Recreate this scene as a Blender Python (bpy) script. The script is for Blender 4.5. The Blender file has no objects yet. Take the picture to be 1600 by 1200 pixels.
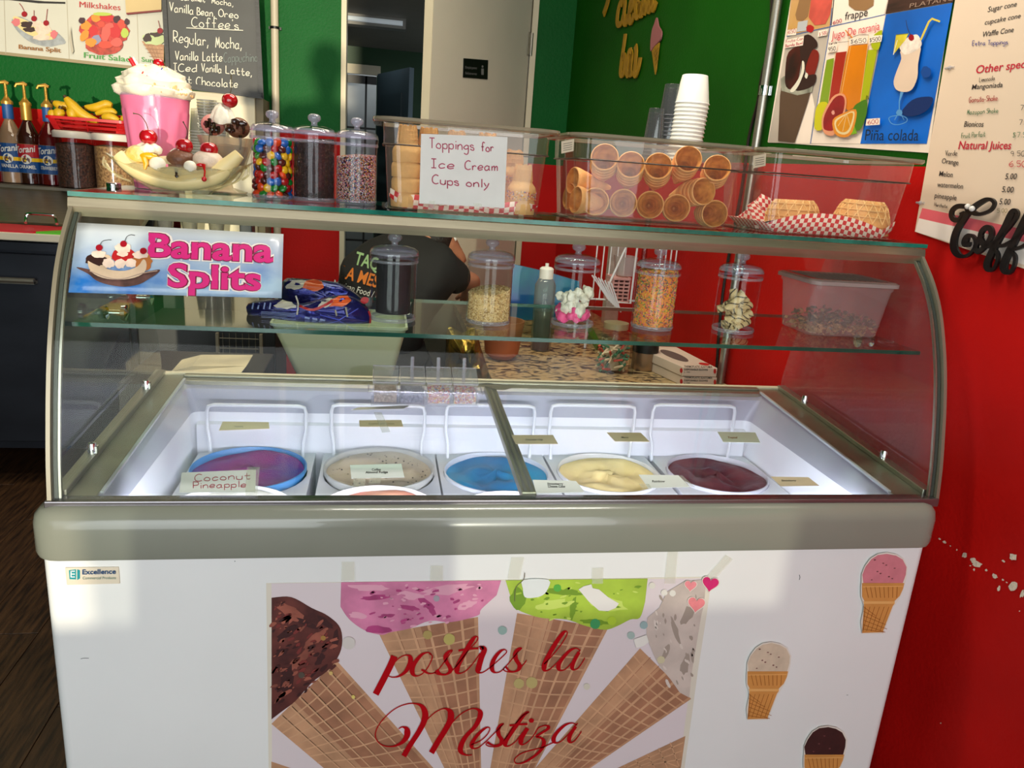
import bpy, bmesh, math, random
from mathutils import Vector, Matrix
from mathutils.geometry import tessellate_polygon
random.seed(7)
SC = bpy.context.scene
COL = SC.collection
R = math.radians
PI = math.pi
# ---------------------------------------------------------------- camera
F_PX = 1186.0
H = 1.45
CX = Vector((0.98457058, -0.16001427, 0.07082522))
CY = Vector((0.02368232, -0.27917298, -0.95994874))   # image down
CZ = Vector((0.17337798, 0.9468146, -0.271076))       # forward
CO = Vector((0, 0, H))
cam_d = bpy.data.cameras.new('camera')
cam_d.sensor_width = 36
cam_d.lens = F_PX / 1600 * 36
cam_d.clip_start = 0.02
cam = bpy.data.objects.new('camera', cam_d)
COL.objects.link(cam)
cam.matrix_world = Matrix(((CX.x, -CY.x, -CZ.x, 0), (CX.y, -CY.y, -CZ.y, 0), (CX.z, -CY.z, -CZ.z, H), (0, 0, 0, 1)))
SC.camera = cam
SC.view_settings.view_transform = 'Standard'
SC.view_settings.look = 'None'
SC.view_settings.gamma = 1
SC.view_settings.use_curve_mapping = False
SC.view_settings.exposure = 0.0
SC.cycles.transparent_max_bounces = 40
SC.cycles.max_bounces = 10
SC.cycles.diffuse_bounces = 4
SC.cycles.glossy_bounces = 4
SC.cycles.caustics_reflective = False
SC.cycles.caustics_refractive = False
SC.cycles.sample_clamp_indirect = 4.0
# ---------------------------------------------------------------- world and daylight
wd = bpy.data.worlds.new('world')
SC.world = wd
wd.use_nodes = True
wn = wd.node_tree.nodes
wn['Background'].inputs[0].default_value = (0.80, 0.90, 1.0, 1)
wn['Background'].inputs[1].default_value = 0.9


def area(name, loc, rot, sx, sy, power, col):
    l = bpy.data.lights.new(name, 'AREA')
    l.shape = 'RECTANGLE'
    l.size = sx
    l.size_y = sy
    l.energy = power
    l.color = col
    o = bpy.data.objects.new(name, l)
    COL.objects.link(o)
    o.location = loc
    o.rotation_euler = rot
    return o


# daylight through the shop window behind the camera, and fill lights added at the ceiling
area('window_daylight', (-0.25, -1.42, 1.35), (R(90), 0, 0), 3.3, 2.3, 91, (0.93, 0.98, 1.0))
area('added_ceiling_fill', (-1.0, 2.9, 2.78), (0, 0, 0), 1.2, 0.5, 12, (1.0, 0.84, 0.6))  # unseen lamp added as warm fill for the back left
area('added_ceiling_fill', (0.3, 2.5, 2.78), (0, 0, 0), 1.2, 0.5, 15, (1.0, 0.86, 0.64))  # unseen lamp added as warm fill for the door and back wall
area('added_tube_fill', (0.40, 1.62, 2.76), (0, 0, 0), 1.3, 0.12, 25, (1.0, 0.95, 0.86))  # unseen tube added to brighten the cards on the lids
sd = bpy.data.lights.new('sun', 'SUN')
sd.energy = 3.0
sd.angle = R(1.0)
sd.color = (1.0, 0.88, 0.66)
sun = bpy.data.objects.new('sun', sd)
COL.objects.link(sun)
SUNV = Vector((-0.055, 1.0, 0.055)).normalized()
sun.rotation_euler = SUNV.to_track_quat('-Z', 'Y').to_euler()
sun.location = (0, -3, 2)


ORD = ['top', 'second', 'third', 'fourth', 'fifth', 'sixth', 'seventh', 'eighth', 'ninth', 'tenth', 'eleventh', 'twelfth', 'thirteenth', 'fourteenth', 'fifteenth', 'sixteenth', 'seventeenth', 'eighteenth', 'nineteenth', 'twentieth']


def fromtop(k):
    return 'topmost' if k == 0 else ORD[min(k, 19)] + ' from the top,'


# ---------------------------------------------------------------- picture helpers
def ray(px, py):
    return CX * (px - 800) + CY * (py - 600) + CZ * F_PX


def W(px, py, Y):
    r = ray(px, py)
    return CO + r * (Y / r.y)


def WZ(px, py, z):
    r = ray(px, py)
    return CO + r * ((z - H) / r.z)


def MPP(Y):
    return (W(601, 300, Y) - W(600, 300, Y)).length


class Plane:
    def __init__(s, p, n):
        s.p = Vector(p)
        s.n = Vector(n).normalized()

    def __call__(s, px, py, off=0.0):
        r = ray(px, py)
        q = s.p + s.n * off
        return CO + r * ((q - CO).dot(s.n) / r.dot(s.n))


# ---------------------------------------------------------------- materials
def lin(c):
    return tuple((x / 255 / 12.92) if x <= 10 else ((x / 255 + 0.055) / 1.055) ** 2.4 for x in c) + (1,)


_M = {}


def M(name, col=(200, 200, 200), rough=0.5, metal=0.0, noise=None, bump=None, spec=0.5, emit=None, col2=None,
      coat=0.0, stretch=None, trans=0.0):
    """procedural principled material; noise=(scale, amount) varies the colour, bump=(scale, strength)"""
    if name in _M:
        return _M[name]
    m = bpy.data.materials.new(name)
    m.use_nodes = True
    nt = m.node_tree
    b = nt.nodes['Principled BSDF']
    b.inputs['Base Color'].default_value = lin(col)
    b.inputs['Roughness'].default_value = rough
    b.inputs['Metallic'].default_value = metal
    b.inputs['Specular IOR Level'].default_value = spec
    b.inputs['Coat Weight'].default_value = coat
    b.inputs['Transmission Weight'].default_value = trans
    tc = nt.nodes.new('ShaderNodeTexCoord')
    src = tc.outputs['Object']
    if stretch:
        mp = nt.nodes.new('ShaderNodeMapping')
        mp.inputs['Scale'].default_value = stretch
        nt.links.new(src, mp.inputs['Vector'])
        src = mp.outputs['Vector']
    if noise is None:
        noise = (6, 0.04)
    n = nt.nodes.new('ShaderNodeTexNoise')
    n.inputs['Scale'].default_value = noise[0]
    n.inputs['Detail'].default_value = 5
    nt.links.new(src, n.inputs['Vector'])
    mx = nt.nodes.new('ShaderNodeMix')
    mx.data_type = 'RGBA'
    c = lin(col)
    a = noise[1]
    if col2 is None:
        lo = tuple(x * (1 - a) for x in c[:3]) + (1,)
        hi = tuple(min(1, x * (1 + a)) for x in c[:3]) + (1,)
    else:
        lo, hi = c, lin(col2)
    mx.inputs[6].default_value = lo
    mx.inputs[7].default_value = hi
    rp = nt.nodes.new('ShaderNodeMapRange')
    rp.inputs[1].default_value = 0.35
    rp.inputs[2].default_value = 0.65
    nt.links.new(n.outputs['Fac'], rp.inputs[0])
    nt.links.new(rp.outputs[0], mx.inputs[0])
    nt.links.new(mx.outputs[2], b.inputs['Base Color'])
    if bump:
        n2 = nt.nodes.new('ShaderNodeTexNoise')
        n2.inputs['Scale'].default_value = bump[0]
        n2.inputs['Detail'].default_value = 4
        nt.links.new(src, n2.inputs['Vector'])
        bp = nt.nodes.new('ShaderNodeBump')
        bp.inputs['Strength'].default_value = bump[1]
        bp.inputs['Distance'].default_value = 0.01
        nt.links.new(n2.outputs['Fac'], bp.inputs['Height'])
        nt.links.new(bp.outputs['Normal'], b.inputs['Normal'])
    if emit:
        b.inputs['Emission Color'].default_value = lin(col)
        b.inputs['Emission Strength'].default_value = emit
    _M[name] = m
    return m


def G(name, tint=(250, 252, 251), ior=1.5, rough=0.0, haze=0.0, hazecol=(230, 230, 235)):
    """thin clear glass or acrylic: tinted see-through plus fresnel reflection"""
    if name in _M:
        return _M[name]
    m = bpy.data.materials.new(name)
    m.use_nodes = True
    nt = m.node_tree
    nt.nodes.clear()
    out = nt.nodes.new('ShaderNodeOutputMaterial')
    tr = nt.nodes.new('ShaderNodeBsdfTransparent')
    tr.inputs[0].default_value = lin(tint)
    gl = nt.nodes.new('ShaderNodeBsdfGlossy')
    gl.inputs['Roughness'].default_value = max(rough, .035)
    fr = nt.nodes.new('ShaderNodeFresnel')
    fr.inputs['IOR'].default_value = ior
    ge = nt.nodes.new('ShaderNodeNewGeometry')
    mt = nt.nodes.new('ShaderNodeMath')
    mt.operation = 'SUBTRACT'
    mt.inputs[0].default_value = 1
    nt.links.new(ge.outputs['Backfacing'], mt.inputs[1])
    m2 = nt.nodes.new('ShaderNodeMath')
    m2.operation = 'MULTIPLY'
    nt.links.new(fr.outputs[0], m2.inputs[0])
    nt.links.new(mt.outputs[0], m2.inputs[1])
    ms = nt.nodes.new('ShaderNodeMixShader')
    nt.links.new(m2.outputs[0], ms.inputs[0])
    base = tr.outputs[0]
    if haze > 0:
        df = nt.nodes.new('ShaderNodeBsdfDiffuse')
        df.inputs[0].default_value = lin(hazecol)
        mh = nt.nodes.new('ShaderNodeMixShader')
        mh.inputs[0].default_value = haze
        nt.links.new(tr.outputs[0], mh.inputs[1])
        nt.links.new(df.outputs[0], mh.inputs[2])
        base = mh.outputs[0]
    nt.links.new(base, ms.inputs[1])
    nt.links.new(gl.outputs[0], ms.inputs[2])
    nt.links.new(ms.outputs[0], out.inputs[0])
    _M[name] = m
    return m


# ---------------------------------------------------------------- object helpers
def tag(o, label=None, cat=None, group=None, kind=None):
    if label: o['label'] = label
    if cat: o['category'] = cat
    if group: o['group'] = group
    if kind: o['kind'] = kind
    return o


def E(name, label, cat, loc=(0, 0, 0), group=None, rz=0.0, rot=None):
    o = bpy.data.objects.new(name, None)
    o.empty_display_size = 0.05
    COL.objects.link(o)
    o.location = loc
    o.rotation_euler = rot if rot else (0, 0, rz)
    return tag(o, label, cat, group)


def kids(o):
    return [c for c in bpy.data.objects if c.parent == o]


def tree(o):
    return (o, [tree(c) for c in kids(o)])


def dup(t, loc=None, rot=None, label=None, group=None, scale=None, parent=None):
    """copy of a thing (given as tree) with copies of its parts"""
    o, ch = t
    c = o.copy()
    COL.objects.link(c)
    c.parent = parent
    if loc is not None: c.location = loc
    if rot is not None: c.rotation_euler = rot
    if scale is not None: c.scale = scale
    if label: c['label'] = label
    if group: c['group'] = group
    for k in ch:
        dup(k, parent=c)
    return c


def locsum(o):
    v = Vector((0, 0, 0))
    while o:
        v += o.location
        o = o.parent
    return v


class MB:
    def __init__(s):
        s.v = []; s.f = []; s.mi = []; s.cur = 0; s.X = None

    def add(s, vs, fs):
        b = len(s.v)
        for v in vs:
            v = Vector(v)
            s.v.append(s.X @ v if s.X else v)
        for f in fs:
            s.f.append(tuple(i + b for i in f)); s.mi.append(s.cur)
        return s

    def box(s, x0, x1, y0, y1, z0, z1):
        return s.add([(x0, y0, z0), (x1, y0, z0), (x1, y1, z0), (x0, y1, z0), (x0, y0, z1), (x1, y0, z1), (x1, y1, z1), (x0, y1, z1)],
                     [(0, 3, 2, 1), (4, 5, 6, 7), (0, 1, 5, 4), (1, 2, 6, 5), (2, 3, 7, 6), (3, 0, 4, 7)])

    def loft(s, loops, cyc=False, cap0=True, cap1=True, close=True):
        n = len(loops[0]); L = len(loops)
        vs = [p for l in loops for p in l]
        fs = []
        for a in range(L if cyc else L - 1):
            b = (a + 1) % L
            for i in range(n if close else n - 1):
                j = (i + 1) % n
                fs.append((a * n + i, a * n + j, b * n + j, b * n + i))
        if not cyc:
            if cap0: fs.append(tuple(reversed(range(n))))
            if cap1: fs.append(tuple(range((L - 1) * n, L * n)))
        return s.add(vs, fs)

    def lathe(s, prof, n=24, c=(0, 0, 0), cap0=False, cap1=False, sx=1.0, sy=1.0, wob=None):
        loops = []
        for r, z in prof:
            loops.append([(c[0] + sx * r * (1 + (wob(i, n, z) if wob else 0)) * math.cos(2 * PI * i / n),
                           c[1] + sy * r * (1 + (wob(i, n, z) if wob else 0)) * math.sin(2 * PI * i / n), c[2] + z) for i in range(n)])
        return s.loft(loops, cap0=cap0, cap1=cap1)

    def tube(s, pts, r, n=8, cyc=False, caps=True):
        pts = [Vector(p) for p in pts]
        L = len(pts)
        rr = r if isinstance(r, (list, tuple)) else [r] * L
        up = None
        loops = []
        for i, p in enumerate(pts):
            a = pts[i - 1] if (i > 0 or cyc) else p
            b = pts[(i + 1) % L] if (i < L - 1 or cyc) else p
            t = (b - a)
            if t.length < 1e-9: t = Vector((0, 0, 1))
            t.normalize()
            if up is None:
                up = t.orthogonal().normalized()
            up = (up - t * up.dot(t))
            if up.length < 1e-6: up = t.orthogonal()
            up.normalize()
            w = t.cross(up)
            loops.append([p + (up * math.cos(2 * PI * k / n) + w * math.sin(2 * PI * k / n)) * rr[i] for k in range(n)])
        return s.loft(loops, cyc=cyc, cap0=caps, cap1=caps)

    def ball(s, c, r, n=12, m=8, sc=(1, 1, 1), rot=None, dim=None):
        loops = []
        for j in range(m + 1):
            th = PI * j / m
            rz = -math.cos(th)
            rr = max(math.sin(th), 0.002)
            if dim and j >= m - 1: rz -= dim * (1 if j == m else 0.5)
            loops.append([Vector((sc[0] * r * rr * math.cos(2 * PI * i / n), sc[1] * r * rr * math.sin(2 * PI * i / n), sc[2] * r * rz)) for i in range(n)])
        if rot is not None:
            loops = [[rot @ p for p in l] for l in loops]
        c = Vector(c)
        return s.loft([[p + c for p in l] for l in loops])

    def poly(s, pts):
        pts = [Vector(p) for p in pts]
        if len(pts) <= 4:
            return s.add(pts, [tuple(range(len(pts)))])
        tris = tessellate_polygon([pts])
        return s.add(pts, [tuple(t) for t in tris])

    def prism(s, pts, d):
        """polygon (3d points) extruded by vector d"""
        pts = [Vector(p) for p in pts]; d = Vector(d); n = len(pts)
        tris = [tuple(t) for t in tessellate_polygon([pts])]
        fs = tris + [tuple(i + n for i in reversed(t)) for t in tris]
        fs += [(i, (i + 1) % n, (i + 1) % n + n, i + n) for i in range(n)]
        return s.add(pts + [p + d for p in pts], fs)

    def build(s, name, mats, parent=None, smooth=None, bevel=None, origin=None, recalc=True, kind=None, world=True):
        if not isinstance(mats, (list, tuple)): mats = [mats]
        if parent is not None and world:
            o0 = locsum(parent)
        elif parent is not None:
            o0 = Vector((0, 0, 0))
        elif origin is not None:
            o0 = Vector(origin)
        else:
            xs = [v.x for v in s.v]; ys = [v.y for v in s.v]; zs = [v.z for v in s.v]
            o0 = Vector(((min(xs) + max(xs)) / 2, (min(ys) + max(ys)) / 2, min(zs)))
        me = bpy.data.meshes.new(name)
        me.from_pydata([v - o0 for v in s.v], [], s.f)
        for m in mats: me.materials.append(m)
        me.polygons.foreach_set('material_index', s.mi)
        if recalc:
            bm = bmesh.new(); bm.from_mesh(me)
            bmesh.ops.recalc_face_normals(bm, faces=bm.faces)
            bm.to_mesh(me); bm.free()
        if smooth:
            me.shade_smooth()
            me.set_sharp_from_angle(angle=R(smooth if smooth is not True else 40))
        o = bpy.data.objects.new(name, me)
        COL.objects.link(o)
        if parent is None: o.location = o0
        o.parent = parent
        if kind: o['kind'] = kind
        if bevel:
            md = o.modifiers.new('bevel', 'BEVEL'); md.width = bevel; md.segments = 2; md.limit_method = 'ANGLE'
        return o


def rrect(x0, x1, y0, y1, r, z, n=5):
    P = []
    r = min(r, (x1 - x0) / 2 - 1e-4, (y1 - y0) / 2 - 1e-4)
    for cx, cy, a0 in ((x1 - r, y1 - r, 0), (x0 + r, y1 - r, 90), (x0 + r, y0 + r, 180), (x1 - r, y0 + r, 270)):
        for k in range(n + 1):
            a = R(a0 + 90 * k / n)
            P.append((cx + r * math.cos(a), cy + r * math.sin(a), z(cx, cy) if callable(z) else z))
    return P


def crom(pts, seg=4, cyc=False):
    """catmull-rom through tuples; a repeated point is a sharp corner"""
    out = []
    n = len(pts)
    d = len(pts[0])
    for i in range(n if cyc else n - 1):
        p1 = pts[i]; p2 = pts[(i + 1) % n]
        if p1 == p2: continue
        p0 = pts[i - 1] if (i > 0 or cyc) else p1
        p3 = pts[(i + 2) % n] if (i + 2 < n or cyc) else p2
        for k in range(seg):
            t = k / seg
            out.append(tuple(0.5 * (2 * p1[j] + (p2[j] - p0[j]) * t + (2 * p0[j] - 5 * p1[j] + 4 * p2[j] - p3[j]) * t * t
                                    + (-p0[j] + 3 * p1[j] - 3 * p2[j] + p3[j]) * t ** 3) for j in range(d)))
    if not cyc: out.append(tuple(pts[-1]))
    return out


# ---------------------------------------------------------------- lettering
_TX = {}


def text_geo(s, bold=0.0):
    k = (s, bold)
    if k in _TX: return _TX[k]
    cu = bpy.data.curves.new('txt', 'FONT')
    cu.body = s
    cu.size = 1.0
    cu.resolution_u = 3
    cu.offset = bold
    ob = bpy.data.objects.new('txt', cu)
    COL.objects.link(ob)
    me = bpy.data.meshes.new_from_object(ob)
    bpy.data.objects.remove(ob)
    vs = [(v.co.x, v.co.y / 0.69) for v in me.vertices]
    fs = [tuple(p.vertices) for p in me.polygons]
    bpy.data.meshes.remove(me)
    if vs:
        x0 = min(v[0] for v in vs); x1 = max(v[0] for v in vs)
    else:
        x0, x1 = 0, 1
    _TX[k] = ([(v[0] - x0, v[1]) for v in vs], fs, x1 - x0)
    return _TX[k]


GL = {'a': '5i3j1i0g1e3e5g 5j5f6e', 'b': '0o0e 0h2j5i5f3e0f', 'c': '5i3j1i0g1e3e5f', 'd': '5i3j0h0f2e5g 5o5e', 'e': '0g5h4j2j0h0f2e5f',
      'f': '5n4o2n2e 0j4j', 'g': '5i3j0h0g2f5g 5j5c3a0b', 'h': '0o0e 0h2j4j5h5e', 'i': '1j1e 1l1m', 'j': '3j3c1a 3l3m', 'k': '0o0e 4j0g 1h4e',
      'l': '1o1e', 'm': '0j0e 0h2j3i3e 3h5j6i6e', 'n': '0j0e 0h2j4j5h5e', 'o': '2j0h0f2e4e5g4i2j', 'p': '0j0a 0i3j5i5f3e0f',
      'q': '5i3j0h0g2f5g 5j5a', 'r': '0j0e 0h2j4i', 's': '4i2j0i1h4g4e2e0f', 't': '2n2f4e5f 0j5j', 'u': '0j0f2e4e5g 5j5e', 'v': '0j2e2e5j',
      'w': '0j2e2e3i3i5e5e6j', 'x': '0j5e 5j0e', 'y': '0j2f 5j3e0a', 'z': '0j5j5j0e0e5e',
      'A': '0e3o3o6e 1h5h', 'B': '0e0o 0o4n4k0j 0j5i5f0e', 'C': '6n3o0l0g3e6f', 'D': '0e0o 0o4n6k5f0e', 'E': '5o0o0o0e0e5e 0j4j', 'F': '5o0o0o0e 0j4j',
      'G': '6n3o0l0g3e6g6i6i3i', 'H': '0o0e 6o6e 0j6j', 'I': '0o4o 2o2e 0e4e', 'J': '4o4f2e0f', 'L': '0o0e0e5e', 'M': '0e1o1o3g3g5o5o6e',
      'N': '0e0o0o5e5e5o', 'O': '3o0l0g3e6g6l3o', 'P': '0e0o 0o5n5j0i', 'R': '0e0o 0o5n5j0i 1i6e', 'S': '5n3o0m1k5i5f2e0f', 'T': '0o6o 3o3e',
      'V': '0o3e3e6o', 'W': '0o2e2e3l3l5e5e7o', '0': '2o0l0h2e4e5h5l4o2o', '1': '2o2e', '2': '0m2o5m0e0e5e', '3': '0n3o4l2j5h3e0f', '4': '4e4o4o0h0h6h',
      '5': '5o0o0o0k4k5g3e0f', '6': '4o0j0g2e5f5i3j0h', '7': '0o5o5o2e', '8': '2j0m2o4m2j0g2e5g2j', '9': '5m2o0l2j5l5l4e', '$': '5m2n1l4i4f0f 2o2d',
      '.': '1e1f', ',': '1f0c', "'": '1o1m', '-': '0h4h', '&': '5e0m2o3m0g2e5h', '/': '0e4o', ' ': ''}


def hand_strokes(s, jitter=0.0, rng=None):
    out = []
    x = 0.0
    for ch in s:
        g = GL.get(ch, '')
        if ch == ' ':
            x += 4.5; continue
        wmax = 0
        dy = rng.uniform(-jitter, jitter) if rng else 0
        for st in g.split():
            p = [(int(st[i]), ord(st[i + 1]) - 101) for i in range(0, len(st), 2)]
            wmax = max(wmax, max(q[0] for q in p))
            p = crom(p, 4) if len(p) > 2 else p
            out.append([((x + q[0]) / 10, (q[1] + dy) / 10) for q in p])
        x += wmax + 2.2
    return out, (x - 2.2) / 10


def bil(q, u, v):
    """q = BL BR TR TL picture points"""
    return ((q[0][0] * (1 - u) + q[1][0] * u) * (1 - v) + (q[3][0] * (1 - u) + q[2][0] * u) * v,
            (q[0][1] * (1 - u) + q[1][1] * u) * (1 - v) + (q[3][1] * (1 - u) + q[2][1] * u) * v)


class Decal:
    """flat print laid on a real plane; shapes are given where the print stands in the photograph"""

    def __init__(s, plane, off=0.0005, step=0.00025):
        s.pl = plane; s.off = off; s.step = step; s.b = MB(); s.mats = []; s.rng = random.Random(3)

    def mat(s, m):
        if m not in s.mats: s.mats.append(m)
        s.b.cur = s.mats.index(m)

    def up(s, k=1):
        s.off += s.step * k; return s

    def poly(s, pts, m, smooth=0):
        s.mat(m)
        if smooth: pts = crom(pts, smooth, True)
        s.b.poly([s.pl(x, y, s.off) for x, y in pts]); s.up(); return s

    def blob(s, cx, cy, rx, ry, m, jag=0.08, n=18, rot=0, a0=0, a1=360):
        pts = []
        for i in range(n):
            a = R(a0 + (a1 - a0) * i / (n if a1 - a0 == 360 else n - 1))
            k = 1 + s.rng.uniform(-jag, jag)
            x = rx * k * math.cos(a); y = ry * k * math.sin(a)
            pts.append((cx + x * math.cos(R(rot)) - y * math.sin(R(rot)), cy + x * math.sin(R(rot)) + y * math.cos(R(rot))))
        return s.poly(pts, m)

    def line(s, pts, w, m, up=True):
        s.mat(m)
        P = []
        n = len(pts)
        ws = w if isinstance(w, (list, tuple)) else [w] * n
        for i, p in enumerate(pts):
            a = pts[max(i - 1, 0)]; b = pts[min(i + 1, n - 1)]
            dx, dy = b[0] - a[0], b[1] - a[1]
            l = math.hypot(dx, dy) or 1
            nx, ny = -dy / l * ws[i] / 2, dx / l * ws[i] / 2
            P.append(s.pl(p[0] + nx, p[1] + ny, s.off)); P.append(s.pl(p[0] - nx, p[1] - ny, s.off))
        s.b.add(P, [(2 * i, 2 * i + 2, 2 * i + 3, 2 * i + 1) for i in range(n - 1)])
        if up: s.up()
        return s

    def pen(s, pts, m, w0=1.2, w1=5, seg=5, taper=True, slant=0.0):
        """calligraphic stroke: thick on the downstroke, thin on the upstroke; pts in writing order"""
        p = crom(pts, seg)
        n = len(p); ws = []
        for i in range(n):
            a = p[max(i - 1, 0)]; b = p[min(i + 1, n - 1)]
            dx, dy = b[0] - a[0], b[1] - a[1]
            l = math.hypot(dx, dy) or 1
            d = max(0, (dy - slant * dx) / l)
            ws.append(w0 + (w1 - w0) * d ** 1.5)
        for _ in range(2):
            ws = [(ws[max(i - 1, 0)] + ws[i] + ws[min(i + 1, n - 1)]) / 3 for i in range(n)]
        s.off += s.step * .5
        return s.line(p, ws, m, up=False)

    def text(s, t, q, m, bold=0.0, fill=True):
        s.mat(m)
        vs, fs, w = text_geo(t, bold)
        P = []
        for x, y in vs:
            a = bil(q, x / w, y)
            P.append(s.pl(a[0], a[1], s.off))
        s.b.add(P, fs); s.up(); return s

    def hand(s, t, q, w, m, jitter=0.4):
        st, wd_ = hand_strokes(t, jitter, s.rng)
        for k in st:
            s.line([bil(q, x / wd_, y) for x, y in k], w, m, up=False)
        s.up(); return s

    def build(s, name, parent=None):
        return s.b.build(name, s.mats, parent, recalc=False)


def Q(x0, y0, x1, y1, h, lean=0.0, h1=None):
    """text quad: baseline start, baseline end, letter height in pixels"""
    h1 = h if h1 is None else h1
    return ((x0, y0), (x1, y1), (x1 + lean * h1, y1 - h1), (x0 + lean * h, y0 - h))


def sheet(plane, pts, th=0.0008, off=0.0):
    b = MB()
    b.prism([plane(x, y, off) for x, y in pts], plane.n * th)
    return b
# ---------------------------------------------------------------- common materials
m_white = M('white_enamel', (232, 234, 232), 0.28, noise=(3, 0.02), coat=0.3)
m_grey = M('grey_plastic', (134, 137, 124), 0.22, noise=(4, 0.03), coat=0.4)
m_alu = M('brushed_aluminium', (176, 172, 160), 0.32, 0.9, noise=(60, 0.06), stretch=(0.5, 6, 6))
m_frame = M('anodised_frame', (150, 148, 130), 0.35, 0.7, noise=(20, 0.05))
m_steel = M('stainless_steel', (140, 134, 118), 0.33, 0.85, noise=(40, 0.08), stretch=(0.4, 4, 4))
m_dsteel = M('dark_steel', (70, 76, 86), 0.4, 0.7, noise=(10, 0.1))
m_chrome = M('chrome', (225, 225, 225), 0.08, 1.0, noise=(5, 0.01))
m_teal = M('glass_edge_teal', (40, 140, 118), 0.12, noise=(30, 0.25), trans=0.4)
m_teald = M('glass_edge_deep', (38, 92, 78), 0.12, noise=(12, 0.2), trans=0.3)
m_glass = G('clear_glass', (250, 253, 251), 1.25)
m_glassg = G('green_glass', (238, 248, 243), 1.4)
m_acryl = G('clear_acrylic', (251, 250, 253), 1.45, 0.02)
m_acryle = G('acrylic_rim', (236, 234, 242), 1.7, 0.03, haze=0.22, hazecol=(225, 222, 235))
m_poly = G('clear_polycarbonate', (250, 248, 245), 1.5, 0.03, haze=0.045, hazecol=(235, 215, 200))
m_polyr = G('polycarbonate_rim', (190, 182, 168), 1.8, 0.06, haze=0.30, hazecol=(215, 200, 170))
m_black = M('black_plastic', (14, 14, 15), 0.4)
m_paper = M('white_paper', (228, 226, 218), 0.7, noise=(20, 0.03))
m_cardp = M('tan_card', (196, 182, 148), 0.7, noise=(30, 0.05))
m_ink = M('black_ink', (24, 22, 22), 0.6)
m_redink = M('red_marker', (176, 40, 62), 0.6)
m_tape = G('clear_tape', (253, 253, 250), 1.3, 0.2, haze=0.16, hazecol=(244, 244, 238))
m_wire = M('white_wire', (232, 232, 236), 0.35)
m_skin = M('skin', (188, 128, 98), 0.5, noise=(30, 0.08), bump=(120, 0.1))
m_red = M('red_wall_paint', (182, 17, 13), 0.55, noise=(3, 0.10), bump=(110, 0.12), spec=.12)
m_green = M('green_wall_paint', (7, 86, 32), 0.5, noise=(3, 0.10), bump=(90, 0.16), spec=.12)
m_green2 = M('green_side_paint', (17, 76, 8), 0.5, noise=(3, 0.1), bump=(110, 0.1), spec=.12)
m_cream = M('cream_trim', (206, 196, 168), 0.5)
m_cherry = M('glossy_cherry', (172, 8, 22), 0.12, noise=(20, 0.15), coat=0.8)
m_stem = M('cherry_stem', (70, 62, 34), 0.6)
m_whip = M('whipped_cream', (238, 228, 204), 0.45, noise=(30, 0.05), bump=(40, 0.3))

# ---------------------------------------------------------------- room shell
YB = 4.25            # back wall
ZC = 2.85            # ceiling
RW = Plane((1.27, 1.4, 0), (-1, -0.104, 0))   # right wall
RDIR = Vector((-0.104, 1, 0)).normalized()


def rwx(y):
    return 1.27 - 0.104 * (y - 1.4)


def struct(b, name, mats, **k):
    o = b.build(name, mats, **k); o['kind'] = 'structure'
    return o


b = MB(); b.box(-3.6, 2.4, -2.2, 7.4, -0.06, -0.012)
fl = struct(b, 'floor', M('floor_subfloor', (34, 24, 16), 0.6), origin=(0, 0, 0))
m_wood = M('dark_wood_plank', (84, 58, 36), 0.45, noise=(9, 0.5), col2=(40, 26, 18), stretch=(8, 0.8, 1), bump=(60, 0.1))
b = MB(); b.box(-0.088, 0.088, -0.6, 0.6, -0.012, 0)
pk = b.build('plank', m_wood, fl, bevel=0.0015)
first = True
for i in range(27):
    x = -3.4 + i * 0.178
    for j in range(6):
        y = -1.6 + j * 1.203 + (i * 0.43) % 1.2
        if first:
            o = pk; first = False
        else:
            o = pk.copy(); COL.objects.link(o)
        o.location = (x, y, 0)
b = MB(); b.box(-3.6, 2.4, -2.2, 7.4, ZC, ZC + 0.05)
struct(b, 'ceiling', M('ceiling_paint', (150, 142, 124), 0.8, bump=(60, 0.1)))
# right wall, green above red
zsr = H + 0.075
b = MB()
for z0, z1, mi in ((0, zsr, 0), (zsr, ZC, 1)):
    b.cur = mi
    b.prism([(rwx(-2.2), -2.2, z0), (rwx(YB), YB, z0), (rwx(YB), YB, z1), (rwx(-2.2), -2.2, z1)], (0.12, 0, 0))
wr = struct(b, 'wall_right', [m_red, m_green2])
# back wall in pieces around the doorway
xj0 = W(533, 100, YB).x; xj1 = W(829, 60, YB).x; ZD = 2.42
zsl = 1.57
b = MB()
for x0, x1 in ((-3.6, xj0), (xj1 + 0.02, rwx(YB) + 0.05)):
    b.cur = 0; b.box(x0, x1, YB, YB + 0.12, 0, zsl - (0.08 if x0 > 0 else 0))
    b.cur = 1; b.box(x0, x1, YB, YB + 0.12, zsl - (0.08 if x0 > 0 else 0), ZC)
b.box(xj0, xj1 + 0.02, YB, YB + 0.12, ZD, ZC)
struct(b, 'wall_back', [m_red, m_green])
b = MB(); b.box(-3.72, -3.6, -2.2, 7.4, 0, ZC)
struct(b, 'wall_left', m_green)
b = MB()
b.box(xj0 - 0.0, xj0 + 0.025, YB - 0.015, YB + 0.13, 0, ZD); b.box(xj1, xj1 + 0.03, YB - 0.02, YB + 0.13, 0, ZD)
b.box(xj0, xj1 + 0.03, YB - 0.02, YB + 0.13, ZD - 0.03, ZD + 0.04)
struct(b, 'trim_1', m_cream)
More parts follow.
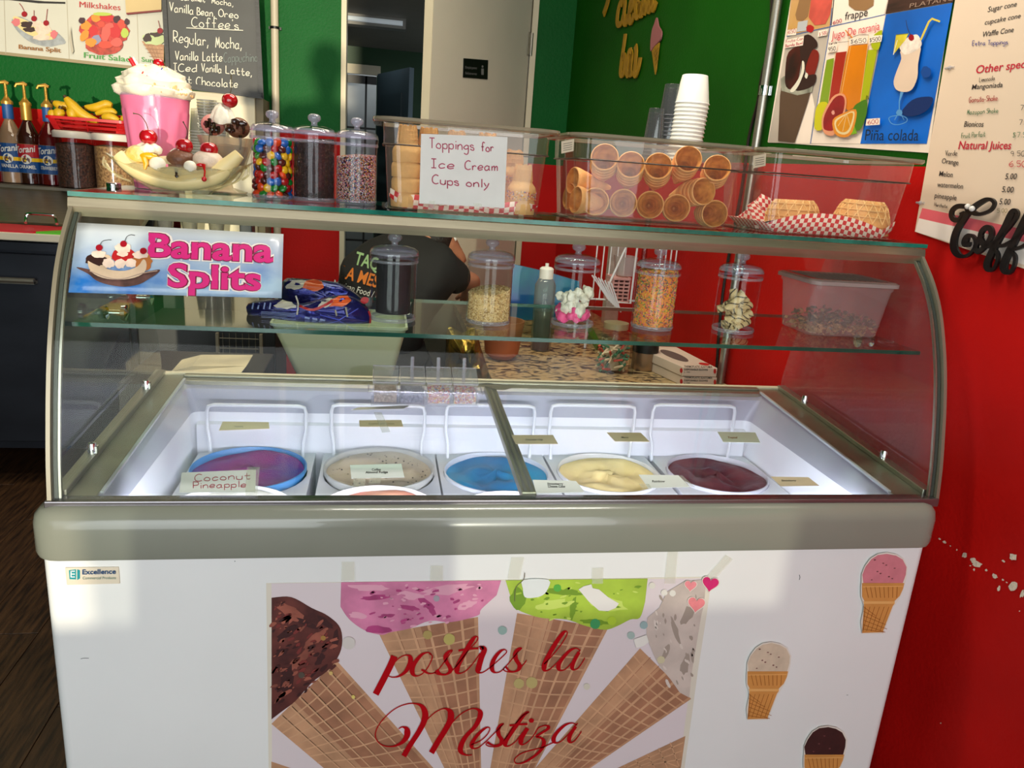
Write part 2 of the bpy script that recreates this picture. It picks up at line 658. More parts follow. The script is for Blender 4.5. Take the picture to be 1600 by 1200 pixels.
# white door ajar toward the shop
hx, hy = xj1 - 0.005, YB - 0.01
dl = 0.93
dirv = Vector((-math.cos(R(54)), -math.sin(R(54)), 0))
nrm = Vector((dirv.y, -dirv.x, 0))   # faces the camera side
if nrm.y > 0: nrm = -nrm
m_door = M('door_paint', (214, 208, 190), 0.42, noise=(2, 0.04))
b = MB()
hp = Vector((hx, hy, 0.01))
b.prism([hp, hp + dirv * dl, hp + dirv * dl + Vector((0, 0, ZD - 0.06)), hp + Vector((0, 0, ZD - 0.06))], -nrm * 0.04)
door = struct(b, 'door_1', m_door, bevel=0.003)
DP = Plane(hp, nrm)
# edge strip and hinge and sign
b = MB(); e0 = hp + dirv * (dl + 0.001)
b.prism([e0 - nrm * 0.041, e0 + nrm * 0.0005, e0 + nrm * 0.0005 + Vector((0, 0, ZD - .06)), e0 - nrm * 0.041 + Vector((0, 0, ZD - .06))], dirv * 0.004)
b.build('door_edge', M('door_edge_paint', (214, 204, 176), 0.4), door)
for z in (0.3, 1.2, 2.02):
    b = MB(); b.tube([hp - dirv * -0.0 + nrm * 0.012 + Vector((0, 0, z)), hp + nrm * 0.012 + Vector((0, 0, z + 0.11))], 0.008)
    b.prism([hp + nrm * 0.002 + dirv * 0.03 + Vector((0, 0, z)), hp + nrm * 0.002 + Vector((0, 0, z)), hp + nrm * 0.002 + Vector((0, 0, z + .11)), hp + nrm * 0.002 + dirv * 0.03 + Vector((0, 0, z + .11))], nrm * 0.003)
    b.build('hinge', m_alu, door, smooth=True)
sg = sheet(DP, [(724, 91), (762, 94), (761, 124), (723, 121)], 0.003).build('restroom_sign', m_black)
tag(sg, 'small black sign with faint lettering on the white door', 'sign')
m_dim = M('dim_lettering', (120, 122, 122), 0.5)
d = Decal(DP, 0.0036)
d.text('Employees', Q(727, 107, 745, 108.2, 4), m_dim); d.text('Solamente', Q(727, 116, 745, 117.2, 4), m_dim)
d.blob(754, 104, 1.6, 1.8, m_dim, 0); d.poly([(752, 107), (756, 107.3), (756, 117), (752, 117)], m_dim)
d.build('lettering', sg)
# ceiling and walls of the room beyond the doorway
b = MB(); b.box(-2.0, -1.9, YB + .12, 7.4, 0, ZC)
struct(b, 'wall_back_room_left', m_green)
b = MB()
xb0 = W(533, 150, 6.6).x; xb1 = W(588, 150, 6.6).x; zb = W(560, 112, 6.6).z
b.box(-2, xb0, 6.6, 6.7, 0, ZC); b.box(xb1, 2.4, 6.6, 6.7, 0, ZC); b.box(xb0, xb1, 6.6, 6.7, zb, ZC)
struct(b, 'wall_back_room', M('back_room_green', (16, 62, 24), 0.5))
# pale wall outside the barred gate with block joints
b = MB(); b.box(-1.6, 1.6, 7.3, 7.4, 0, ZC)
struct(b, 'wall_outside', M('pale_block_wall', (150, 152, 152), 0.7, noise=(4, 0.1)))
yg = 6.58
b = MB()
b.box(xb0 - .05, xb1 + .03, yg - .03, yg, zb - 0.02, zb + 0.05)
struct(b, 'trim_2', m_cream)
gt = E('barred_gate', 'black barred gate seen through the far doorway', 'gate', (xb0, yg, 0))
b = MB(); b.box(xb0, xb1, yg - .02, yg, zb - .09, zb - .03); b.build('top_rail', m_black, gt)
for px in (541, 571):
    x = W(px, 200, yg).x
    b = MB(); b.box(x - .008, x + .008, yg - .02, yg, 0.1, zb - .03); b.build('bar', m_black, gt)
for py in (200, 375):
    z = W(560, py, yg).z
    b = MB(); b.box(xb0, xb1, yg - .024, yg - .004, z - .008, z + .008); b.build('crossbar', m_black, gt)
# inner grey door
b = MB()
q0 = W(590, 112, 5.9); q1 = W(640, 105, 5.3)
b.prism([(q0.x, 5.9, 0.02), (q1.x, 5.3, 0.02), (q1.x, 5.3, q1.z), (q0.x, 5.9, q1.z)], (0.03, 0.03, 0))
ig = struct(b, 'door_2', M('slate_door', (66, 84, 92), 0.5))
IP = Plane((q0.x, 5.9, 0), Vector((-(5.9 - 5.3), -(q1.x - q0.x), 0)) if True else None)
b = MB()
for z0, z1 in ((0.2, 0.95), (1.05, q1.z - 0.15)):
    a0 = Vector((q0.x, 5.9, 0)).lerp(Vector((q1.x, 5.3, 0)), 0.18); a1 = Vector((q0.x, 5.9, 0)).lerp(Vector((q1.x, 5.3, 0)), 0.82)
    nn = Vector((5.3 - 5.9, -(q1.x - q0.x), 0)).normalized()
    b.prism([a0 + Vector((0, 0, z0)), a1 + Vector((0, 0, z0)), a1 + Vector((0, 0, z1)), a0 + Vector((0, 0, z1))], nn * 0.012)
b.build('door_panel', M('slate_panel', (58, 76, 84), 0.5), ig)
# fluorescent strip lamp beyond
pa = W(540, 30, 5.2); pb = W(634, 40, 5.2)
b = MB(); b.box(-1.9, 2.3, YB + .125, 6.59, pa.z + .0305, pa.z + .08); struct(b, 'ceiling_back_room', M('back_ceiling', (120, 116, 104), .7))
lf = E('strip_lamp', 'long thin ceiling strip lamp in the back room', 'lamp', (pa.x, 5.2, pa.z))
b = MB(); b.box(pa.x, pb.x, 5.15, 5.25, pa.z - .03, pa.z + 0.03); b.build('housing', M('lamp_housing', (120, 118, 110), 0.4), lf)
b = MB(); b.tube([(pa.x, 5.14, pa.z), (pb.x - .02, 5.14, pa.z)], 0.014); b.build('tube', M('lamp_tube', (205, 215, 220), 0.3, emit=0.25), lf, smooth=True)
area('back_room_light', (0.1, 5.6, 2.2), (0, 0, 0), 0.5, 0.5, 1.6, (0.9, 0.95, 1))
area('yard_light', (0.0, 7.0, 2.7), (R(20), 0, 0), 1.5, 0.5, 14, (0.9, 0.95, 1))
# unseen shop front behind the camera; openings shaped to set where the low light falls
YS = -1.5
def back_x(x, y=1.3):   # where a ray landing at x,y crossed the shop front
    return x + 0.055 * (y - YS)
def back_z(z, y=1.3):
    return z - 0.055 * (y - YS)
xr0, xr1 = back_x(-0.42), back_x(0.852)
zr0, zr1 = back_z(0.596), back_z(1.235)
b = MB()
T = -0.08
Wn = lambda x0, x1, z0, z1: b.box(x0, x1, YS + T, YS, z0, z1)
xl0 = back_x(-1.1)
xl1 = back_x(-0.33, 1.8)
Wn(xr1, 1.55, 0, 2.1); Wn(xl0, xr1, 0, zr0); Wn(-3.6, xl0, 0, 1.2)
Wn(.20, xr1, zr1, 2.42)  # solid piece placed to keep the sun off the door
Wn(-3.6, 1.55, 2.42, ZC)
for x in (-2.2,): Wn(x - .03, x + .03, 1.2, 2.42)
struct(b, 'wall_front', M('shopfront_frame', (150, 150, 150), 0.5))
b = MB(); b.box(back_x(-.5), xr1 + .01, YS - .045, YS - .040, zr0 - .01, zr1 + .01); struct(b, 'window_1', G('sun_dimming_glass', (196, 200, 202), 1.3))  # pane added and tinted to weaken the sun patch on the freezer
# pipe and conduits on the walls
m_pipe = M('white_pipe', (196, 186, 164), 0.4)
t = E('wall_pipe', 'white vertical pipe on the green wall beside the chalkboard', 'pipe', W(431, 250, YB - .03))
xa = W(430, 100, YB - .03).x
b = MB(); b.tube([(xa, YB - .03, 0.4), (xa, YB - .03, 2.8)], 0.019, 12); b.build('pipe', m_pipe, t, smooth=True)
b = MB(); zz = W(430, 45, YB).z; b.tube([(xa, YB - .03, zz - .006), (xa, YB - .03, zz + .006)], 0.023, 12); b.box(xa - .03, xa + .03, YB - .02, YB, zz - .006, zz + .006)
b.build('clamp', m_black, t, smooth=True)
ca = RW(1212, 50, 0.02); cb = RW(1183, 215, 0.02)
t = E('metal_conduit', 'silver vertical conduit pipe on the right wall behind the cones', 'pipe', (cb.x, cb.y, 0.5))
b = MB(); b.tube([(cb.x, cb.y, 0.45), (cb.x, cb.y, 2.8)], 0.0135, 12); b.build('pipe', m_chrome if False else m_alu, t, smooth=True)
for py in (143, 420):
    c = RW(1197 if py == 143 else 1154, py, 0.003)
    b = MB()
    w = RDIR * 0.035
    b.prism([c - w + Vector((0, 0, -.014)), c + w + Vector((0, 0, -.014)), c + w + Vector((0, 0, .014)), c - w + Vector((0, 0, .014))], RW.n * 0.004)
    b.tube([Vector((cb.x, cb.y, c.z - .014)), Vector((cb.x, cb.y, c.z + .014))], 0.0165, 12)
    b.build('strap', m_chrome, t, smooth=True)
pts = [RW(x, y, 0.006) for x, y in ((1206, -30), (1205, 30), (1200, 80), (1190, 120), (1184, 160), (1170, 215), (1158, 300), (1135, 420), (1125, 500), (1118, 600), (1112, 660))]
b = MB(); b.tube([Vector(p) for p in crom([tuple(p) for p in pts], 4)], 0.005, 6)
tag(b.build('black_cable', M('brown_cable', (32, 18, 12), 0.4), smooth=True), 'thin dark cable hanging beside the silver conduit', 'cable')
# chipped paint on the right wall
d = Decal(RW, 0.0006)
m_chip = M('bare_plaster', (222, 206, 184), 0.8, noise=(200, 0.15))
for cx, cy, rx, ry in ((1526, 881, 8, 5), (1521, 876, 5, 4), (1507, 868, 3.5, 4), (1554, 900, 5, 3), (1583, 917, 6, 7), (1561, 919, 2.5, 4), (1597, 928, 3, 6), (1584, 870, 6, 5), (1568, 877, 3, 1.5), (1476, 847, 3, 2), (1468, 842, 2, 1.5), (1495, 859, 1.2, 1.2), (1541, 891, 2, 2), (1567, 906, 2, 1.5), (1573, 910, 1.5, 1), (1522, 890, 1.5, 2), (1516, 884, 1.2, 1), (1485, 853, 1, 1), (1593, 955, 1, 1), (1470, 1130, 1, 1)):
    d.blob(cx, cy, rx, ry, m_chip, 0.3, 11, rot=25)
o = d.build('paint_chips', wr)
# ---------------------------------------------------------------- the dipping freezer
FX0, FX1 = -0.577, 1.173
GX0, GX1 = -0.563, 1.187
FY, FYB = 1.307, 2.015
fz = E('ice_cream_freezer', 'long white ice cream freezer with grey rim and curved glass front', 'freezer', (0.3, 1.68, 0))


def dz(y):   # the lid frame climbs gently toward the back
    return 0.838 + 0.067 * (y - 1.34)


def dzc(x, y): return dz(y)


b = MB()
loops = [rrect(FX0, FX1, FY, FYB, 0.02, z) for z in (0.07, 0.745)]
b.loft(loops, cap1=False)
b.build('body', m_white, fz, smooth=30)
b = MB(); b.box(FX0 + .05, FX1 - .05, FY + .05, FYB - .05, 0.0, 0.07); b.build('plinth', m_black, fz)
b = MB()
prof = [(-0.004, 0.738), (0.012, 0.74), (0.0145, 0.748), (0.0145, 0.80), (0.011, 0.815), (0.002, 0.826), (-0.012, 0.832), (-0.03, 0.833), (-0.03, 0.74)]
b.loft([rrect(FX0 - o, FX1 + o, FY - o - .004, FYB + o, 0.035 + max(o, -.02), z, 6) for o, z in prof], cyc=True)
b.build('bumper', m_grey, fz, smooth=50)
# steel rail under the glass
b = MB(); b.box(GX0 - .004, GX1 - .002, 1.318, 1.345, 0.822, 0.840)
b.build('front_rail', M('rail_steel', (140, 136, 138), 0.25, 0.9, noise=(2, 0.1)), fz, bevel=0.002)
# deck frame with two openings
DX0, DX1 = GX0 + .01, GX1 - .01
IX0, IX1 = -0.49, 1.095
MX0, MX1 = 0.282, 0.312
IY0, IY1 = 1.345, 1.945


def slab(b, x0, x1, y0, y1, t0, t1):
    """a slab that follows the sloping deck, from t0 below to t1 above it"""
    b.add([(x0, y0, dz(y0) - t0), (x1, y0, dz(y0) - t0), (x1, y1, dz(y1) - t0), (x0, y1, dz(y1) - t0),
           (x0, y0, dz(y0) + t1), (x1, y0, dz(y0) + t1), (x1, y1, dz(y1) + t1), (x0, y1, dz(y1) + t1)],
          [(0, 3, 2, 1), (4, 5, 6, 7), (0, 1, 5, 4), (1, 2, 6, 5), (2, 3, 7, 6), (3, 0, 4, 7)])


for nm, x0, x1, y0, y1 in (('left', DX0, IX0, IY0, 1.995), ('right', IX1, DX1, IY0, 1.995)):
    b = MB(); slab(b, x0, x1, y0, y1, 0.02, 0.0); b.build('deck_frame', m_frame, fz, bevel=0.002)
b = MB(); slab(b, IX0, IX1, 1.955, 1.995, 0.02, 0.0); slab(b, IX0 + .0, IX1, 1.978, 1.995, 0, .006); b.build('back_frame', m_frame, fz, bevel=0.002)
b = MB(); slab(b, DX0, DX1, 1.995, 2.010, 0.05, 0.006); b.build('back_edge', m_cream, fz, bevel=0.003)
b = MB(); slab(b, MX0, MX1, IY0, 1.96, 0.012, 0.006); b.build('centre_bar', m_frame, fz, bevel=0.002)
b = MB()
b.add([(MX1, 1.93, dz(1.93) + .007), (MX1 + .05, 1.945, dz(1.945) + .007), (MX1 + .03, 1.955, dz(1.955) + .007), (MX1 - .01, 1.955, dz(1.955) + .007)], [(0, 1, 2, 3)])
b.add([(MX0 - .01, 1.95, dz(1.95) + .008), (MX1 + .06, 1.945, dz(1.945) + .008), (MX1 + .02, 1.915, dz(1.915) + .008), (MX1, 1.915, dz(1.915) + .008)], [(0, 1, 2, 3)])
b.build('corner_plate', m_frame, fz)
# glass channel rails at the ends, with clamps
for X, s in ((GX0 + .012, 1), (GX1 - .012, -1)):
    b = MB(); slab(b, X - .012, X + .012, IY0, 2.0, 0.0, 0.012); b.build('glass_channel', m_alu, fz, bevel=0.002)
    for py, y in ((0, 1.50), (1, 1.86)):
        b = MB()
        b.lathe([(0.001, -0.002), (0.009, 0), (0.009, 0.016), (0.007, 0.024), (0.001, 0.025)], 14, (X + s * .004, y, dz(y) + .008))
        b.box(X - .004 + s * .002, X + .010 * s + .004, y - .006, y + .006, dz(y) + .012, dz(y) + .026)
        b.build('glass_clamp', m_chrome, fz, smooth=True)
# inner lip and liner
m_liner = M('white_liner', (232, 233, 240), 0.45, noise=(8, 0.03), bump=(14, 0.15))
m_lip = M('lilac_gasket', (168, 170, 182), 0.4)
LX0, LX1, LY0, LY1 = -0.465, 1.06, 1.355, 1.945
b = MB()
b.loft([rrect(LX0, LX1, LY0, LY1, 0.02, 0.47), rrect(LX0, LX1, LY0, LY1, 0.02, 0.80)], cap0=True, cap1=False)
lo = b.build('liner', m_liner, fz, smooth=30)
b = MB()
b.loft([rrect(IX0, IX1, IY0, IY1 + .02, 0.012, lambda x, y: dz(y) - .004), rrect(IX0 + .012, IX1 - .012, IY0 + .004, IY1 - .0, 0.012, lambda x, y: dz(y) - .016),
        rrect(LX0, LX1, LY0, LY1, 0.02, 0.80)], cap0=False, cap1=False)
b.build('inner_lip', m_lip, fz, smooth=20)
# frost ridge: a second white ledge on the back wall
b = MB()
b.loft([[(LX0 + .01, LY1 - y, z), (LX1 - .01, LY1 - y, z)] for y, z in ((0.0, 0.775), (0.012, 0.77), (0.016, 0.5), (0.0, 0.49))], cap0=False, cap1=False, close=False)
b.build('liner_panel', m_liner, fz, smooth=True)
# white bent wire dividers on the back wall of the well
m_tubeb = M('coated_wire', (226, 228, 236), 0.3)
for l, r_ in ((323, 478), (518, 664), (698, 836), (861, 993), (1021, 1149)):
    y = LY1 - .03
    xl, xr = W(l, 640, y).x, W(r_, 640, y).x
    zt = W((l + r_) / 2, 636, y).z + .004
    pts = [(xl + .008, y - .012, 0.69), (xl + .006, y - .01, 0.735), (xl, y, 0.765), (xl, y, zt - .018), (xl + .004, y, zt - .004), (xl + .018, y, zt), (xr - .018, y, zt), (xr - .004, y, zt - .004), (xr, y, zt - .018),
           (xr, y, 0.765), (xr - .006, y - .01, 0.735), (xr - .008, y - .012, 0.69)]
    b = MB(); b.tube(pts, 0.0048, 8); b.build('wire_divider', m_tubeb, fz, smooth=True)
# lamp tube inside the well, under the front edge
b = MB(); b.tube([(LX0 + .02, 1.362, .80), (LX1 - .02, 1.362, .80)], 0.006, 8); b.build('light_tube', M('led_tube', (230, 236, 255), 0.4, emit=3.0), fz, smooth=True)
area('freezer_lamp', (0.3, 1.375, 0.806), (R(28), 0, 0), 1.44, 0.03, 11.0, (0.88, 0.88, 1.0))
# sliding lids: thin glass with a slim frame
for x0, x1, lift in ((IX0 + .004, MX0 + .012, 0.0), (MX1 - .012, IX1 - .004, 0.0)):
    b = MB(); slab(b, x0, x1, IY0 + .006, 1.955, -0.001, 0.004)
    lid = b.build('sliding_lid', G('lid_glass', (251, 251, 252), 1.28), fz)
    b = MB()
    for xa, xb in ((x0, x0 + .006), (x1 - .006, x1)):
        b = MB(); slab(b, xa, xb, IY0 + .006, 1.955, -0.0005, 0.006); b.build('lid_edge', M('lid_edge_grey', (186, 190, 196), 0.3), lid)
# curved front glass
PRF = [(1.326, 0.838), (1.335, 0.90), (1.349, 0.965), (1.365, 1.03), (1.386, 1.10), (1.412, 1.165), (1.442, 1.225), (1.478, 1.275), (1.512, 1.31), (1.538, 1.335)]
PRF = crom(PRF, 3)


def curve_strip(b, x0, x1, d0, d1):
    """solid strip that follows the glass curve between x0 and x1, from depth d0 to d1 behind it"""
    L = []
    n = len(PRF)
    for i, (y, z) in enumerate(PRF):
        a = PRF[max(i - 1, 0)]; c = PRF[min(i + 1, n - 1)]
        ty, tz = c[0] - a[0], c[1] - a[1]; l = math.hypot(ty, tz)
        ny, nz = tz / l, -ty / l
        L.append([(x0, y + ny * d0, z + nz * d0), (x1, y + ny * d0, z + nz * d0), (x1, y + ny * d1, z + nz * d1), (x0, y + ny * d1, z + nz * d1)])
    b.loft(L)


b = MB(); curve_strip(b, GX0 + .006, GX1 - .006, 0, 0.005); b.build('front_glass', m_glass, fz, smooth=40)
m_rub = M('dark_seal', (62, 66, 62), 0.4)
for x, s in ((GX0, 1), (GX1, -1)):
    b = MB(); curve_strip(b, min(x, x + s * .007), max(x, x + s * .007), -0.003, 0.016); b.build('edge_trim', M('olive_trim', (150, 142, 122), 0.3, 0.5), fz, smooth=40)
    b = MB(); curve_strip(b, min(x + s * .0085, x + s * .015), max(x + s * .0085, x + s * .015), 0.006, 0.015); b.build('edge_seal', m_rub, fz, smooth=40)
    b = MB(); curve_strip(b, min(x + s * .016, x + s * .020), max(x + s * .016, x + s * .020), 0.006, 0.012); b.build('edge_strip', m_alu, fz, smooth=40)
    # end pane
    X = x + s * .010
    pts = [(X, y + .012, z) for y, z in PRF] + [(X, 1.86, 1.34)] + [(X, y, z) for y, z in crom([(1.88, 1.30), (1.93, 1.15), (1.97, 1.03), (1.995, .93), (1.998, dz(1.998) + .01)], 4)] + [(X, 1.345, dz(1.345) + .01)]
    b = MB(); b.prism(pts, (s * 0.005, 0, 0)); b.build('end_glass', G('end_glass_tint', (248, 250, 248), 1.45, haze=0.03), fz)
# top rail (bent steel) and top shelf glass
TZ = 1.356
b = MB()
b.prism([(GX0 - .002, 1.532, 1.312), (GX0 - .002, 1.528, 1.330), (GX0 - .002, 1.532, 1.345), (GX0 - .002, 1.572, 1.345), (GX0 - .002, 1.572, 1.338), (GX0 - .002, 1.545, 1.335), (GX0 - .002, 1.54, 1.312)], (GX1 - GX0 + .004, 0, 0))
b.build('top_rail', M('top_rail_steel', (170, 158, 132), 0.30, 0.85, noise=(30, 0.06), stretch=(0.3, 5, 5)), fz)
TGX0, TGX1 = GX0 - .001, GX1 + .004
b = MB(); b.box(TGX0 + .003, TGX1 - .003, 1.533, 1.855, 1.3475, TZ); tg = b.build('top_shelf', m_glassg, fz)
b = MB()
b.box(TGX0, TGX1, 1.530, 1.533, 1.3475, TZ); b.box(TGX0, TGX0 + .003, 1.533, 1.855, 1.3475, TZ); b.box(TGX1 - .003, TGX1, 1.533, 1.855, 1.3475, TZ); b.box(TGX0, TGX1, 1.855, 1.858, 1.3475, TZ)
b.build('polished_edge', m_teal, tg)
MZ = 1.128
b = MB(); b.box(GX0 + .012, GX1 - .008, 1.468, 1.86, MZ - .008, MZ); mg = b.build('middle_shelf', m_glassg, fz)
b = MB(); b.box(GX0 + .012, GX1 - .008, 1.465, 1.468, MZ - .008, MZ); b.box(GX0 + .012, GX1 - .008, 1.86, 1.8615, MZ - .008, MZ)
b.build('polished_edge', m_teald, mg)
for X, s in ((GX0 + .016, 1), (GX1 - .016, -1)):
    for y, z in ((1.62, MZ - .012), (1.62, TZ - .03), (1.80, MZ - .012)):
        b = MB(); b.X = Matrix.Translation((X, y, z)) @ Matrix.Rotation(R(90 * s), 4, 'Y')
        b.lathe([(0.001, 0), (0.013, 0.001), (0.014, 0.006), (0.006, 0.010), (0.006, 0.03), (0.016, 0.034), (0.017, 0.042), (0.001, 0.046)], 18)
        b.build('shelf_clamp', m_chrome, fz, smooth=True)
c = WZ(182, 292, TZ)
for x, y in ((c.x, 1.75), (GX1 - .05, 1.75)):
    b = MB(); b.lathe([(0.001, 0), (0.014, 0), (0.0145, 0.007), (0.013, 0.009), (0.001, 0.009)], 18, (x, y, TZ)); b.build('glass_cap', m_chrome, fz, smooth=True)
for X in (GX0 + .03, GX1 - .03):
    b = MB(); b.tube([(X, 1.80, dz(1.8)), (X, 1.80, 1.3475)], 0.0075, 10)
# white plates with round holes that hold the tubs, and the tubs
tubs = [((390, 735), 'purple'), ((593, 735), 'almond'), ((775, 735), 'blue'), ((948, 735), 'vanilla'), ((1116, 737), 'berry')]
TUZ = 0.70
m_plate = M('tub_plate', (214, 216, 224), 0.4)
ty = 1.793
txs = [WZ(p[0], 735, TUZ).x for p, _ in tubs]
for i, x in enumerate(txs):
    hw = 0.146
    b = MB()
    n = 6
    N = 4 * (n + 1)
    circ = [(x + 0.137 * math.cos(2 * PI * (k + .5) / N + 0), ty + 0.137 * math.sin(2 * PI * (k + .5) / N), TUZ - .006) for k in range(N)]
    sq = rrect(x - hw, x + hw, ty - .155, ty + .148, 0.012, TUZ - .006, n)
    b.loft([[(a[0], a[1], a[2] - .25) for a in sq][:], sq, circ], cap0=False, cap1=False)
    b.build('tub_plate', m_plate, fz, smooth=20)
# badge
FP = Plane((0, FY, 0), (0, -1, 0))
b = sheet(FP, [(102, 886), (186, 885), (188, 911), (105, 913)], 0.0025)
bd = b.build('name_badge', M('badge_beige', (214, 204, 184), 0.3), fz, bevel=0.0012)
m_bteal = M('badge_teal', (14, 138, 146), 0.4); m_bblue = M('badge_blue', (24, 66, 110), 0.4)
d = Decal(FP, 0.0027)
d.poly([(107.5, 891), (119, 889.5), (119, 905.5), (108.5, 905)], m_bteal)
d.poly([(120.5, 889.5), (125, 891), (125, 904), (120.5, 906.5)], m_bteal)
m_bw = M('badge_pale', (222, 232, 226), 0.4)
for y in (892.5, 897, 901.5): d.line([(110.5, y), (117, y)], 1.6, m_bw, up=False)
d.line([(111, 891.8), (111, 902)], 1.8, m_bw)
d.line([(122.8, 892.5), (122.8, 903)], 1.3, m_bteal)
d.text('Excellence', Q(128.5, 897.5, 181, 896.5, 7.2), m_bblue, 0.025)
d.text('Commercial Products', Q(129, 905.5, 181, 904.8, 4), M('badge_green', (96, 132, 120), 0.5))
d.build('badge_lettering', bd)
d = Decal(FP, 0.0004)
m_scuff = M('scuff_mark', (70, 74, 76), 0.6)
d.line(crom([(126, 1029.5), (131, 1028.5), (139, 1028.5)], 3), 0.8, m_scuff); d.line([(1249, 898), (1250, 902), (1249, 906)], 0.9, m_scuff)
d.blob(367, 877, 0.8, .8, m_scuff); d.blob(1324, 1086, 1.5, 1, M('scuff_pale', (190, 192, 190), 0.6))
d.build('scuff_marks', fz)['kind'] = 'stuff'

# tubs as things
tubcols = {
    'purple': (M('ice_cream_purple', (126, 30, 108), 0.45, noise=(6, 0.5), col2=(28, 44, 140), bump=(18, 0.5), spec=.1), 'purple and blue swirled ice cream'),
    'almond': (M('ice_cream_almond', (202, 186, 158), 0.5, noise=(5, 0.06), bump=(20, 0.4)), 'beige ice cream with dark flecks'),
    'blue': (M('ice_cream_blue', (0, 104, 160), 0.4, noise=(6, 0.5), col2=(4, 146, 192), bump=(12, 0.6), spec=.1), 'bright blue ice cream'),
    'vanilla': (M('ice_cream_vanilla', (238, 214, 150), 0.5, noise=(5, 0.08), bump=(14, 0.4)), 'pale yellow ice cream'),
    'berry': (M('ice_cream_berry', (58, 14, 34), 0.4, noise=(9, 0.5), col2=(104, 62, 66), bump=(14, 0.7), spec=.15), 'dark berry ice cream'),
    'white': (M('ice_cream_white', (236, 232, 228), 0.5, bump=(20, 0.4)), 'white coconut ice cream'),
    'rose': (M('ice_cream_rose', (222, 172, 140), 0.5, noise=(8, 0.3), col2=(206, 120, 110), bump=(16, 0.4)), 'cream and rose swirled ice cream'),
    'pink': (M('ice_cream_pink', (226, 170, 190), 0.5, noise=(8, 0.2), bump=(16, 0.4)), 'pale pink ice cream')}
rims = {'purple': (60, 130, 190), 'almond': (196, 196, 190), 'blue': (200, 204, 214), 'vanilla': (206, 206, 208), 'berry': (196, 196, 206)}


def tub(kind, x, y, z, lab, seed, fill=0.93):
    rg = random.Random(seed)
    t = E('ice_cream_tub', lab, 'ice cream tub', (x, y, z - .24), 'round tubs of ice cream in the freezer')
    rt = 0.134
    b = MB()
    b.lathe([(0.105, -.24), (rt - .003, -.012), (rt + .002, -.010), (rt + .002, 0), (rt - .001, 0.001), (rt - .003, -.004), (rt - .004, -.03), (0.102, -.23)], 40, (x, y, z), cap0=True, cap1=True)
    b.build('carton', M('carton_' + kind, rims.get(kind, (210, 210, 212)), 0.35), t, smooth=40)
    ph = [rg.uniform(0, 6.28) for _ in range(6)]
    b = MB()
    n = 40; loops = []
    rs = [0.0015, 0.03, 0.055, 0.08, 0.10, 0.118, 0.127, rt - .0045]
    for k, r in enumerate(rs):
        lp = []
        for i in range(n):
            a = 2 * PI * i / n
            w = 0.006 * math.sin(2 * a + ph[0] + r * 40) + 0.005 * math.sin(3 * a + ph[1] - r * 60) + 0.003 * math.sin(7 * a + ph[2] + r * 90) + rg.uniform(-.0012, .0012)
            w *= min(1, (rt - r) / .03 + .25)
            lp.append((x + r * math.cos(a), y + r * math.sin(a), z - 0.011 + w + (0.006 if k == 0 else 0)))
        loops.append(lp)
    b.loft(loops, cap0=True, cap1=False)
    b.build('ice_cream', tubcols[kind][0], t, smooth=60)
    if kind == 'almond':
        b = MB()
        for _ in range(150):
            a = rg.uniform(0, 6.28); r = rt * .95 * math.sqrt(rg.random())
            p = Vector((x + r * math.cos(a), y + r * math.sin(a), z - .011))
            s = rg.uniform(.0008, .0028)
            b.ball(p, s, 5, 3, (1, .7, .8))
        b.build('fudge_flecks', M('fudge_fleck', (60, 44, 34), 0.5), t, kind='stuff')
    return t


names = {'purple': 'tub of purple and blue swirled ice cream at the left end', 'almond': 'tub of beige ice cream with dark flecks under clear film',
         'blue': 'tub of bright blue ice cream under the centre bar', 'vanilla': 'tub of pale yellow ice cream right of the centre bar',
         'berry': 'tub of dark purplish brown ice cream at the right end'}
for i, (p, k) in enumerate(tubs):
    tub(k, txs[i], ty, TUZ + (0.012 if k in ('almond', 'purple') else 0.002), names[k], i + 1)
for px, k, lab in ((366, 'white', 'tub of white ice cream half hidden behind the front rail at left'), (592, 'rose', 'tub of cream and rose ice cream peeking over the front rail'),
                   (798, 'pink', 'tub of pale pink ice cream at the front by the centre bar')):
    q = WZ(px, 790, TUZ + .012)
    tub(k, q.x, 1.523, TUZ + (0.022 if k != 'pink' else 0.008), lab, px)
# film lid on the almond tub
LP = Plane((0, 1.34, 0.838 + 0.0055), (0, -0.067, 1))   # top of the sliding lids
# ---------------------------------------------------------------- flavour cards taped to the lids
m_faint = M('faint_print', (92, 84, 72), 0.6)


m_cardw = M('card_white', (248, 247, 250), 0.6, noise=(20, .02))
m_cardp = M('tan_card_warm', (216, 196, 168), 0.7, noise=(30, 0.05))


def card(pts, label, mat=m_cardw, lines=(), hand=None, tapes=(), off=0.0004, name='flavour_card'):
    o = sheet(LP, pts, 0.0007, off).build(name, mat)
    tag(o, label, 'sign', 'flavour cards on the freezer lids')
    if lines or hand:
        d = Decal(LP, off + 0.0009)
        for t, q, m, bo in lines: d.text(t, q, m, bo)
        if hand:
            for t, q, w in hand: d.hand(t, q, w, m_redink)
        d.build('lettering', o)
    for tp in tapes:
        sheet(LP, tp, 0.0003, off + 0.0009).build('tape', m_tape, o)
    return o


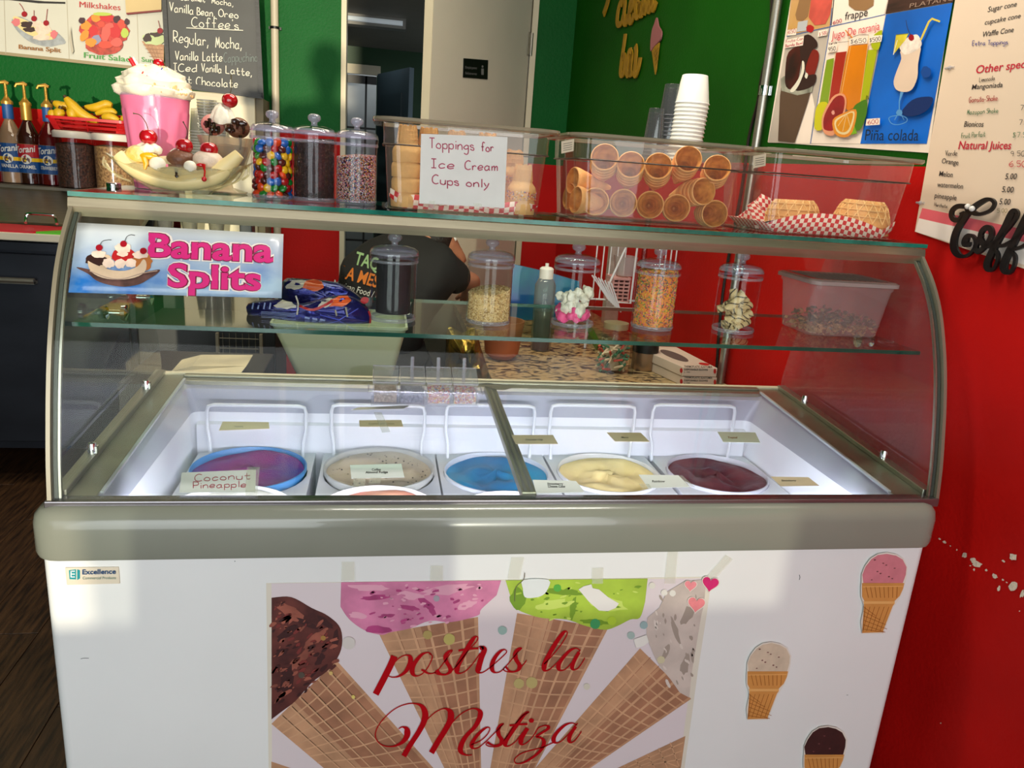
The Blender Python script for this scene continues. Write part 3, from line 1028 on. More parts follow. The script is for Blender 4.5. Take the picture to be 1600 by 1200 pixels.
card([(284, 739), (400, 734), (399, 769), (280, 770)], 'white card handwritten Coconut Pineapple in red', hand=[('Coconut', Q(305, 752, 391, 748, 11), 1.3), ('Pineapple', Q(302, 763, 384, 761, 10), 1.3)],
     tapes=[[(386, 730), (406, 730), (402, 775), (383, 775)]])
card([(547, 727), (627, 725), (632, 746), (549, 748)], 'white printed card on the beige flecked tub',
     lines=[('Coffee', Q(581, 735.5, 595, 735.3, 3.5), m_ink, .02), ('Almond Fudge', Q(571, 739.5, 606, 739, 3.2), m_ink, .03)], tapes=[[(552, 747), (571, 747), (570, 760), (552, 760)], [(578, 747), (596, 746), (594, 755), (576, 756)]])
card([(832, 750), (900, 752), (913, 769), (838, 771)], 'white printed card just right of the centre bar',
     lines=[('Strawberry', Q(855, 757.5, 880, 757.5, 3.4), m_ink, .03), ('Cheese Cake', Q(856, 761.5, 883, 761.5, 3.2), m_ink, .03)])
card([(998, 742), (1060, 743), (1078, 761), (1013, 763)], 'white printed card between the yellow and dark tubs', lines=[('Rainbow', Q(1019, 753.5, 1039, 753.5, 3.2), m_ink, .02)],
     tapes=[[(998, 756), (1014, 756), (1018, 763), (1004, 763)], [(1060, 743), (1066, 743), (1086, 761), (1078, 761)]])
card([(1204, 745), (1263, 746), (1280, 759), (1220, 760)], 'tan card lying flat at the right end of the well', m_cardp, [('Strawberry', Q(1221, 752, 1244, 752, 2.6), m_ink, .02)])
card([(348, 659), (420, 660), (421, 670), (342, 673)], 'yellowish card at the back of the left lid', m_cardp, [('Vanilla', Q(366, 667.5, 380, 667.5, 2.5), m_faint, 0)])
card([(561, 657), (627, 656.5), (630, 667), (562, 667)], 'tan card with crossed tape behind the beige tub', m_cardp, [('Cookies and Cream', Q(576, 663, 616, 663, 2.3), m_faint, 0)], tapes=[[(584, 644), (596, 644), (610, 675), (597, 676)]])
card([(799, 680), (864, 680), (872, 694), (806, 694)], 'tan card with a slanted edge right behind the centre bar', m_cardp, [('Chocolate Chip', Q(821, 688, 848, 688, 2.5), m_ink, .02)])
card([(948, 676), (1001, 676.5), (1015, 690.5), (961, 690)], 'tan slanted card behind the pale yellow tub', m_cardp, [('Mango', Q(971, 684.5, 982, 684.5, 2.5), m_ink, .02)])
card([(1121, 675), (1180, 676), (1188, 692), (1130, 691)], 'crumpled white card behind the dark tub at the right', m_paper, [('Tropical', Q(1137, 685, 1152, 685, 3), M('ochre_print', (150, 100, 50), .6), .03)])
sheet(LP, [(549, 641), (560, 637), (640, 634), (630, 639), (580, 640)], 0.0008, 0.0004).build('paper_scrap', m_paper)
tag(bpy.data.objects['paper_scrap'], 'thin torn paper scrap on the lid before the topping caddy', 'paper')
# round clear film cover on the beige tub
x, y = txs[1], ty
b = MB(); b.lathe([(0.137, -.012), (0.137, 0.004), (0.134, 0.006), (0.001, 0.006)], 40, (x, y, TUZ + .012))
o = b.build('tub_cover', G('film_cover', (246, 246, 246), 1.35, .05, haze=.04), smooth=40, origin=(x, y, TUZ)); tag(o, 'clear plastic cover over the beige flecked tub', 'cover')

# ---------------------------------------------------------------- topping caddy on the back of the deck
cz_ = dz(1.97) + .007
cl = WZ(579, 636, cz_); cr = WZ(747, 634, cz_)
cy0 = (cl.y + cr.y) / 2
cd = E('topping_caddy', 'clear acrylic caddy with four hinged topping boxes on the deck', 'caddy', (cl.x, cy0, cz_))
wx = cr.x - cl.x
b = MB()
b.box(cl.x, cr.x, cy0, cy0 + .07, cz_, cz_ + .003); b.box(cl.x, cr.x, cy0, cy0 + .0025, cz_, cz_ + .03)
b.build('tray', G('caddy_tray', (248, 248, 250), 1.45, haze=.05), cd)
b = MB(); b.tube([(cl.x - .006, cy0 + .03, cz_ + .042), (cl.x - .006, cy0 - .004, cz_ + .035), (cr.x + .006, cy0 - .004, cz_ + .035), (cr.x + .006, cy0 + .03, cz_ + .042)], 0.0025, 6); b.build('tray_rail', m_acryle, cd, smooth=True)
fills = [(190, 170, 150), (150, 152, 166), None, None]
SPR = [M('sprinkle_' + n, c, 0.4) for n, c in (('red', (196, 40, 50)), ('orange', (222, 128, 52)), ('white', (232, 226, 214)), ('blue', (60, 90, 180)), ('pink', (226, 120, 160)), ('dark', (44, 20, 18)), ('yellow', (232, 190, 60)))]
m_boxa = G('caddy_acrylic', (250, 250, 252), 1.4, haze=.03)


def sprinkle_fill(b, boxes, n, s, rg, cols):
    """little rods over the faces of a filled volume given by point sampler"""
    for _ in range(n):
        p, nv = boxes(rg)
        d = Vector((rg.uniform(-1, 1), rg.uniform(-1, 1), rg.uniform(-1, 1)))
        d = (d - nv * d.dot(nv) * .7).normalized()
        u = d.orthogonal().normalized() * s * .45; w = d.cross(u)
        b.cur = rg.choice(cols)
        e = d * s * rg.uniform(.8, 1.4)
        b.add([p + e + u, p + e - u * .5 + w * .86, p + e - u * .5 - w * .86, p - e + u, p - e - u * .5 + w * .86, p - e - u * .5 - w * .86],
              [(0, 1, 2), (5, 4, 3), (0, 3, 4, 1), (1, 4, 5, 2), (2, 5, 3, 0)])


for k in range(4):
    x0 = cl.x + .004 + k * (wx - .004) / 4; x1 = x0 + (wx - .004) / 4 - .004
    y0, y1 = cy0 + .004, cy0 + .066
    z0, z1 = cz_ + .004, cz_ + .056
    b = MB()
    for q in ((x0, x1, y0, y0 + .0015, z0, z1), (x0, x0 + .0015, y0, y1, z0, z1), (x1 - .0015, x1, y0, y1, z0, z1), (x0, x1, y1 - .0015, y1, z0, z1 + .014)): b.box(*q)
    bx = b.build('topping_box', m_boxa, cd)
    b = MB()
    b.prism([(x0, y0 - .002, z1 - .002), (x0, y0 - .002, z1 + .002), (x0, y1, z1 + .026), (x0, y1, z1 + .022)], (x1 - x0, 0, 0))
    b.build('lid', G('caddy_lid', (246, 244, 246), 1.5, haze=.14), bx)
    if k > 0:
        xm = (x0 + x1) / 2; b = MB(); b.tube([(xm, y1 - .012, z1 - .01), (xm, y1 + .0, z1 + .05)], 0.0045, 8); b.build('spoon_handle', m_acryle, bx, smooth=True)
    # rim frame
    b = MB(); b.tube([(x0, y0 - .001, z1 + .001), (x1, y0 - .001, z1 + .001), (x1, y1, z1 + .025), (x0, y1, z1 + .025)], 0.0013, 5, cyc=True); b.build('lid_rim', m_acryle, bx)
    rg = random.Random(k)
    b = MB()
    lab = ['beige nut crumbs', 'grey candy crumbs', 'rainbow sprinkles beside the grey crumbs', 'rainbow sprinkles at the right end'][k]
    if k < 2:
        b.box(x0 + .003, x1 - .003, y0 + .003, y1 - .003, z0 + .002, z0 + .03)
        o = b.build('topping_fill', M('caddy_fill_%d' % k, fills[k], 0.7, noise=(150, 0.3), bump=(90, .6)), bevel=.002)
    else:
        b.cur = 2; b.box(x0 + .004, x1 - .004, y0 + .004, y1 - .004, z0 + .002, z0 + .031)

        def smp(rg, x0=x0, x1=x1, y0=y0, y1=y1, z0=z0):
            if rg.random() < .65: return Vector((rg.uniform(x0 + .004, x1 - .004), y0 + .0035, rg.uniform(z0 + .003, z0 + .031))), Vector((0, -1, 0))
            return Vector((rg.uniform(x0 + .004, x1 - .004), rg.uniform(y0 + .004, y1 - .004), z0 + .032)), Vector((0, 0, 1))
        sprinkle_fill(b, smp, 620, .0021, rg, [0, 1, 2, 2, 3, 4, 6])
        o = b.build('topping_fill', SPR)
    tag(o, lab + ' in the clear caddy', 'topping', kind='stuff')
# ---------------------------------------------------------------- print on the freezer front
m_cone1 = M('print_cone', (184, 140, 106), 0.55, noise=(14, 0.2), bump=(60, .1))
m_cone2 = M('print_cone_dark', (160, 112, 84), 0.55, noise=(14, 0.2))
m_cone3 = M('print_cone_line', (198, 154, 118), 0.55, noise=(20, 0.1))
m_choc = M('print_choc_scoop', (104, 48, 40), 0.6, noise=(18, 0.5), col2=(62, 20, 18))
m_choc2 = M('print_choc_light', (142, 78, 62), 0.6, noise=(20, 0.3))
m_chocd = M('print_choc_dark', (54, 16, 16), 0.6)
m_pk = M('print_pink_scoop', (204, 122, 158), 0.6, noise=(14, 0.2))
m_pk2 = M('print_pink_dark', (168, 60, 116), 0.6, noise=(30, 0.2))
m_pk3 = M('print_pink_light', (222, 160, 182), 0.6)
m_lime = M('print_lime_scoop', (166, 196, 60), 0.6, noise=(12, 0.15))
m_lime2 = M('print_lime_dark', (112, 150, 30), 0.6)
m_lime3 = M('print_lime_light', (196, 218, 100), 0.6)
m_van = M('print_vanilla_scoop', (196, 182, 172), 0.6, noise=(14, 0.12))
m_van2 = M('print_vanilla_dark', (160, 146, 134), 0.6)
m_pbg = M('poster_background', (220, 209, 212), 0.35, noise=(3, 0.03), coat=.2)
m_script = M('crimson_script', (172, 0, 14), 0.5, spec=.2)
po = sheet(FP, [(416, 911), (1112, 901), (1104, 960), (1090, 1050), (1068, 1210), (420, 1215)], 0.0006, 0.0002).build('cone_poster', M('poster_border', (222, 216, 200), 0.4, coat=.2))
tag(po, 'large poster of ice cream cones taped to the freezer front', 'poster')
d = Decal(FP, 0.0009, 0.00003)
d.poly([(424, 911.5), (1104, 903.5), (1096, 960), (1081, 1050), (1060, 1208), (425, 1212)], m_pbg)


def lerp2(a, c, t): return (a[0] + (c[0] - a[0]) * t, a[1] + (c[1] - a[1]) * t)


def wcone(L, Rt, tl, tr, nu, nv, split=0.45, clip=None):
    """printed waffle cone: edge L -> tl on the left and Rt -> tr on the right"""
    d.poly([L, Rt, tr, tl], m_cone1)
    a, c = lerp2(L, Rt, split), lerp2(tl, tr, split)
    dk = [lerp2(L, Rt, split), lerp2(L, Rt, .96), lerp2(tl, tr, .96), lerp2(tl, tr, split)]
    d.poly(dk, m_cone2)
    for i in range(1, nu):
        u = i / nu
        d.line([lerp2(L, Rt, u), lerp2(tl, tr, u)], [4.2, 1.8], m_cone3, up=False)
        d.line([(lerp2(L, Rt, u)[0] + 3, lerp2(L, Rt, u)[1] + 1), (lerp2(tl, tr, u)[0] + 1.4, lerp2(tl, tr, u)[1])], [1.2, .6], m_cone2, up=False)
    d.up()
    for j in range(1, nv):
        v = (j / nv) ** 1.15
        p, q = lerp2(L, tl, v), lerp2(Rt, tr, v)
        m = lerp2(p, q, .5); k = lerp2(L, tl, min(1, v + .02)); 
        dx, dy = tl[0] - L[0], tl[1] - L[1]; l = math.hypot(dx, dy)
        m = (m[0] + dx / l * 5, m[1] + dy / l * 5)
        d.line(crom([p, m, q], 4), 2.2, m_cone3, up=False)
    d.up()


# cones: left (choc), upper middle (pink), lime, right (vanilla), lower pieces
wcone((424, 1131), (526, 1032), (520, 1212), (688, 1212), 7, 9, .35)
wcone((592, 990), (747, 964), (700, 1212), (752, 1212), 6, 12, .42)
wcone((808, 958), (950, 982), (764, 1212), (830, 1212), 6, 12, .40)
wcone((1000, 1013), (1080, 1092), (826, 1212), (905, 1212), 6, 12, .40)
d.poly([(424, 1190), (490, 1212), (424, 1212)], m_cone1)
d.poly([(940, 1212), (1071, 1150), (1062, 1212)], m_cone1)
for k in range(4): d.line([(960 + k * 26, 1208 - k * 6), (1068 - k * 2, 1160 + k * 13)], 1.6, m_cone3, up=False)
for k in range(5): d.line([(975 + k * 18, 1196 - k * 9), (990 + k * 18, 1212 - k * 3)], 1.4, m_cone3, up=False)
d.up()
# scoops
rg = random.Random(11)


def rag(pts, j=2.0, seg=5):
    p = crom(pts, seg, True)
    return [(x + rg.uniform(-j, j), y + rg.uniform(-j, j)) for x, y in p]


d.poly([(424.3, 934)] + [(p[0], p[1]) for p in crom([(424.3, 934), (455, 933), (487, 950), (512, 962), (532, 982), (533, 1015), (515, 1045), (488, 1066), (462, 1095), (440, 1112), (424.3, 1124)], 5)][1:], m_choc)
for cx, cy, rx, ry, rt, m in ((455, 958, 26, 9, 30, m_choc2), (448, 990, 20, 6, -35, m_chocd), (492, 998, 20, 7, -40, m_choc2), (470, 1030, 22, 6, -50, m_choc2), (500, 1030, 12, 5, -60, m_chocd), (447, 1062, 10, 24, 10, m_chocd),
                              (508, 972, 14, 5, 40, m_chocd), (440, 1020, 12, 5, -30, m_chocd), (470, 1066, 12, 18, 25, m_choc), (436, 1090, 12, 14, 0, m_choc), (524, 1000, 5, 16, 10, m_chocd), (480, 975, 18, 4, 25, m_chocd)):
    d.blob(cx, cy, rx, ry, m, .22, 16, rt)
tops = [(533, 909.8), (783, 906.9)]
d.poly([(533, 909.8), (783, 906.9)] + crom([(776, 930), (752, 952), (746, 962), (705, 972), (672, 970), (640, 982), (610, 988), (596, 992), (570, 985), (546, 968), (532, 948)], 4), m_pk)
for cx, cy, rx, ry, rt, m in ((585, 934, 22, 4, -5, m_pk2), (640, 950, 14, 4, 10, m_pk2), (605, 962, 13, 3, -5, m_pk2), (675, 955, 8, 5, 50, m_pk2), (590, 984, 22, 6, 5, m_pk2), (665, 942, 18, 5, 40, m_pk2), (730, 945, 14, 6, -20, m_pk3),
                              (700, 922, 40, 7, -8, m_pk3), (575, 918, 30, 5, 3, m_pk3), (560, 962, 14, 5, 10, m_pk3), (640, 930, 20, 6, 10, m_pk3)):
    d.blob(cx, cy, rx, ry, m, .25, 16, rt)
d.poly([(790, 906.8), (1012, 904.2)] + crom([(1008, 940), (1000, 965), (985, 968), (965, 978), (945, 984), (915, 978), (885, 968), (850, 966), (826, 960), (806, 950), (797, 930)], 4), m_lime)
for cx, cy, rx, ry, rt, m in ((895, 950, 5, 18, 10, m_lime2), (810, 935, 12, 16, 10, m_lime2), (865, 945, 25, 8, -10, m_lime3), (950, 945, 30, 10, 5, m_lime3), (930, 972, 22, 4, 5, m_lime2), (880, 925, 30, 5, 5, m_lime2)):
    d.blob(cx, cy, rx, ry, m, .25, 16, rt)
d.poly([(1030, 950), (1042, 925), (1070, 908)] + [(1103.5, 905.2), (1100, 945), (1096, 960), (1081, 1050), (1077, 1090)] + crom([(1062, 1082), (1048, 1062), (1030, 1040), (1018, 1015), (1010, 990), (1012, 965)], 3), m_van)
for cx, cy, rx, ry, rt in ((1055, 985, 4, 22, -20), (1040, 1020, 4, 16, 20), (1070, 1040, 6, 18, 10), (1075, 960, 8, 20, 30)):
    d.blob(cx, cy, rx, ry, m_van2, .3, 14, rt)
def speck(n, x0, x1, y0, y1, ok, cols, smin, smax, rt=None):
    for _ in range(n):
        for _t in range(20):
            x, y = rg.uniform(x0, x1), rg.uniform(y0, y1)
            if ok(x, y): break
        else: continue
        s_ = rg.uniform(smin, smax)
        d.blob(x, y, s_ * rg.uniform(1.5, 3.5), s_, rg.choice(cols), .3, 8, rg.uniform(-50, 50) if rt is None else rt + rg.uniform(-20, 20)); d.off -= d.step
    d.up()


speck(120, 426, 530, 940, 1110, lambda x, y: (x - 424) ** 2 / 106 ** 2 + (y - 1020) ** 2 / 84 ** 2 < .92 and y < 1120 - (x - 424) * .9 + 10, [m_choc2, m_chocd, m_choc, m_choc2, M('print_choc_red', (118, 44, 40), .6)], 1.0, 3.2, -35)
speck(70, 540, 770, 912, 985, lambda x, y: (x - 658) ** 2 / 118 ** 2 + (y - 905) ** 2 / 78 ** 2 < .92, [m_pk3, m_pk2, m_pk, m_pk3], .8, 2.4, -5)
speck(50, 800, 1000, 910, 978, lambda x, y: (x - 902) ** 2 / 102 ** 2 + (y - 905) ** 2 / 74 ** 2 < .92, [m_lime3, m_lime, m_lime2], .8, 2.4, -5)
speck(30, 1020, 1095, 915, 1075, lambda x, y: x > 1018 + abs(y - 985) * .25 and x < 1100 - (y - 905) * .12, [m_van2, M('print_vanilla_light', (214, 202, 192), .6)], .8, 2.6, 70)
for cx, cy, r_, c in ((682, 935, 5, (170, 160, 170)), (785, 985, 7, (150, 178, 170)), (702, 999, 9, (180, 168, 96)), (668, 992, 7, (170, 150, 90)), (811, 1068, 8, (186, 170, 110)), (831, 1067, 9, (186, 170, 110)), (917, 1073, 5, (214, 208, 190)),
                      (871, 919, 6, (80, 170, 60)), (930, 975, 8, (60, 150, 90)), (956, 970, 7, (170, 200, 50)), (1006, 977, 6, (150, 176, 176)), (986, 993, 6, (164, 184, 178)), (1033, 1031, 6, (204, 196, 160)), (1019, 915, 5, (218, 216, 204)),
                      (1038, 926, 5, (222, 220, 210)), (1051, 927, 5, (222, 220, 210)), (471, 1055, 5, (80, 70, 60)), (505, 997, 4, (160, 120, 60)), (517, 1052, 3, (210, 180, 110)), (552, 1089, 3, (220, 200, 110)), (545, 1005, 10, (208, 202, 196))):
    d.blob(cx, cy, r_, r_, M('print_dot_%d' % cx, c, 0.5), .05, 14)
# script lettering
s4 = lambda pts, ox=570, oy=960, k=0.225: [(ox + x * k, oy + y * k) for x, y in pts]
PEN = lambda pts, w1=5.2, w0=1.3: d.pen(s4(pts), m_script, w0 * 1.25, w1 * 1.32)
# 'postres'
PEN([(205, 290), (180, 350), (130, 450), (75, 555)], 8.5, 3)
PEN([(180, 372), (225, 315), (275, 285), (312, 292), (315, 335), (285, 395), (235, 430), (190, 437), (158, 425)], 6)
PEN([(462, 278), (440, 265), (395, 280), (345, 340), (328, 390), (345, 425), (385, 422), (430, 380), (462, 320), (468, 288), (445, 272)], 6)
PEN([(392, 385), (410, 392), (450, 412), (500, 395), (560, 320), (595, 270), (608, 250), (585, 258), (560, 290), (568, 330), (592, 370), (590, 400), (555, 420), (510, 418), (488, 405), (498, 388)], 5.4)
PEN([(498, 388), (530, 415), (590, 405), (650, 340), (720, 250), (775, 190), (785, 160), (765, 158), (735, 195), (690, 275), (650, 350), (640, 395), (660, 410), (705, 390), (760, 330), (800, 270)], 6.2)
PEN([(650, 252), (720, 240), (790, 236)], 2.5, 2.5)
PEN([(790, 225), (812, 225), (830, 245), (810, 300), (790, 370), (790, 400), (815, 405), (850, 385)], 7)
d.blob(570 + 812 * .225, 960 + 234 * .225, 3.6, 3.2, m_script, .02); d.off -= d.step
PEN([(850, 385), (905, 340), (960, 290), (985, 262), (970, 245), (935, 262), (895, 315), (882, 370), (900, 402), (940, 398), (990, 350), (1060, 265), (1090, 235), (1068, 240), (1045, 272), (1052, 315), (1075, 355), (1065, 385), (1030, 400), (985, 398), (962, 382), (978, 362)], 5.6)
PEN([(978, 362), (1010, 395), (1060, 390), (1100, 350), (1124, 318)], 3.2)
# 'la'
PEN([(1245, 345), (1290, 300), (1360, 215), (1400, 150), (1405, 122), (1385, 122), (1345, 170), (1290, 260), (1250, 340), (1248, 385), (1275, 388), (1320, 350), (1350, 320)], 6.2)
PEN([(1495, 250), (1465, 235), (1420, 255), (1370, 310), (1345, 355), (1355, 388), (1395, 380), (1440, 330), (1485, 265), (1498, 245)], 5.6)
PEN([(1488, 262), (1455, 320), (1440, 365), (1452, 385), (1480, 375), (1510, 335), (1528, 302)], 5)
# 'Mestiza'
PEN([(235, 795), (262, 782), (292, 800), (290, 850), (250, 895), (185, 918), (115, 905), (75, 855), (85, 790), (140, 715), (220, 650), (310, 620), (385, 630), (418, 680), (412, 740), (375, 815), (320, 900), (270, 985)], 7.5)
PEN([(385, 800), (430, 735), (490, 680), (550, 655), (592, 675), (595, 730), (560, 800), (510, 880), (462, 962)], 8)
PEN([(545, 830), (600, 760), (670, 690), (745, 655), (795, 668), (800, 710), (765, 780), (700, 850), (665, 920), (672, 960), (710, 978), (745, 975)], 6.5)
PEN([(738, 905), (800, 880), (850, 835), (868, 795), (850, 785), (810, 810), (765, 860), (742, 905), (752, 930), (790, 925), (845, 880)], 5.2)
PEN([(845, 880), (905, 820), (950, 775), (965, 760), (942, 772), (925, 805), (932, 840), (950, 870), (945, 900), (915, 918), (870, 918), (842, 905), (850, 888)], 5.2)
PEN([(850, 888), (900, 910), (960, 880), (1030, 780), (1100, 700), (1138, 682), (1130, 680), (1095, 710), (1040, 790), (985, 870), (975, 905), (1000, 915), (1050, 880), (1095, 820)], 6)
PEN([(1005, 772), (1070, 765), (1130, 762)], 2.4, 2.4)
PEN([(1130, 790), (1105, 830), (1085, 870), (1088, 900), (1110, 900), (1150, 870), (1190, 815)], 6)
d.blob(570 + 1157 * .225, 960 + 738 * .225, 4.2, 3.4, m_script, 0.02)
PEN([(1180, 830), (1205, 790), (1250, 772), (1275, 780), (1265, 800), (1210, 835), (1195, 850), (1230, 862), (1245, 890), (1225, 940), (1170, 990), (1100, 1030), (1050, 1035), (1042, 1005), (1080, 970), (1150, 945), (1230, 925), (1310, 890)], 4.8)
PEN([(1475, 770), (1440, 755), (1390, 770), (1335, 820), (1310, 865), (1325, 892), (1365, 880), (1420, 825), (1465, 770), (1480, 755)], 5.6)
PEN([(1465, 778), (1430, 830), (1418, 870), (1430, 890), (1455, 880), (1480, 850), (1505, 812)], 5)
d.up()
# torn spots and paper scraps
d.poly(crom([(818, 906.3), (857, 905.9), (856, 920), (848, 930), (834, 934), (820, 933), (817, 920)], 3, True), M('enamel_showing', (224, 230, 228), .35))
d.poly([(904, 921), (912, 916), (924, 913), (926, 919), (936, 921), (950, 933), (967, 943), (962, 950), (950, 955), (936, 954), (920, 940)], M('torn_white', (226, 224, 218), .6))
d.poly([(990, 999), (1010, 992), (1014, 1003), (1006, 1009), (994, 1013)], m_paper)
d.line(crom([(820, 895), (818, 906), (806, 918), (804, 940)], 3), 1.0, M('crease', (96, 92, 66), .6))
d.build('printed_picture', po)
for k, t in enumerate([[(534, 878), (554, 878), (554, 908), (533, 908)], [(673, 884), (692, 884), (692, 907), (672, 907)], [(799, 871), (819, 871), (812, 905), (793, 905)], [(925, 888), (943, 887), (942, 912), (925, 912)], [(1044, 858), (1060, 857), (1055, 912), (1038, 912)],
                       [(1134, 867), (1145, 874), (1118, 904), (1104, 902)]]):
    sheet(FP, t, 0.0003, 0.0036).build('tape', m_tape, po)


def sticker(name, pts, label, cat, draw, grow=1.0):
    o = sheet(FP, pts, 0.0003, 0.0042).build(name, M('sticker_white', (226, 218, 206), .4))
    tag(o, label, cat)
    dd = Decal(FP, 0.0047, 0.00004)
    draw(dd)
    dd.build('sticker_print', o)
    return o


def heart(cx, cy, s, rot):
    p = []
    for i in range(28):
        a = 2 * PI * i / 28
        x = 16 * math.sin(a) ** 3; y = -(13 * math.cos(a) - 5 * math.cos(2 * a) - 2 * math.cos(3 * a) - math.cos(4 * a))
        c, n = math.cos(R(rot)), math.sin(R(rot))
        p.append((cx + (x * c - y * n) * s, cy + (x * n + y * c) * s))
    return p


for cx, cy, s, rt, c, lab in ((1079, 915, .58, 5, (232, 140, 146), 'small pale pink heart sticker at left of the three hearts'), (1110, 912, .8, 10, (206, 26, 106), 'deep pink heart sticker on the poster corner'), (1088, 944, .82, 8, (236, 136, 140), 'larger pale pink heart sticker below the other two hearts')):
    sticker('heart_sticker', heart(cx, cy, s * 1.12, rt), lab, 'sticker', lambda dd: dd.poly(heart(cx, cy, s, rt), M('heart_%d' % cx, c, .5, noise=(40, .1))))['group'] = 'heart stickers on the poster'
m_cc = M('sticker_cone', (206, 142, 72), 0.5, noise=(10, .12))
m_ccd = M('sticker_cone_line', (158, 92, 34), 0.5)
m_ccl = M('sticker_cone_light', (228, 172, 102), 0.5)


def conest(x, y, s, col, label, spots, h=1.0):
    """x,y = left top of the cone cup; s = picture scale"""
    P = lambda pts: [(x + a * s, y + c * s) for a, c in pts]
    sc = [(1, 0), (-1, -14), (4, -26), (13, -38), (24, -45), (38, -47), (52, -44), (62, -38), (68, -26), (67, -14), (63, -1)]
    full = sc[:1] and P([(-2, 0), (-2, -14), (3, -27), (12, -39.5), (24, -47), (38, -49), (53, -46), (64, -39), (70, -26), (69, -14), (66, 0), (65, 4), (60, 18), (54, 28), (51, 33), (48, 36), (36, 68), (33, 75), (32, 78), (-1, 78), (-3, 60), (2, 36), (0, 29), (-3, 20), (-3, 4)])

    def draw(dd):
        dd.poly(rag2(P(sc), .5 * s), col)
        for a, c, r in spots: dd.blob(x + a * s, y + c * s, r * s, r * s * .6, M('scoop_spot_' + label[:5], (110, 60, 60) if 'pink' in label else ((170, 150, 120) if 'cream' in label else (84, 40, 34)), .6), .3, 9)
        dd.poly(P([(-1, -1), (65, -1), (63, 8), (58, 19), (49, 28), (3, 28), (-1, 20)]), m_cc)
        dd.poly(P([(2, 31), (50, 31), (47, 35), (31, 76), (-1, 77), (2, 35)]), m_cc)
        dd.poly(P([(1, 27.5), (50, 27.5), (50, 31.5), (2, 31.5)]), m_ccl)
        for k in range(8): dd.line(P([(5 + k * 7, 5), (9 + k * 6.3, 22)]), 1.1 * s, m_ccd, up=False)
        dd.line(P([(0, 5), (63, 4)]), 1.2 * s, m_ccl, up=False)
        for k in range(6):
            dd.line(P([(4 + k * 8 - k * .6, 36), (max(0, k * 7 - 8), 74)][:2]), .9 * s, m_ccd, up=False)
            yy = 36 + k * 7
            dd.line(P([(1, yy), (min(46 - (yy - 36) * .38, 20 + k * 8), yy + 14 if yy + 14 < 76 else 76)]), .9 * s, m_ccd, up=False)
    return sticker('cone_sticker', full, label, 'sticker', draw)


def rag2(pts, j):
    return [(a + rg.uniform(-j, j), c + rg.uniform(-j, j)) for a, c in pts]


sp = [(14 + k * 9 % 40, -6 - (k * 13) % 34, 1.6) for k in range(9)]
conest(1348, 912, 1.0, M('scoop_strawberry', (206, 122, 132), .6, noise=(30, .08)), 'ice cream cone sticker with a pink scoop, highest on the freezer', sp)['group'] = 'cone stickers'
conest(1169, 1050, .96, M('scoop_cream', (206, 186, 162), .6, noise=(30, .1)), 'ice cream cone sticker with a cream scoop, middle one', sp)['group'] = 'cone stickers'
conest(1258, 1180, .94, M('scoop_choc', (58, 22, 20), .6, noise=(30, .2)), 'ice cream cone sticker with a dark brown scoop, lowest', sp[:4])['group'] = 'cone stickers'
# ---------------------------------------------------------------- acrylic jars
def jar(loc, r, h, label, cat='jar', group=None, ln=0, seg=36):
    """round canister: wall, foot, lid with a knob; loc = base centre, h = height without knob"""
    t = E('topping_jar', label, cat, loc, group)
    x, y, z = loc
    b = MB()
    b.lathe([(0.001, 0.0), (r * .93, 0), (r * .99, .002), (r, .006), (r, h - .016)], seg, loc); b.build('jar_wall', m_acryl, t, smooth=50)
    b = MB(); b.lathe([(r * .9, 0.0003), (r * .97, 0), (r * 1.012, .003), (r * 1.015, .007), (r * .985, .0085), (r * .90, .0055)], seg, loc); b.build('foot_ring', m_acryle, t, smooth=50)
    b = MB()
    b.lathe([(r * 1.035, h - .026), (r * 1.05, h - .024), (r * 1.055, h - .010), (r * 1.03, h - .003), (r * .9, h + .002), (r * .5, h + .007), (r * .2, h + .008)], seg, loc, cap1=True)
    lid = b.build('lid', m_acryl, t, smooth=50)
    b = MB(); b.lathe([(r * 1.036, h - .027), (r * 1.055, h - .026), (r * 1.055, h - .022), (r * 1.036, h - .021)], seg, loc); b.lathe([(r * .88, h + .0005), (r * 1.0, h - .004), (r * 1.05, h - .008), (r * 1.05, h - .011), (r * .98, h - .006)], seg, loc)
    b.build('lid_rim', m_acryle, lid, smooth=50, kind='stuff')
    b = MB(); k = r / .045
    b.lathe([(.008 * k, h + .007), (.006 * k, h + .010), (.0065 * k, h + .014), (.012 * k, h + .017), (.014 * k, h + .022), (.013 * k, h + .027), (.008 * k, h + .030), (.001, h + .031)], 20, loc)
    b.build('knob', m_acryle, lid, smooth=50)
    return t


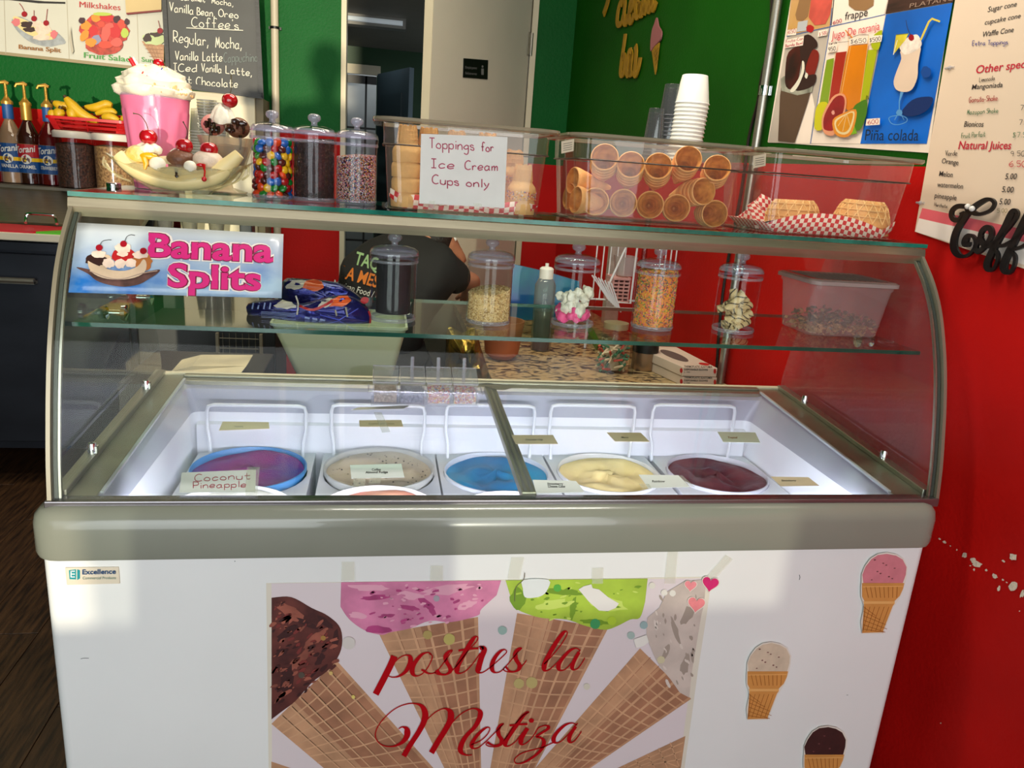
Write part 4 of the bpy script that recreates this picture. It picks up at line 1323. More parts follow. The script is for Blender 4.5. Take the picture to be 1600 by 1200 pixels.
def cyl_fill(name, loc, r, z0, z1, mats, label, n=0, s=.002, slope=.006, cols=None, seed=1, core=None, bump_r=0.0, cat='topping'):
    """filled volume inside a jar with grains over its surface"""
    rg = random.Random(seed)
    x, y, z = loc
    b = MB(); b.cur = core if core is not None else 0
    wob = lambda i, n_, zz: bump_r * math.sin(i * 2.3 + zz * 300)
    top = lambda a: z1 + slope * math.sin(a + 1)
    N = 28
    loops = []
    for f in [0, .25, .5, .75, 1]:
        loops.append([(x + r * (1 + rg.uniform(-bump_r, bump_r)) * math.cos(2 * PI * i / N), y + r * (1 + rg.uniform(-bump_r, bump_r)) * math.sin(2 * PI * i / N), z + z0 + (top(2 * PI * i / N) - z0) * f) for i in range(N)])
    for q in (.66, .33, .02):
        loops.append([(x + r * q * math.cos(2 * PI * i / N), y + r * q * math.sin(2 * PI * i / N), z + z1 + slope * q * math.sin(2 * PI * i / N + 1) + (1 - q) * .004 + rg.uniform(-1, 1) * bump_r * .05) for i in range(N)])
    b.loft(loops)

    def smp(rg):
        if rg.random() < .8:
            a = rg.uniform(PI * .95, PI * 2.05) ; nv = Vector((math.cos(a), math.sin(a), 0))
            return Vector((x, y, z + rg.uniform(z0, top(a)))) + nv * r, nv
        a = rg.uniform(0, 2 * PI); q = r * math.sqrt(rg.random())
        return Vector((x + q * math.cos(a), y + q * math.sin(a), z + z1 + slope * q / r * math.sin(a + 1) + (1 - q / r) * .004)), Vector((0, 0, 1))
    if n: sprinkle_fill(b, smp, n, s, rg, cols)
    o = b.build(name, mats, smooth=None if n else 50)
    tag(o, label, cat, kind='stuff')
    return o


def topat(px, py, dz_=0.0):
    return WZ(px, py, TZ + dz_)


# three jars on the top shelf
JT = [(427, 1.70), (491, 1.70), (556, 1.71)]
jl = []
for (px, y), py, lab in zip(JT, (308, 312, 316), ('clear jar of coloured candies, leftmost of the three topping jars on the top shelf', 'clear jar of dark chocolate curls on the top shelf, between candies and sprinkles', 'clear jar two thirds full of rainbow sprinkles on the top shelf')):
    q = W(px, py, y); c = (q.x, y, TZ)
    jl.append(c)
    jar(c, 0.0425, 0.145, lab, group='topping jars on the top shelf')
# coloured candies, each one a thing
cand = {'green': (16, 128, 40), 'red': (178, 18, 20), 'orange': (228, 72, 24), 'yellow': (236, 184, 16), 'blue': (24, 96, 176), 'brown': (78, 24, 18)}
protos = {}
rg = random.Random(5)
c = jl[0]
rc = .0425 - .0080
first = {}
cm = None
for k_, v_ in cand.items():
    b = MB(); b.ball((0, 0, 0), .0094, 12, 8, (1, 1, .58))
    m = M('candy_shell_' + k_, v_, 0.18, noise=(5, .02), coat=.6)
    first[k_] = b.build('candy', m, smooth=True, origin=(0, 0, 0)).data
    bpy.data.objects.remove(bpy.data.objects[-1]) if False else None
for o in [o for o in bpy.data.objects if o.name.startswith('candy')]:
    bpy.data.objects.remove(o)
row = 0
zz = TZ + .0105
keys = list(cand)
while zz < TZ + .118:
    n = 8
    for i in range(n):
        a = PI * .92 + (i + (row % 2) * .5) * (PI * 1.16) / n + rg.uniform(-.05, .05)
        col_ = rg.choice(['green', 'green', 'red', 'orange', 'yellow', 'blue', 'brown', 'red'])
        o = bpy.data.objects.new('candy', first[col_])
        COL.objects.link(o)
        rr = rc - rg.uniform(0, .002)
        o.location = (c[0] + rr * math.cos(a), c[1] + rr * math.sin(a), zz + rg.uniform(-.0012, .0012))
        o.rotation_euler = (rg.uniform(-.8, .8) + R(70), rg.uniform(-.6, .6), a + R(90) + rg.uniform(-.7, .7))
        tag(o, '%s sugar-coated candy in the %s row up, leftmost jar of the top shelf' % (col_, (['bottom'] + ORD[1:])[row]), 'candy', 'coloured candies in the jar')
    zz += .0128; row += 1
b = MB(); b.lathe([(.001, .004), (.029, .004), (.029, .112), (.001, .114)], 20, c)
tag(b.build('candy_heap', M('candy_heap', (70, 40, 30), .4, noise=(160, .9), col2=(30, 80, 60)), smooth=40), 'candies packed in the middle of the leftmost jar', 'candy', kind='stuff')
m_cc1 = M('chocolate_curls', (40, 18, 14), .6, noise=(120, .4)); m_cc2 = M('chocolate_curls_light', (78, 42, 30), .6)
cyl_fill('chocolate_curls', jl[1], .040, .005, .122, [m_cc1, m_cc2], 'dark chocolate curls filling the middle jar of the top shelf', 1500, .0016, cols=[0, 0, 1], seed=2)
cyl_fill('rainbow_sprinkles', jl[2], .040, .005, .098, SPR, 'rainbow sprinkles in the right hand jar of the top shelf', 6500, .0011, slope=.004, cols=[0, 1, 2, 2, 2, 5, 5, 3, 4, 1, 6], seed=3, core=5)

# ---------------------------------------------------------------- display desserts (left end of the top shelf)
def cherry(b_parent, p, r, stem, name='cherry'):
    b = MB(); b.ball(p, r, 16, 12, (1, 1, .92), dim=.18); ch = b.build(name, m_cherry, b_parent, smooth=60)
    b = MB(); b.tube(crom(stem, 4), [.0009] * (len(crom(stem, 4)) - 2) + [.0012, .0018], 6); b.build('stem', m_stem, ch, smooth=True)
    return ch


def swirl(b, c, prof, n=64, lob=9, tw=5.0, amp=.10, rgn=None):
    loops = []
    for k, (r, z) in enumerate(prof):
        ph = tw * z / .02
        lp = []
        for i in range(n):
            a = 2 * PI * i / n
            w = 1 + amp * math.cos(lob * a + ph) + amp * .5 * math.sin((lob + 4) * a - ph * .6)
            lp.append((c[0] + r * w * math.cos(a), c[1] + r * w * math.sin(a), c[2] + z + .002 * math.sin(5 * a + k)))
        loops.append(lp)
    b.loft(loops)


YT = 1.74
# milkshake: glass, whipped cream, sprinkles, straws
mc = W(250, 290, 1.80); mr = 45 * MPP(1.80)
mz = TZ + .001
mk = E('milkshake', 'pink milkshake in a tall fluted glass with whipped cream and cherry', 'dessert', (mc.x, 1.80, mz))
ztop = W(250, 152, 1.80).z - .001
rt_ = (296 - 202) / 2 * MPP(1.80)
hb = ztop - mz
b = MB()
m_shake = M('pink_shake', (236, 122, 158), .22, noise=(6, .03), coat=.6)
n = 72; loops = []
for f in (0, .02, .3, .6, .84, .86, .9, 1.0):
    r = rt_ * (.72 + .28 * f)
    fl_ = .018 if f < .85 else 0
    loops.append([(mc.x + r * (1 + fl_ * (1 if (i // 3) % 2 else -1)) * math.cos(2 * PI * i / n), 1.80 + r * (1 + fl_ * (1 if (i // 3) % 2 else -1)) * math.sin(2 * PI * i / n), mz + hb * f) for i in range(n)])
b.loft(loops); b.build('glass', m_shake, mk, smooth=30)
b = MB(); b.lathe([(rt_ * .99, hb), (rt_ * 1.02, hb - .002), (rt_ * 1.02, hb + .003), (rt_ * .98, hb + .004)], 40, (mc.x, 1.80, mz)); b.build('glass_rim', m_acryle, mk, smooth=True)
b = MB()
hw = W(250, 103, 1.80).z - ztop
swirl(b, (mc.x, 1.80, mz + hb), [(rt_ * .9, -.003), (rt_ * 1.1, .003), (rt_ * 1.16, hw * .22), (rt_ * 1.02, hw * .33), (rt_ * 1.08, hw * .48), (rt_ * .88, hw * .6), (rt_ * .9, hw * .72), (rt_ * .6, hw * .86), (rt_ * .4, hw * .97), (rt_ * .1, hw * 1.0)], 90, 7, 1.1, .035)
wc = b.build('whipped_cream', m_whip, mk, smooth=70)
b = MB(); rg = random.Random(4)
for _ in range(150):
    a = rg.gauss(-.5, .55); f = rg.random(); r = rt_ * (1.13 - .75 * f ** 1.6)
    b.ball((mc.x + r * math.cos(a), 1.80 + r * math.sin(a), mz + hb + hw * (.1 + .85 * f)), rg.uniform(.0012, .0026), 5, 3, (1, .8, 1.3))
b.build('nut_crumbs', M('nut_crumbs', (222, 178, 118), .6), mk, kind='stuff')
for px, py, m in ((218, 122, SPR[4]), (224, 124, SPR[0]), (228, 121, SPR[4]), (234, 135, SPR[3]), (218, 138, SPR[0]), (252, 109, SPR[3]), (222, 115, SPR[0])):
    y_ = 1.80 - rt_ * 1.0
    q = W(px, py, y_ + .01); b = MB(); b.tube([q, q + Vector((.003, -.002, .004))], .0012, 5); b.build('sprinkle', m, mk)
cherry(mk, W(248, 99, 1.80), .011, [tuple(W(248, 96, 1.80)), tuple(W(256, 98, 1.795)), tuple(W(261, 108, 1.79))])
for x0, y0, x1, y1 in ((206, 90, 228, 122),):
    b = MB(); b.tube([W(x0, y0, 1.78), W(x1, y1, 1.79)], .0042, 10); st_ = b.build('straw', M('straw_white', (232, 216, 214), .4), mk, smooth=True)
    b = MB(); b.tube([W(203, 91, 1.776), W(212, 106, 1.782)], .0046, 10); b.tube([W(219, 110, 1.783), W(226, 120, 1.788)], .0046, 10); b.build('straw_stripe', M('straw_red', (196, 24, 36), .4), st_, smooth=True, kind='stuff')
# sundae glass
sy = 1.80
sc = W(355, 270, sy)
sd_ = E('sundae_glass', 'tall sundae glass with chocolate sauce, cream and a cherry', 'dessert', (sc.x, sy, TZ))
S = lambda px, py, dy=0: W(px, py, sy + dy)
mp = MPP(sy)
m_dg = G('dessert_glass', (238, 230, 216), 1.6, .03, haze=.26, hazecol=(236, 224, 204))
zs = [W(352, py, sy).z for py in (292, 283, 276, 262, 235, 212)]
b = MB()
w8 = lambda i, n, z: .06 * math.cos(8 * 2 * PI * i / n) * max(0, (z - .02) / .09)
b.lathe([(.001, .001), (.040, .001), (.042, .004), (.012, .012), (.010, .020), (.022, .030), (.038, .056), (.046, .082), (.057, .118), (.054, .118), (.043, .084), (.035, .060), (.012, .034)], 64, (sc.x, sy, TZ), wob=w8)
b.build('glass', m_dg, sd_, smooth=50)
b = MB(); b.lathe([(.002, .036), (.024, .042), (.034, .060), (.042, .086), (.045, .100), (.002, .104)], 24, (sc.x, sy, TZ)); b.build('filling', M('sundae_fill', (196, 160, 126), .5, noise=(16, .5), col2=(120, 70, 50)), sd_, smooth=50)
for (px, py, rr, m, nm) in ((333, 195, 17, M('scoop_rose', (222, 152, 140), .5, bump=(60, .5)), 'pink_scoop'), (372, 200, 17, M('scoop_cocoa', (112, 70, 48), .5, noise=(40, .3), bump=(60, .6)), 'chocolate_scoop')):
    b = MB(); b.ball(S(px, py, -.005), rr * mp, 20, 14, (1, 1, .9)); b.build(nm, m, sd_, smooth=True)
m_sauce = M('chocolate_sauce', (44, 20, 12), .12, coat=.7)
b = MB()
for px, py, l in ((322, 190, 10), (327, 186, 14), (334, 192, 16), (341, 198, 12), (361, 196, 12), (370, 190, 12), (380, 198, 12), (375, 212, 22), (329, 207, 8)):
    b.tube([S(px, py, -.03), S(px + 1, py + l * .5, -.034), S(px, py + l, -.034)], [.004, .003, .0022], 8)
for px, py in ((326, 194), (334, 203), (368, 190), (378, 193), (360, 203)): b.ball(S(px, py, -.027), .008, 10, 8, (1.4, .5, .8))
b.build('sauce', m_sauce, sd_, smooth=True, kind='stuff')
b = MB(); cc = S(349, 194, -.01)
swirl(b, cc, [(.026, 0), (.028, .008), (.024, .016), (.021, .024), (.014, .034), (.006, .040)], 60, 7, 1.5, .06); b.build('whipped_cream', m_whip, sd_, smooth=70)
cherry(sd_, S(359, 157, -.01), 11.5 * mp, [tuple(S(359, 148, -.01)), tuple(S(362, 135, -.012)), tuple(S(361, 117, -.01))])
# banana split boat
by = 1.66
bo = E('banana_split', 'banana split in a long glass boat with three cherries', 'dessert', (W(280, 295, by).x, by, TZ))
B = lambda px, py, dy=0: W(px, py, by + dy)
bm_ = MPP(by)
cxb = 283; L2 = 103 * bm_
xc = B(cxb, 290).x
b = MB()
m_boat = G('boat_glass', (244, 240, 220), 1.65, .03, haze=.24, hazecol=(240, 230, 192))
n = 56
zr_ = B(283, 262).z - TZ
for pr in ([(.35, .0015), (.42, .001), (.45, .006), (.62, .016), (.80, .032), (.93, zr_ * .86), (1.0, zr_)], [(.97, zr_), (.9, zr_ * .84), (.76, .032), (.58, .018), (.4, .010)]):
    loops = []
    for f, z in pr:
        lp = []
        for i in range(n):
            a = 2 * PI * i / n
            e = abs(math.cos(a))
            sc_ = 1 + .035 * math.cos(12 * a) * f
            zz = TZ + z + (.018 * e ** 4) * f ** 3 + .003 * math.cos(12 * a) * f ** 2
            lp.append((xc + L2 * f * sc_ * math.cos(a), by + .055 * f * sc_ * math.sin(a), zz))
        loops.append(lp)
    b.loft(loops, cap0=(f < .5 or True), cap1=False)
b.build('glass_boat', m_boat, bo, smooth=60)
m_ban = M('banana_flesh', (230, 208, 148), .45, noise=(10, .08), bump=(30, .15))
for pts, rr, dy in (([(184, 241), (203, 258), (240, 276), (285, 284), (330, 277), (356, 258), (374, 241)], .018, -.022), ([(192, 240), (225, 262), (283, 268), (335, 262), (368, 247)], .013, .02)):
    p3 = [tuple(B(x, y, dy)) for x, y in pts]
    c3 = crom(p3, 4); k = len(c3)
    b = MB(); b.tube(c3, [rr * (.55 + .45 * min(1, 3.5 * min(i + 1, k - i) / k)) for i in range(k)], 14); b.build('banana_half', m_ban, bo, smooth=50)
b = MB(); b.ball(B(222, 243, -.01), .026, 20, 14, (1.2, 1, .8)); b.build('yellow_scoop', M('scoop_yellow', (232, 182, 70), .4, noise=(30, .4), col2=(236, 214, 150), bump=(60, .6)), bo, smooth=True)
b = MB(); b.ball(B(283, 250, -.01), .027, 20, 14, (1, 1, .8)); b.build('chocolate_scoop', M('scoop_cocoa', (112, 70, 48)), bo, smooth=True)
b = MB(); b.ball(B(325, 252, -.01), .027, 20, 14, (1.1, 1, .8)); b.build('cream_scoop', M('scoop_cream2', (226, 204, 180), .45, noise=(30, .1), bump=(60, .4)), bo, smooth=True)
b = MB(); b.ball((xc, by, TZ + .042), .05, 32, 14, (1.9, .72, .62)); b.build('ice_cream_base', M('cream_base', (230, 216, 172), .5, noise=(12, .08), bump=(30, .3)), bo, smooth=True)
b = MB(); b.ball(B(246, 256, -.045), .013, 12, 10, (1.2, .7, 1)); b.ball(B(297, 260, -.047), .011, 12, 10, (1.1, .7, 1)); b.build('cream_dollop', m_whip, bo, smooth=True, kind='stuff')
for px, py, r1 in ((233, 234, .021), (282, 243, .018), (324, 248, .019)):
    b = MB(); swirl(b, B(px, py, -.01), [(r1, -.006), (r1 * 1.1, 0), (r1 * .95, .006), (r1 * .6, .011), (r1 * .1, .013)], 54, 7, 1.0, .06); b.build('cream_swirl', m_whip, bo, smooth=70)
b = MB(); b.tube([B(225, 246, -.048), B(228, 256, -.05), B(226, 265, -.052)], [.006, .005, .002], 8); b.ball(B(232, 244, -.042), .010, 10, 8, (1.6, .5, .7)); b.build('mango_sauce', M('mango_sauce', (240, 168, 20), .15, coat=.6), bo, smooth=True, kind='stuff')
b = MB(); b.tube([B(275, 262, -.046), B(276, 275, -.05)], [.004, .002], 8); b.ball(B(276, 275, -.05), .0036, 8, 6); b.build('chocolate_drip', m_sauce, bo, smooth=True, kind='stuff')
b = MB(); b.tube([B(318, 257, -.046), B(320, 268, -.05), B(319, 280, -.052)], [.004, .0015, .002], 8); b.ball(B(319, 280, -.053), .005, 10, 8); b.ball(B(314, 258, -.045), .006, 8, 6, (1.5, .4, .6)); b.build('cherry_sauce', M('red_sauce', (186, 10, 20), .12, coat=.6), bo, smooth=True, kind='stuff')
cherry(bo, B(232, 214, -.01), 12.5 * bm_, [tuple(B(232, 205, -.01)), tuple(B(228, 192, -.012)), tuple(B(219, 180, -.01)), tuple(B(208, 177, -.01))])
cherry(bo, B(288, 228, -.01), 12.5 * bm_, [tuple(B(290, 218, -.01)), tuple(B(293, 205, -.012)), tuple(B(286, 190, -.01))])
cherry(bo, B(327, 234, -.01), 13 * bm_, [tuple(B(327, 225, -.01)), tuple(B(327, 212, -.012)), tuple(B(334, 194, -.01))])
for sx_ in (-1, 1):
    b = MB()
    for k in range(3):
        a0 = [(xc + sx_ * L2 * (.62 + .13 * k), by - .035 + k * .012, TZ + .02 + k * .008), (xc + sx_ * L2 * (.78 + .1 * k), by - .05 + k * .012, TZ + .03 + k * .008), (xc + sx_ * L2 * (.9 + .04 * k), by - .045 + k * .012, TZ + .05 + k * .006)]
        b.tube(crom(a0, 4), .0022, 6)
    b.build('fluted_ridge', m_boat, bo, smooth=True, kind='stuff')

# ---------------------------------------------------------------- clear bins with cones
def bin_(x0, x1, y0, y1, z, h, label, flare=.02, r=.03):
    t = E('clear_bin', label, 'bin', ((x0 + x1) / 2, (y0 + y1) / 2, z), 'clear plastic bins of cones on the top shelf')
    b = MB()
    L = [(-flare + .006, 0.001), (-flare, .004), (-.004, h * .70), (-.001, h * .705), (.001, h - .008)]
    b.loft([rrect(x0 - o, x1 + o, y0 - o, y1 + o, r, z + zz, 6) for o, zz in [(-flare + .012, .001)] + L], cap0=True, cap1=False)
    b.build('bin_wall', m_poly, t, smooth=40)
    b = MB()
    pr = [(0, h - .010), (.018, h - .010), (.022, h - .006), (.021, h - .001), (.012, h), (0, h - .003)]
    b.loft([rrect(x0 - o, x1 + o, y0 - o, y1 + o, r + o, z + zz, 6) for o, zz in pr], cyc=True)
    b.build('bin_rim', m_polyr, t, smooth=50)
    b = MB()
    b.loft([rrect(x0 - o, x1 + o, y0 - o, y1 + o, r, z + zz, 6) for o, zz in [(.0005, h * .70), (.002, h * .70 + .0015), (.0005, h * .70 + .003)]], cyc=True)
    b.build('stack_ledge', M('bin_ledge', (70, 54, 46), .3), t, smooth=50)
    return t


b1a = W(600, 318, 1.585); b1b = W(848, 336, 1.585)
Y1 = 1.585
B1 = (W(597, 300, Y1).x, W(856, 300, Y1).x)
bz1 = TZ + .0005
h1 = W(730, 195, Y1).z - bz1 + .004
bin_(B1[0], B1[1], Y1, 1.83, bz1, h1, 'clear bin of flat-bottomed cones behind the handwritten toppings note', .012)
Y2 = 1.58
B2 = (W(905, 300, Y2).x - .008, W(1160, 300, Y2).x)
h2 = W(1000, 214, Y2).z - bz1
bin_(B2[0], B2[1], Y2, 1.84, bz1, h2, 'clear bin of sugar cones lying in rows, the middle bin', .014)
B3 = (W(1196, 300, Y2).x, W(1428, 300, Y2).x)
bin_(B3[0], B3[1], Y2, 1.84, bz1, h2 + .002, 'clear bin of waffle bowls on checkered paper, rightmost bin', .014)
# small printed labels stuck on the bins
for px, py in ((877, 221), (1177, 244)):
    y = Y2 - .003
    pl = Plane((0, y, 0), (0, -1, 0))
    o = sheet(pl, [(px, py), (px + 20, py - 4), (px + 19, py + 15), (px, py + 19)], .0006).build('bin_label', M('label_cream', (206, 190, 160), .6))
    tag(o, 'small cream printed label on the %s bin' % ('middle' if px < 1000 else 'rightmost'), 'label')
    d = Decal(pl, .0008, .0001)
    for k in range(4): d.line([(px + 3, py + 4 + k * 3.4), (px + 17, py + 1.5 + k * 3.4)], .9, m_faint, up=False)
    d.build('label_print', o)
# handwritten note
NP = Plane((0, Y1 - .0035, 0), (0, -1, 0))
nt_ = sheet(NP, [(658, 209), (793, 214), (788, 325), (655, 318)], .0006).build('toppings_note', m_paper)
tag(nt_, 'white paper note handwritten Toppings for Ice Cream Cups only', 'sign')
d = Decal(NP, .0008)
m_pen = M('raspberry_pen', (168, 36, 74), .5)
for t_, q in (('Toppings', Q(671, 231, 740, 235, 16)), ('for', Q(752, 236, 771, 237, 14)), ('Ice', Q(674, 262, 709, 264, 14)), ('Cream', Q(727, 265, 777, 267, 14)), ('Cups', Q(676, 287, 716, 290, 14)), ('only', Q(729, 291, 764, 293, 13))):
    d.hand(t_, q, 1.7, m_pen, .3)
d.build('lettering', nt_)
sheet(NP, [(671, 314), (680, 314), (677, 326), (669, 326)], .0003, .0009).build('tape', m_tape, nt_)
sheet(NP, [(740, 318), (752, 318), (754, 326), (742, 327)], .0003, .0009).build('tape', m_tape, nt_)

# checkered paper liners
m_chk = bpy.data.materials.new('red_check_paper'); m_chk.use_nodes = True
nt = m_chk.node_tree; bs = nt.nodes['Principled BSDF']; bs.inputs['Roughness'].default_value = .6
ck = nt.nodes.new('ShaderNodeTexChecker'); ck.inputs['Scale'].default_value = 1
ck.inputs['Color1'].default_value = lin((196, 34, 38)); ck.inputs['Color2'].default_value = lin((226, 208, 190))
uvn = nt.nodes.new('ShaderNodeUVMap')
nt.links.new(uvn.outputs[0], ck.inputs['Vector']); nt.links.new(ck.outputs['Color'], bs.inputs['Base Color'])


def checked(name, grid, sq, label, parent=None):
    """sheet from a grid of world points; pattern follows the sheet in squares of sq metres"""
    nr, nc = len(grid), len(grid[0])
    b = MB()
    for r in range(nr - 1):
        for c in range(nc - 1):
            pass
    b.add([p for row in grid for p in row], [(r * nc + c, r * nc + c + 1, (r + 1) * nc + c + 1, (r + 1) * nc + c) for r in range(nr - 1) for c in range(nc - 1)])
    o = b.build(name, m_chk, parent, smooth=60, recalc=False)
    U = [[0] * nc for _ in range(nr)]; V = [[0] * nc for _ in range(nr)]
    for r in range(nr):
        for c in range(nc):
            if c: U[r][c] = U[r][c - 1] + (Vector(grid[r][c]) - Vector(grid[r][c - 1])).length / sq
            if r: V[r][c] = V[r - 1][c] + (Vector(grid[r][c]) - Vector(grid[r - 1][c])).length / sq
    uv = o.data.uv_layers.new(name='UVMap')
    for p in o.data.polygons:
        for li in p.loop_indices:
            vi = o.data.loops[li].vertex_index
            uv.data[li].uv = (U[vi // nc][vi % nc], V[vi // nc][vi % nc])
    md = o.modifiers.new('solid', 'SOLIDIFY'); md.thickness = .0006
    tag(o, label, 'paper')
    return o


rg = random.Random(9)


def tray_grid(x0, x1, y0, y1, z, hf, hb_, n=13, amp=.006):
    G_ = []
    for r in range(6):
        row = []
        for c in range(n):
            u = c / (n - 1); x = x0 + (x1 - x0) * u
            e = min(u, 1 - u) * (x1 - x0)
            lift = max(0, .02 - e) * 1.0
            if r == 0: p = (x, y0, z + .001 + hf(u))
            elif r == 1: p = (x, y0 + .003, z + .0012)
            elif r == 4: p = (x, y1 - .003, z + .0012)
            elif r == 5: p = (x, y1, z + .001 + hb_(u))
            else: p = (x, y0 + (y1 - y0) * (r - 1) / 3, z + .0012)
            row.append((p[0], p[1], p[2] + (lift if r in (1, 2, 3, 4) else 0)))
        G_.append(row)
    return G_


checked('checked_liner', tray_grid(B1[0] + .016, B1[1] - .016, Y1 + .014, 1.80, bz1 + .002, lambda u: .018 + .010 * abs(math.sin(u * 9)) + (.02 if u < .05 else 0), lambda u: .012), .0105, 'red and white checkered paper under the flat-bottomed cones')
checked('checked_liner', tray_grid(B3[0] + .02, B3[1] - .020, Y2 + .016, 1.79, bz1 + .002, lambda u: .004 + .042 * max(0, math.sin((1 - u) * 2.9)) ** .8 + (.035 if u > .93 else 0), lambda u: .02 + .07 * max(0, 1 - abs(u - .28) * 6)), .0095, 'red and white checkered paper under the waffle bowls')
q0, q1 = W(1150, 330, 1.70), W(1182, 300, 1.70)
checked('checked_liner', [[(q0.x + .034 + i * .009, 1.66 + j * .02, bz1 + .004 + j * .020 - abs(i - 2) * .006 * (j == 3)) for i in range(5)] for j in range(4)], .0095, 'crumpled checkered paper corner at the left of the rightmost bin')

# ---------------------------------------------------------------- cones
m_cone = M('cake_cone', (222, 172, 104), .7, noise=(40, .08), bump=(120, .15))
m_sug = M('sugar_cone', (232, 172, 102), .65, noise=(50, .15), bump=(160, .15))
m_sugi = M('sugar_cone_inside', (230, 160, 70), .7, noise=(60, .35), col2=(186, 116, 42))
m_waf = M('waffle_bowl', (208, 152, 84), .65, noise=(50, .12))


def cake_cone_mesh():
    b = MB()
    pr = [(.0285, 0), (.029, .001), (.030, .020), (.0285, .026), (.021, .036), (.0205, .038), (.0175, .068), (.017, .070), (.001, .070)]
    b.lathe([(.027, .003)] + pr, 28, (0, 0, 0))
    for k in range(14):
        a = 2 * PI * k / 14
        b.tube([(.0215 * math.cos(a), .0215 * math.sin(a), .038), (.0178 * math.cos(a), .0178 * math.sin(a), .069)], .0009, 4)
    for z_, r_ in ((.045, .0207), (.053, .0197), (.061, .0189)):
        b.tube([(r_ * math.cos(2 * PI * i / 20), r_ * math.sin(2 * PI * i / 20), z_) for i in range(20)], .0008, 4, cyc=True)
    for k in range(4):
        a = 2 * PI * k / 4 + .4; b.box(.015 * math.cos(a) - .003, .015 * math.cos(a) + .003, .015 * math.sin(a) - .003, .015 * math.sin(a) + .003, .070, .0725)
    return b.build('cake_cone', m_cone, smooth=40, origin=(0, 0, 0))


ck_ = cake_cone_mesh()
rgc = random.Random(21)
spots = [(635, 1.625, 4, 'left end'), (668, 1.665, 4, 'second'), (712, 1.70, 4, 'third'), (760, 1.70, 4, 'fourth'), (818, 1.625, 2, 'right end'), (803, 1.70, 3, 'behind the right end')]
fst = True
b = MB()
for px, y, nn, where in spots:
    x = W(px, 260, y).x
    for k in range(nn):
        if fst: o = ck_; fst = False
        else: o = ck_.copy(); COL.objects.link(o)
        o.location = (x + rgc.uniform(-.001, .001), y, bz1 + .0045 + k * .0295)
        o.scale = (1.0, 1.0, 1.0)
        o.rotation_euler = (0, 0, rgc.uniform(0, 6))
        lv = ['bottom', 'second', 'third', 'top'][k] if k < nn - 1 else 'top'
        tag(o, '%s flat-bottomed wafer cone of the %s stack in the left bin' % (lv, where), 'cone', 'upturned cake cones in the left bin')
    if where.endswith('right end'):
        c0 = (x, y, bz1 + .0045 + (nn - 1) * .0295)
        b = MB()
        for _ in range(420):
            a = rgc.uniform(0, 2 * PI); zz = rgc.uniform(.001, .017); r = .0305
            nv = Vector((math.cos(a), math.sin(a), 0))
            sprinkle_fill(b, lambda g: (Vector(c0) + nv * r + Vector((0, 0, zz)), nv), 1, .0013, rgc, [0, 1, 1, 2, 3, 5, 6])
        tag(b.build('sprinkle_band', SPR), 'band of sprinkles round the cone at the %s of the left bin' % where, 'topping', kind='stuff')
# sugar cones: nested stacks lying on their side, mouths to the front
b = MB()
Lc = .105
b.lathe([(.0245, 0), (.0262, .001), (.0268, .006), (.0262, .011), (.0225, .028), (.004, Lc), (.001, Lc + .001)], 28)
b.cur = 1
b.lathe([(.0245, 0), (.0225, .004), (.003, Lc - .008)], 28, cap1=True)
b.cur = 0
for k in range(10):
    a = 2 * PI * k / 10
    b.tube([(.0225 * math.cos(a), .0225 * math.sin(a), .03), (.010 * math.cos(a + .9), .010 * math.sin(a + .9), .075)], .0008, 4)
sg_ = b.build('sugar_cone', [m_sug, m_sugi], smooth=40, origin=(0, 0, 0))
fst = True
stacks = [(945, 245, .03, .0), (986, 257, .0, 1), (1029, 259, .0, 2), (1076, 248, -.25, 3), (1121, 262, -.15, 4), (1100, 299, -.45, 5), (930, 315, .1, 6), (974, 317, 0, 7), (1016, 320, 0, 8), (1057, 325, -.05, 9), (1117, 334, -.35, 10)]
wh = ['top row, leftmost', 'top row, second from left', 'top row, third from left', 'top row, fourth from left', 'top row, rightmost', 'middle right, between the rows', 'bottom row, leftmost', 'bottom row, second from left', 'bottom row, third from left', 'bottom row, fourth from left', 'bottom row, rightmost']
for px, py, yaw, i in stacks:
    i = int(i)
    top = py < 290
    yf = 1.635 if not top else 1.628
    if i == 5: yf = 1.63
    p = W(px, py, yf)
    for k in range(4):
        if fst: o = sg_; fst = False
        else: o = sg_.copy(); COL.objects.link(o)
        dirc = Vector((p.x / p.y * .9 + yaw * .6, 1, -.38 if top else -.05)).normalized()
        if i == 5: dirc = Vector((-.15, 1, -.12)).normalized()
        if i == 10: dirc = Vector((.10, 1, -.03)).normalized()
        o.rotation_euler = dirc.to_track_quat('Z', 'Y').to_euler()
        o.location = p + dirc * (k * .0155); o.scale = (1.13, 1.13, .95)
        tag(o, 'sugar cone, %s, %s of its stack' % (wh[i], ['front one', 'second', 'third', 'hindmost'][k]), 'cone', 'sugar cones in the middle bin')
for px, py, y in ((893, 282, 1.70), (878, 306, 1.72), (899, 312, 1.66)):
    o = sg_.copy(); COL.objects.link(o)
    dirc = Vector((.95, .25, -.1)).normalized()
    o.rotation_euler = dirc.to_track_quat('Z', 'Y').to_euler(); q = W(px, py, y); o.location = (max(q.x, B2[0] + .02), y, max(q.z, bz1 + .03))
    tag(o, 'sugar cone facing sideways at the left wall of the middle bin, %s' % {893: 'highest', 878: 'lowest', 899: 'lying in front'}[px], 'cone', 'sugar cones in the middle bin')
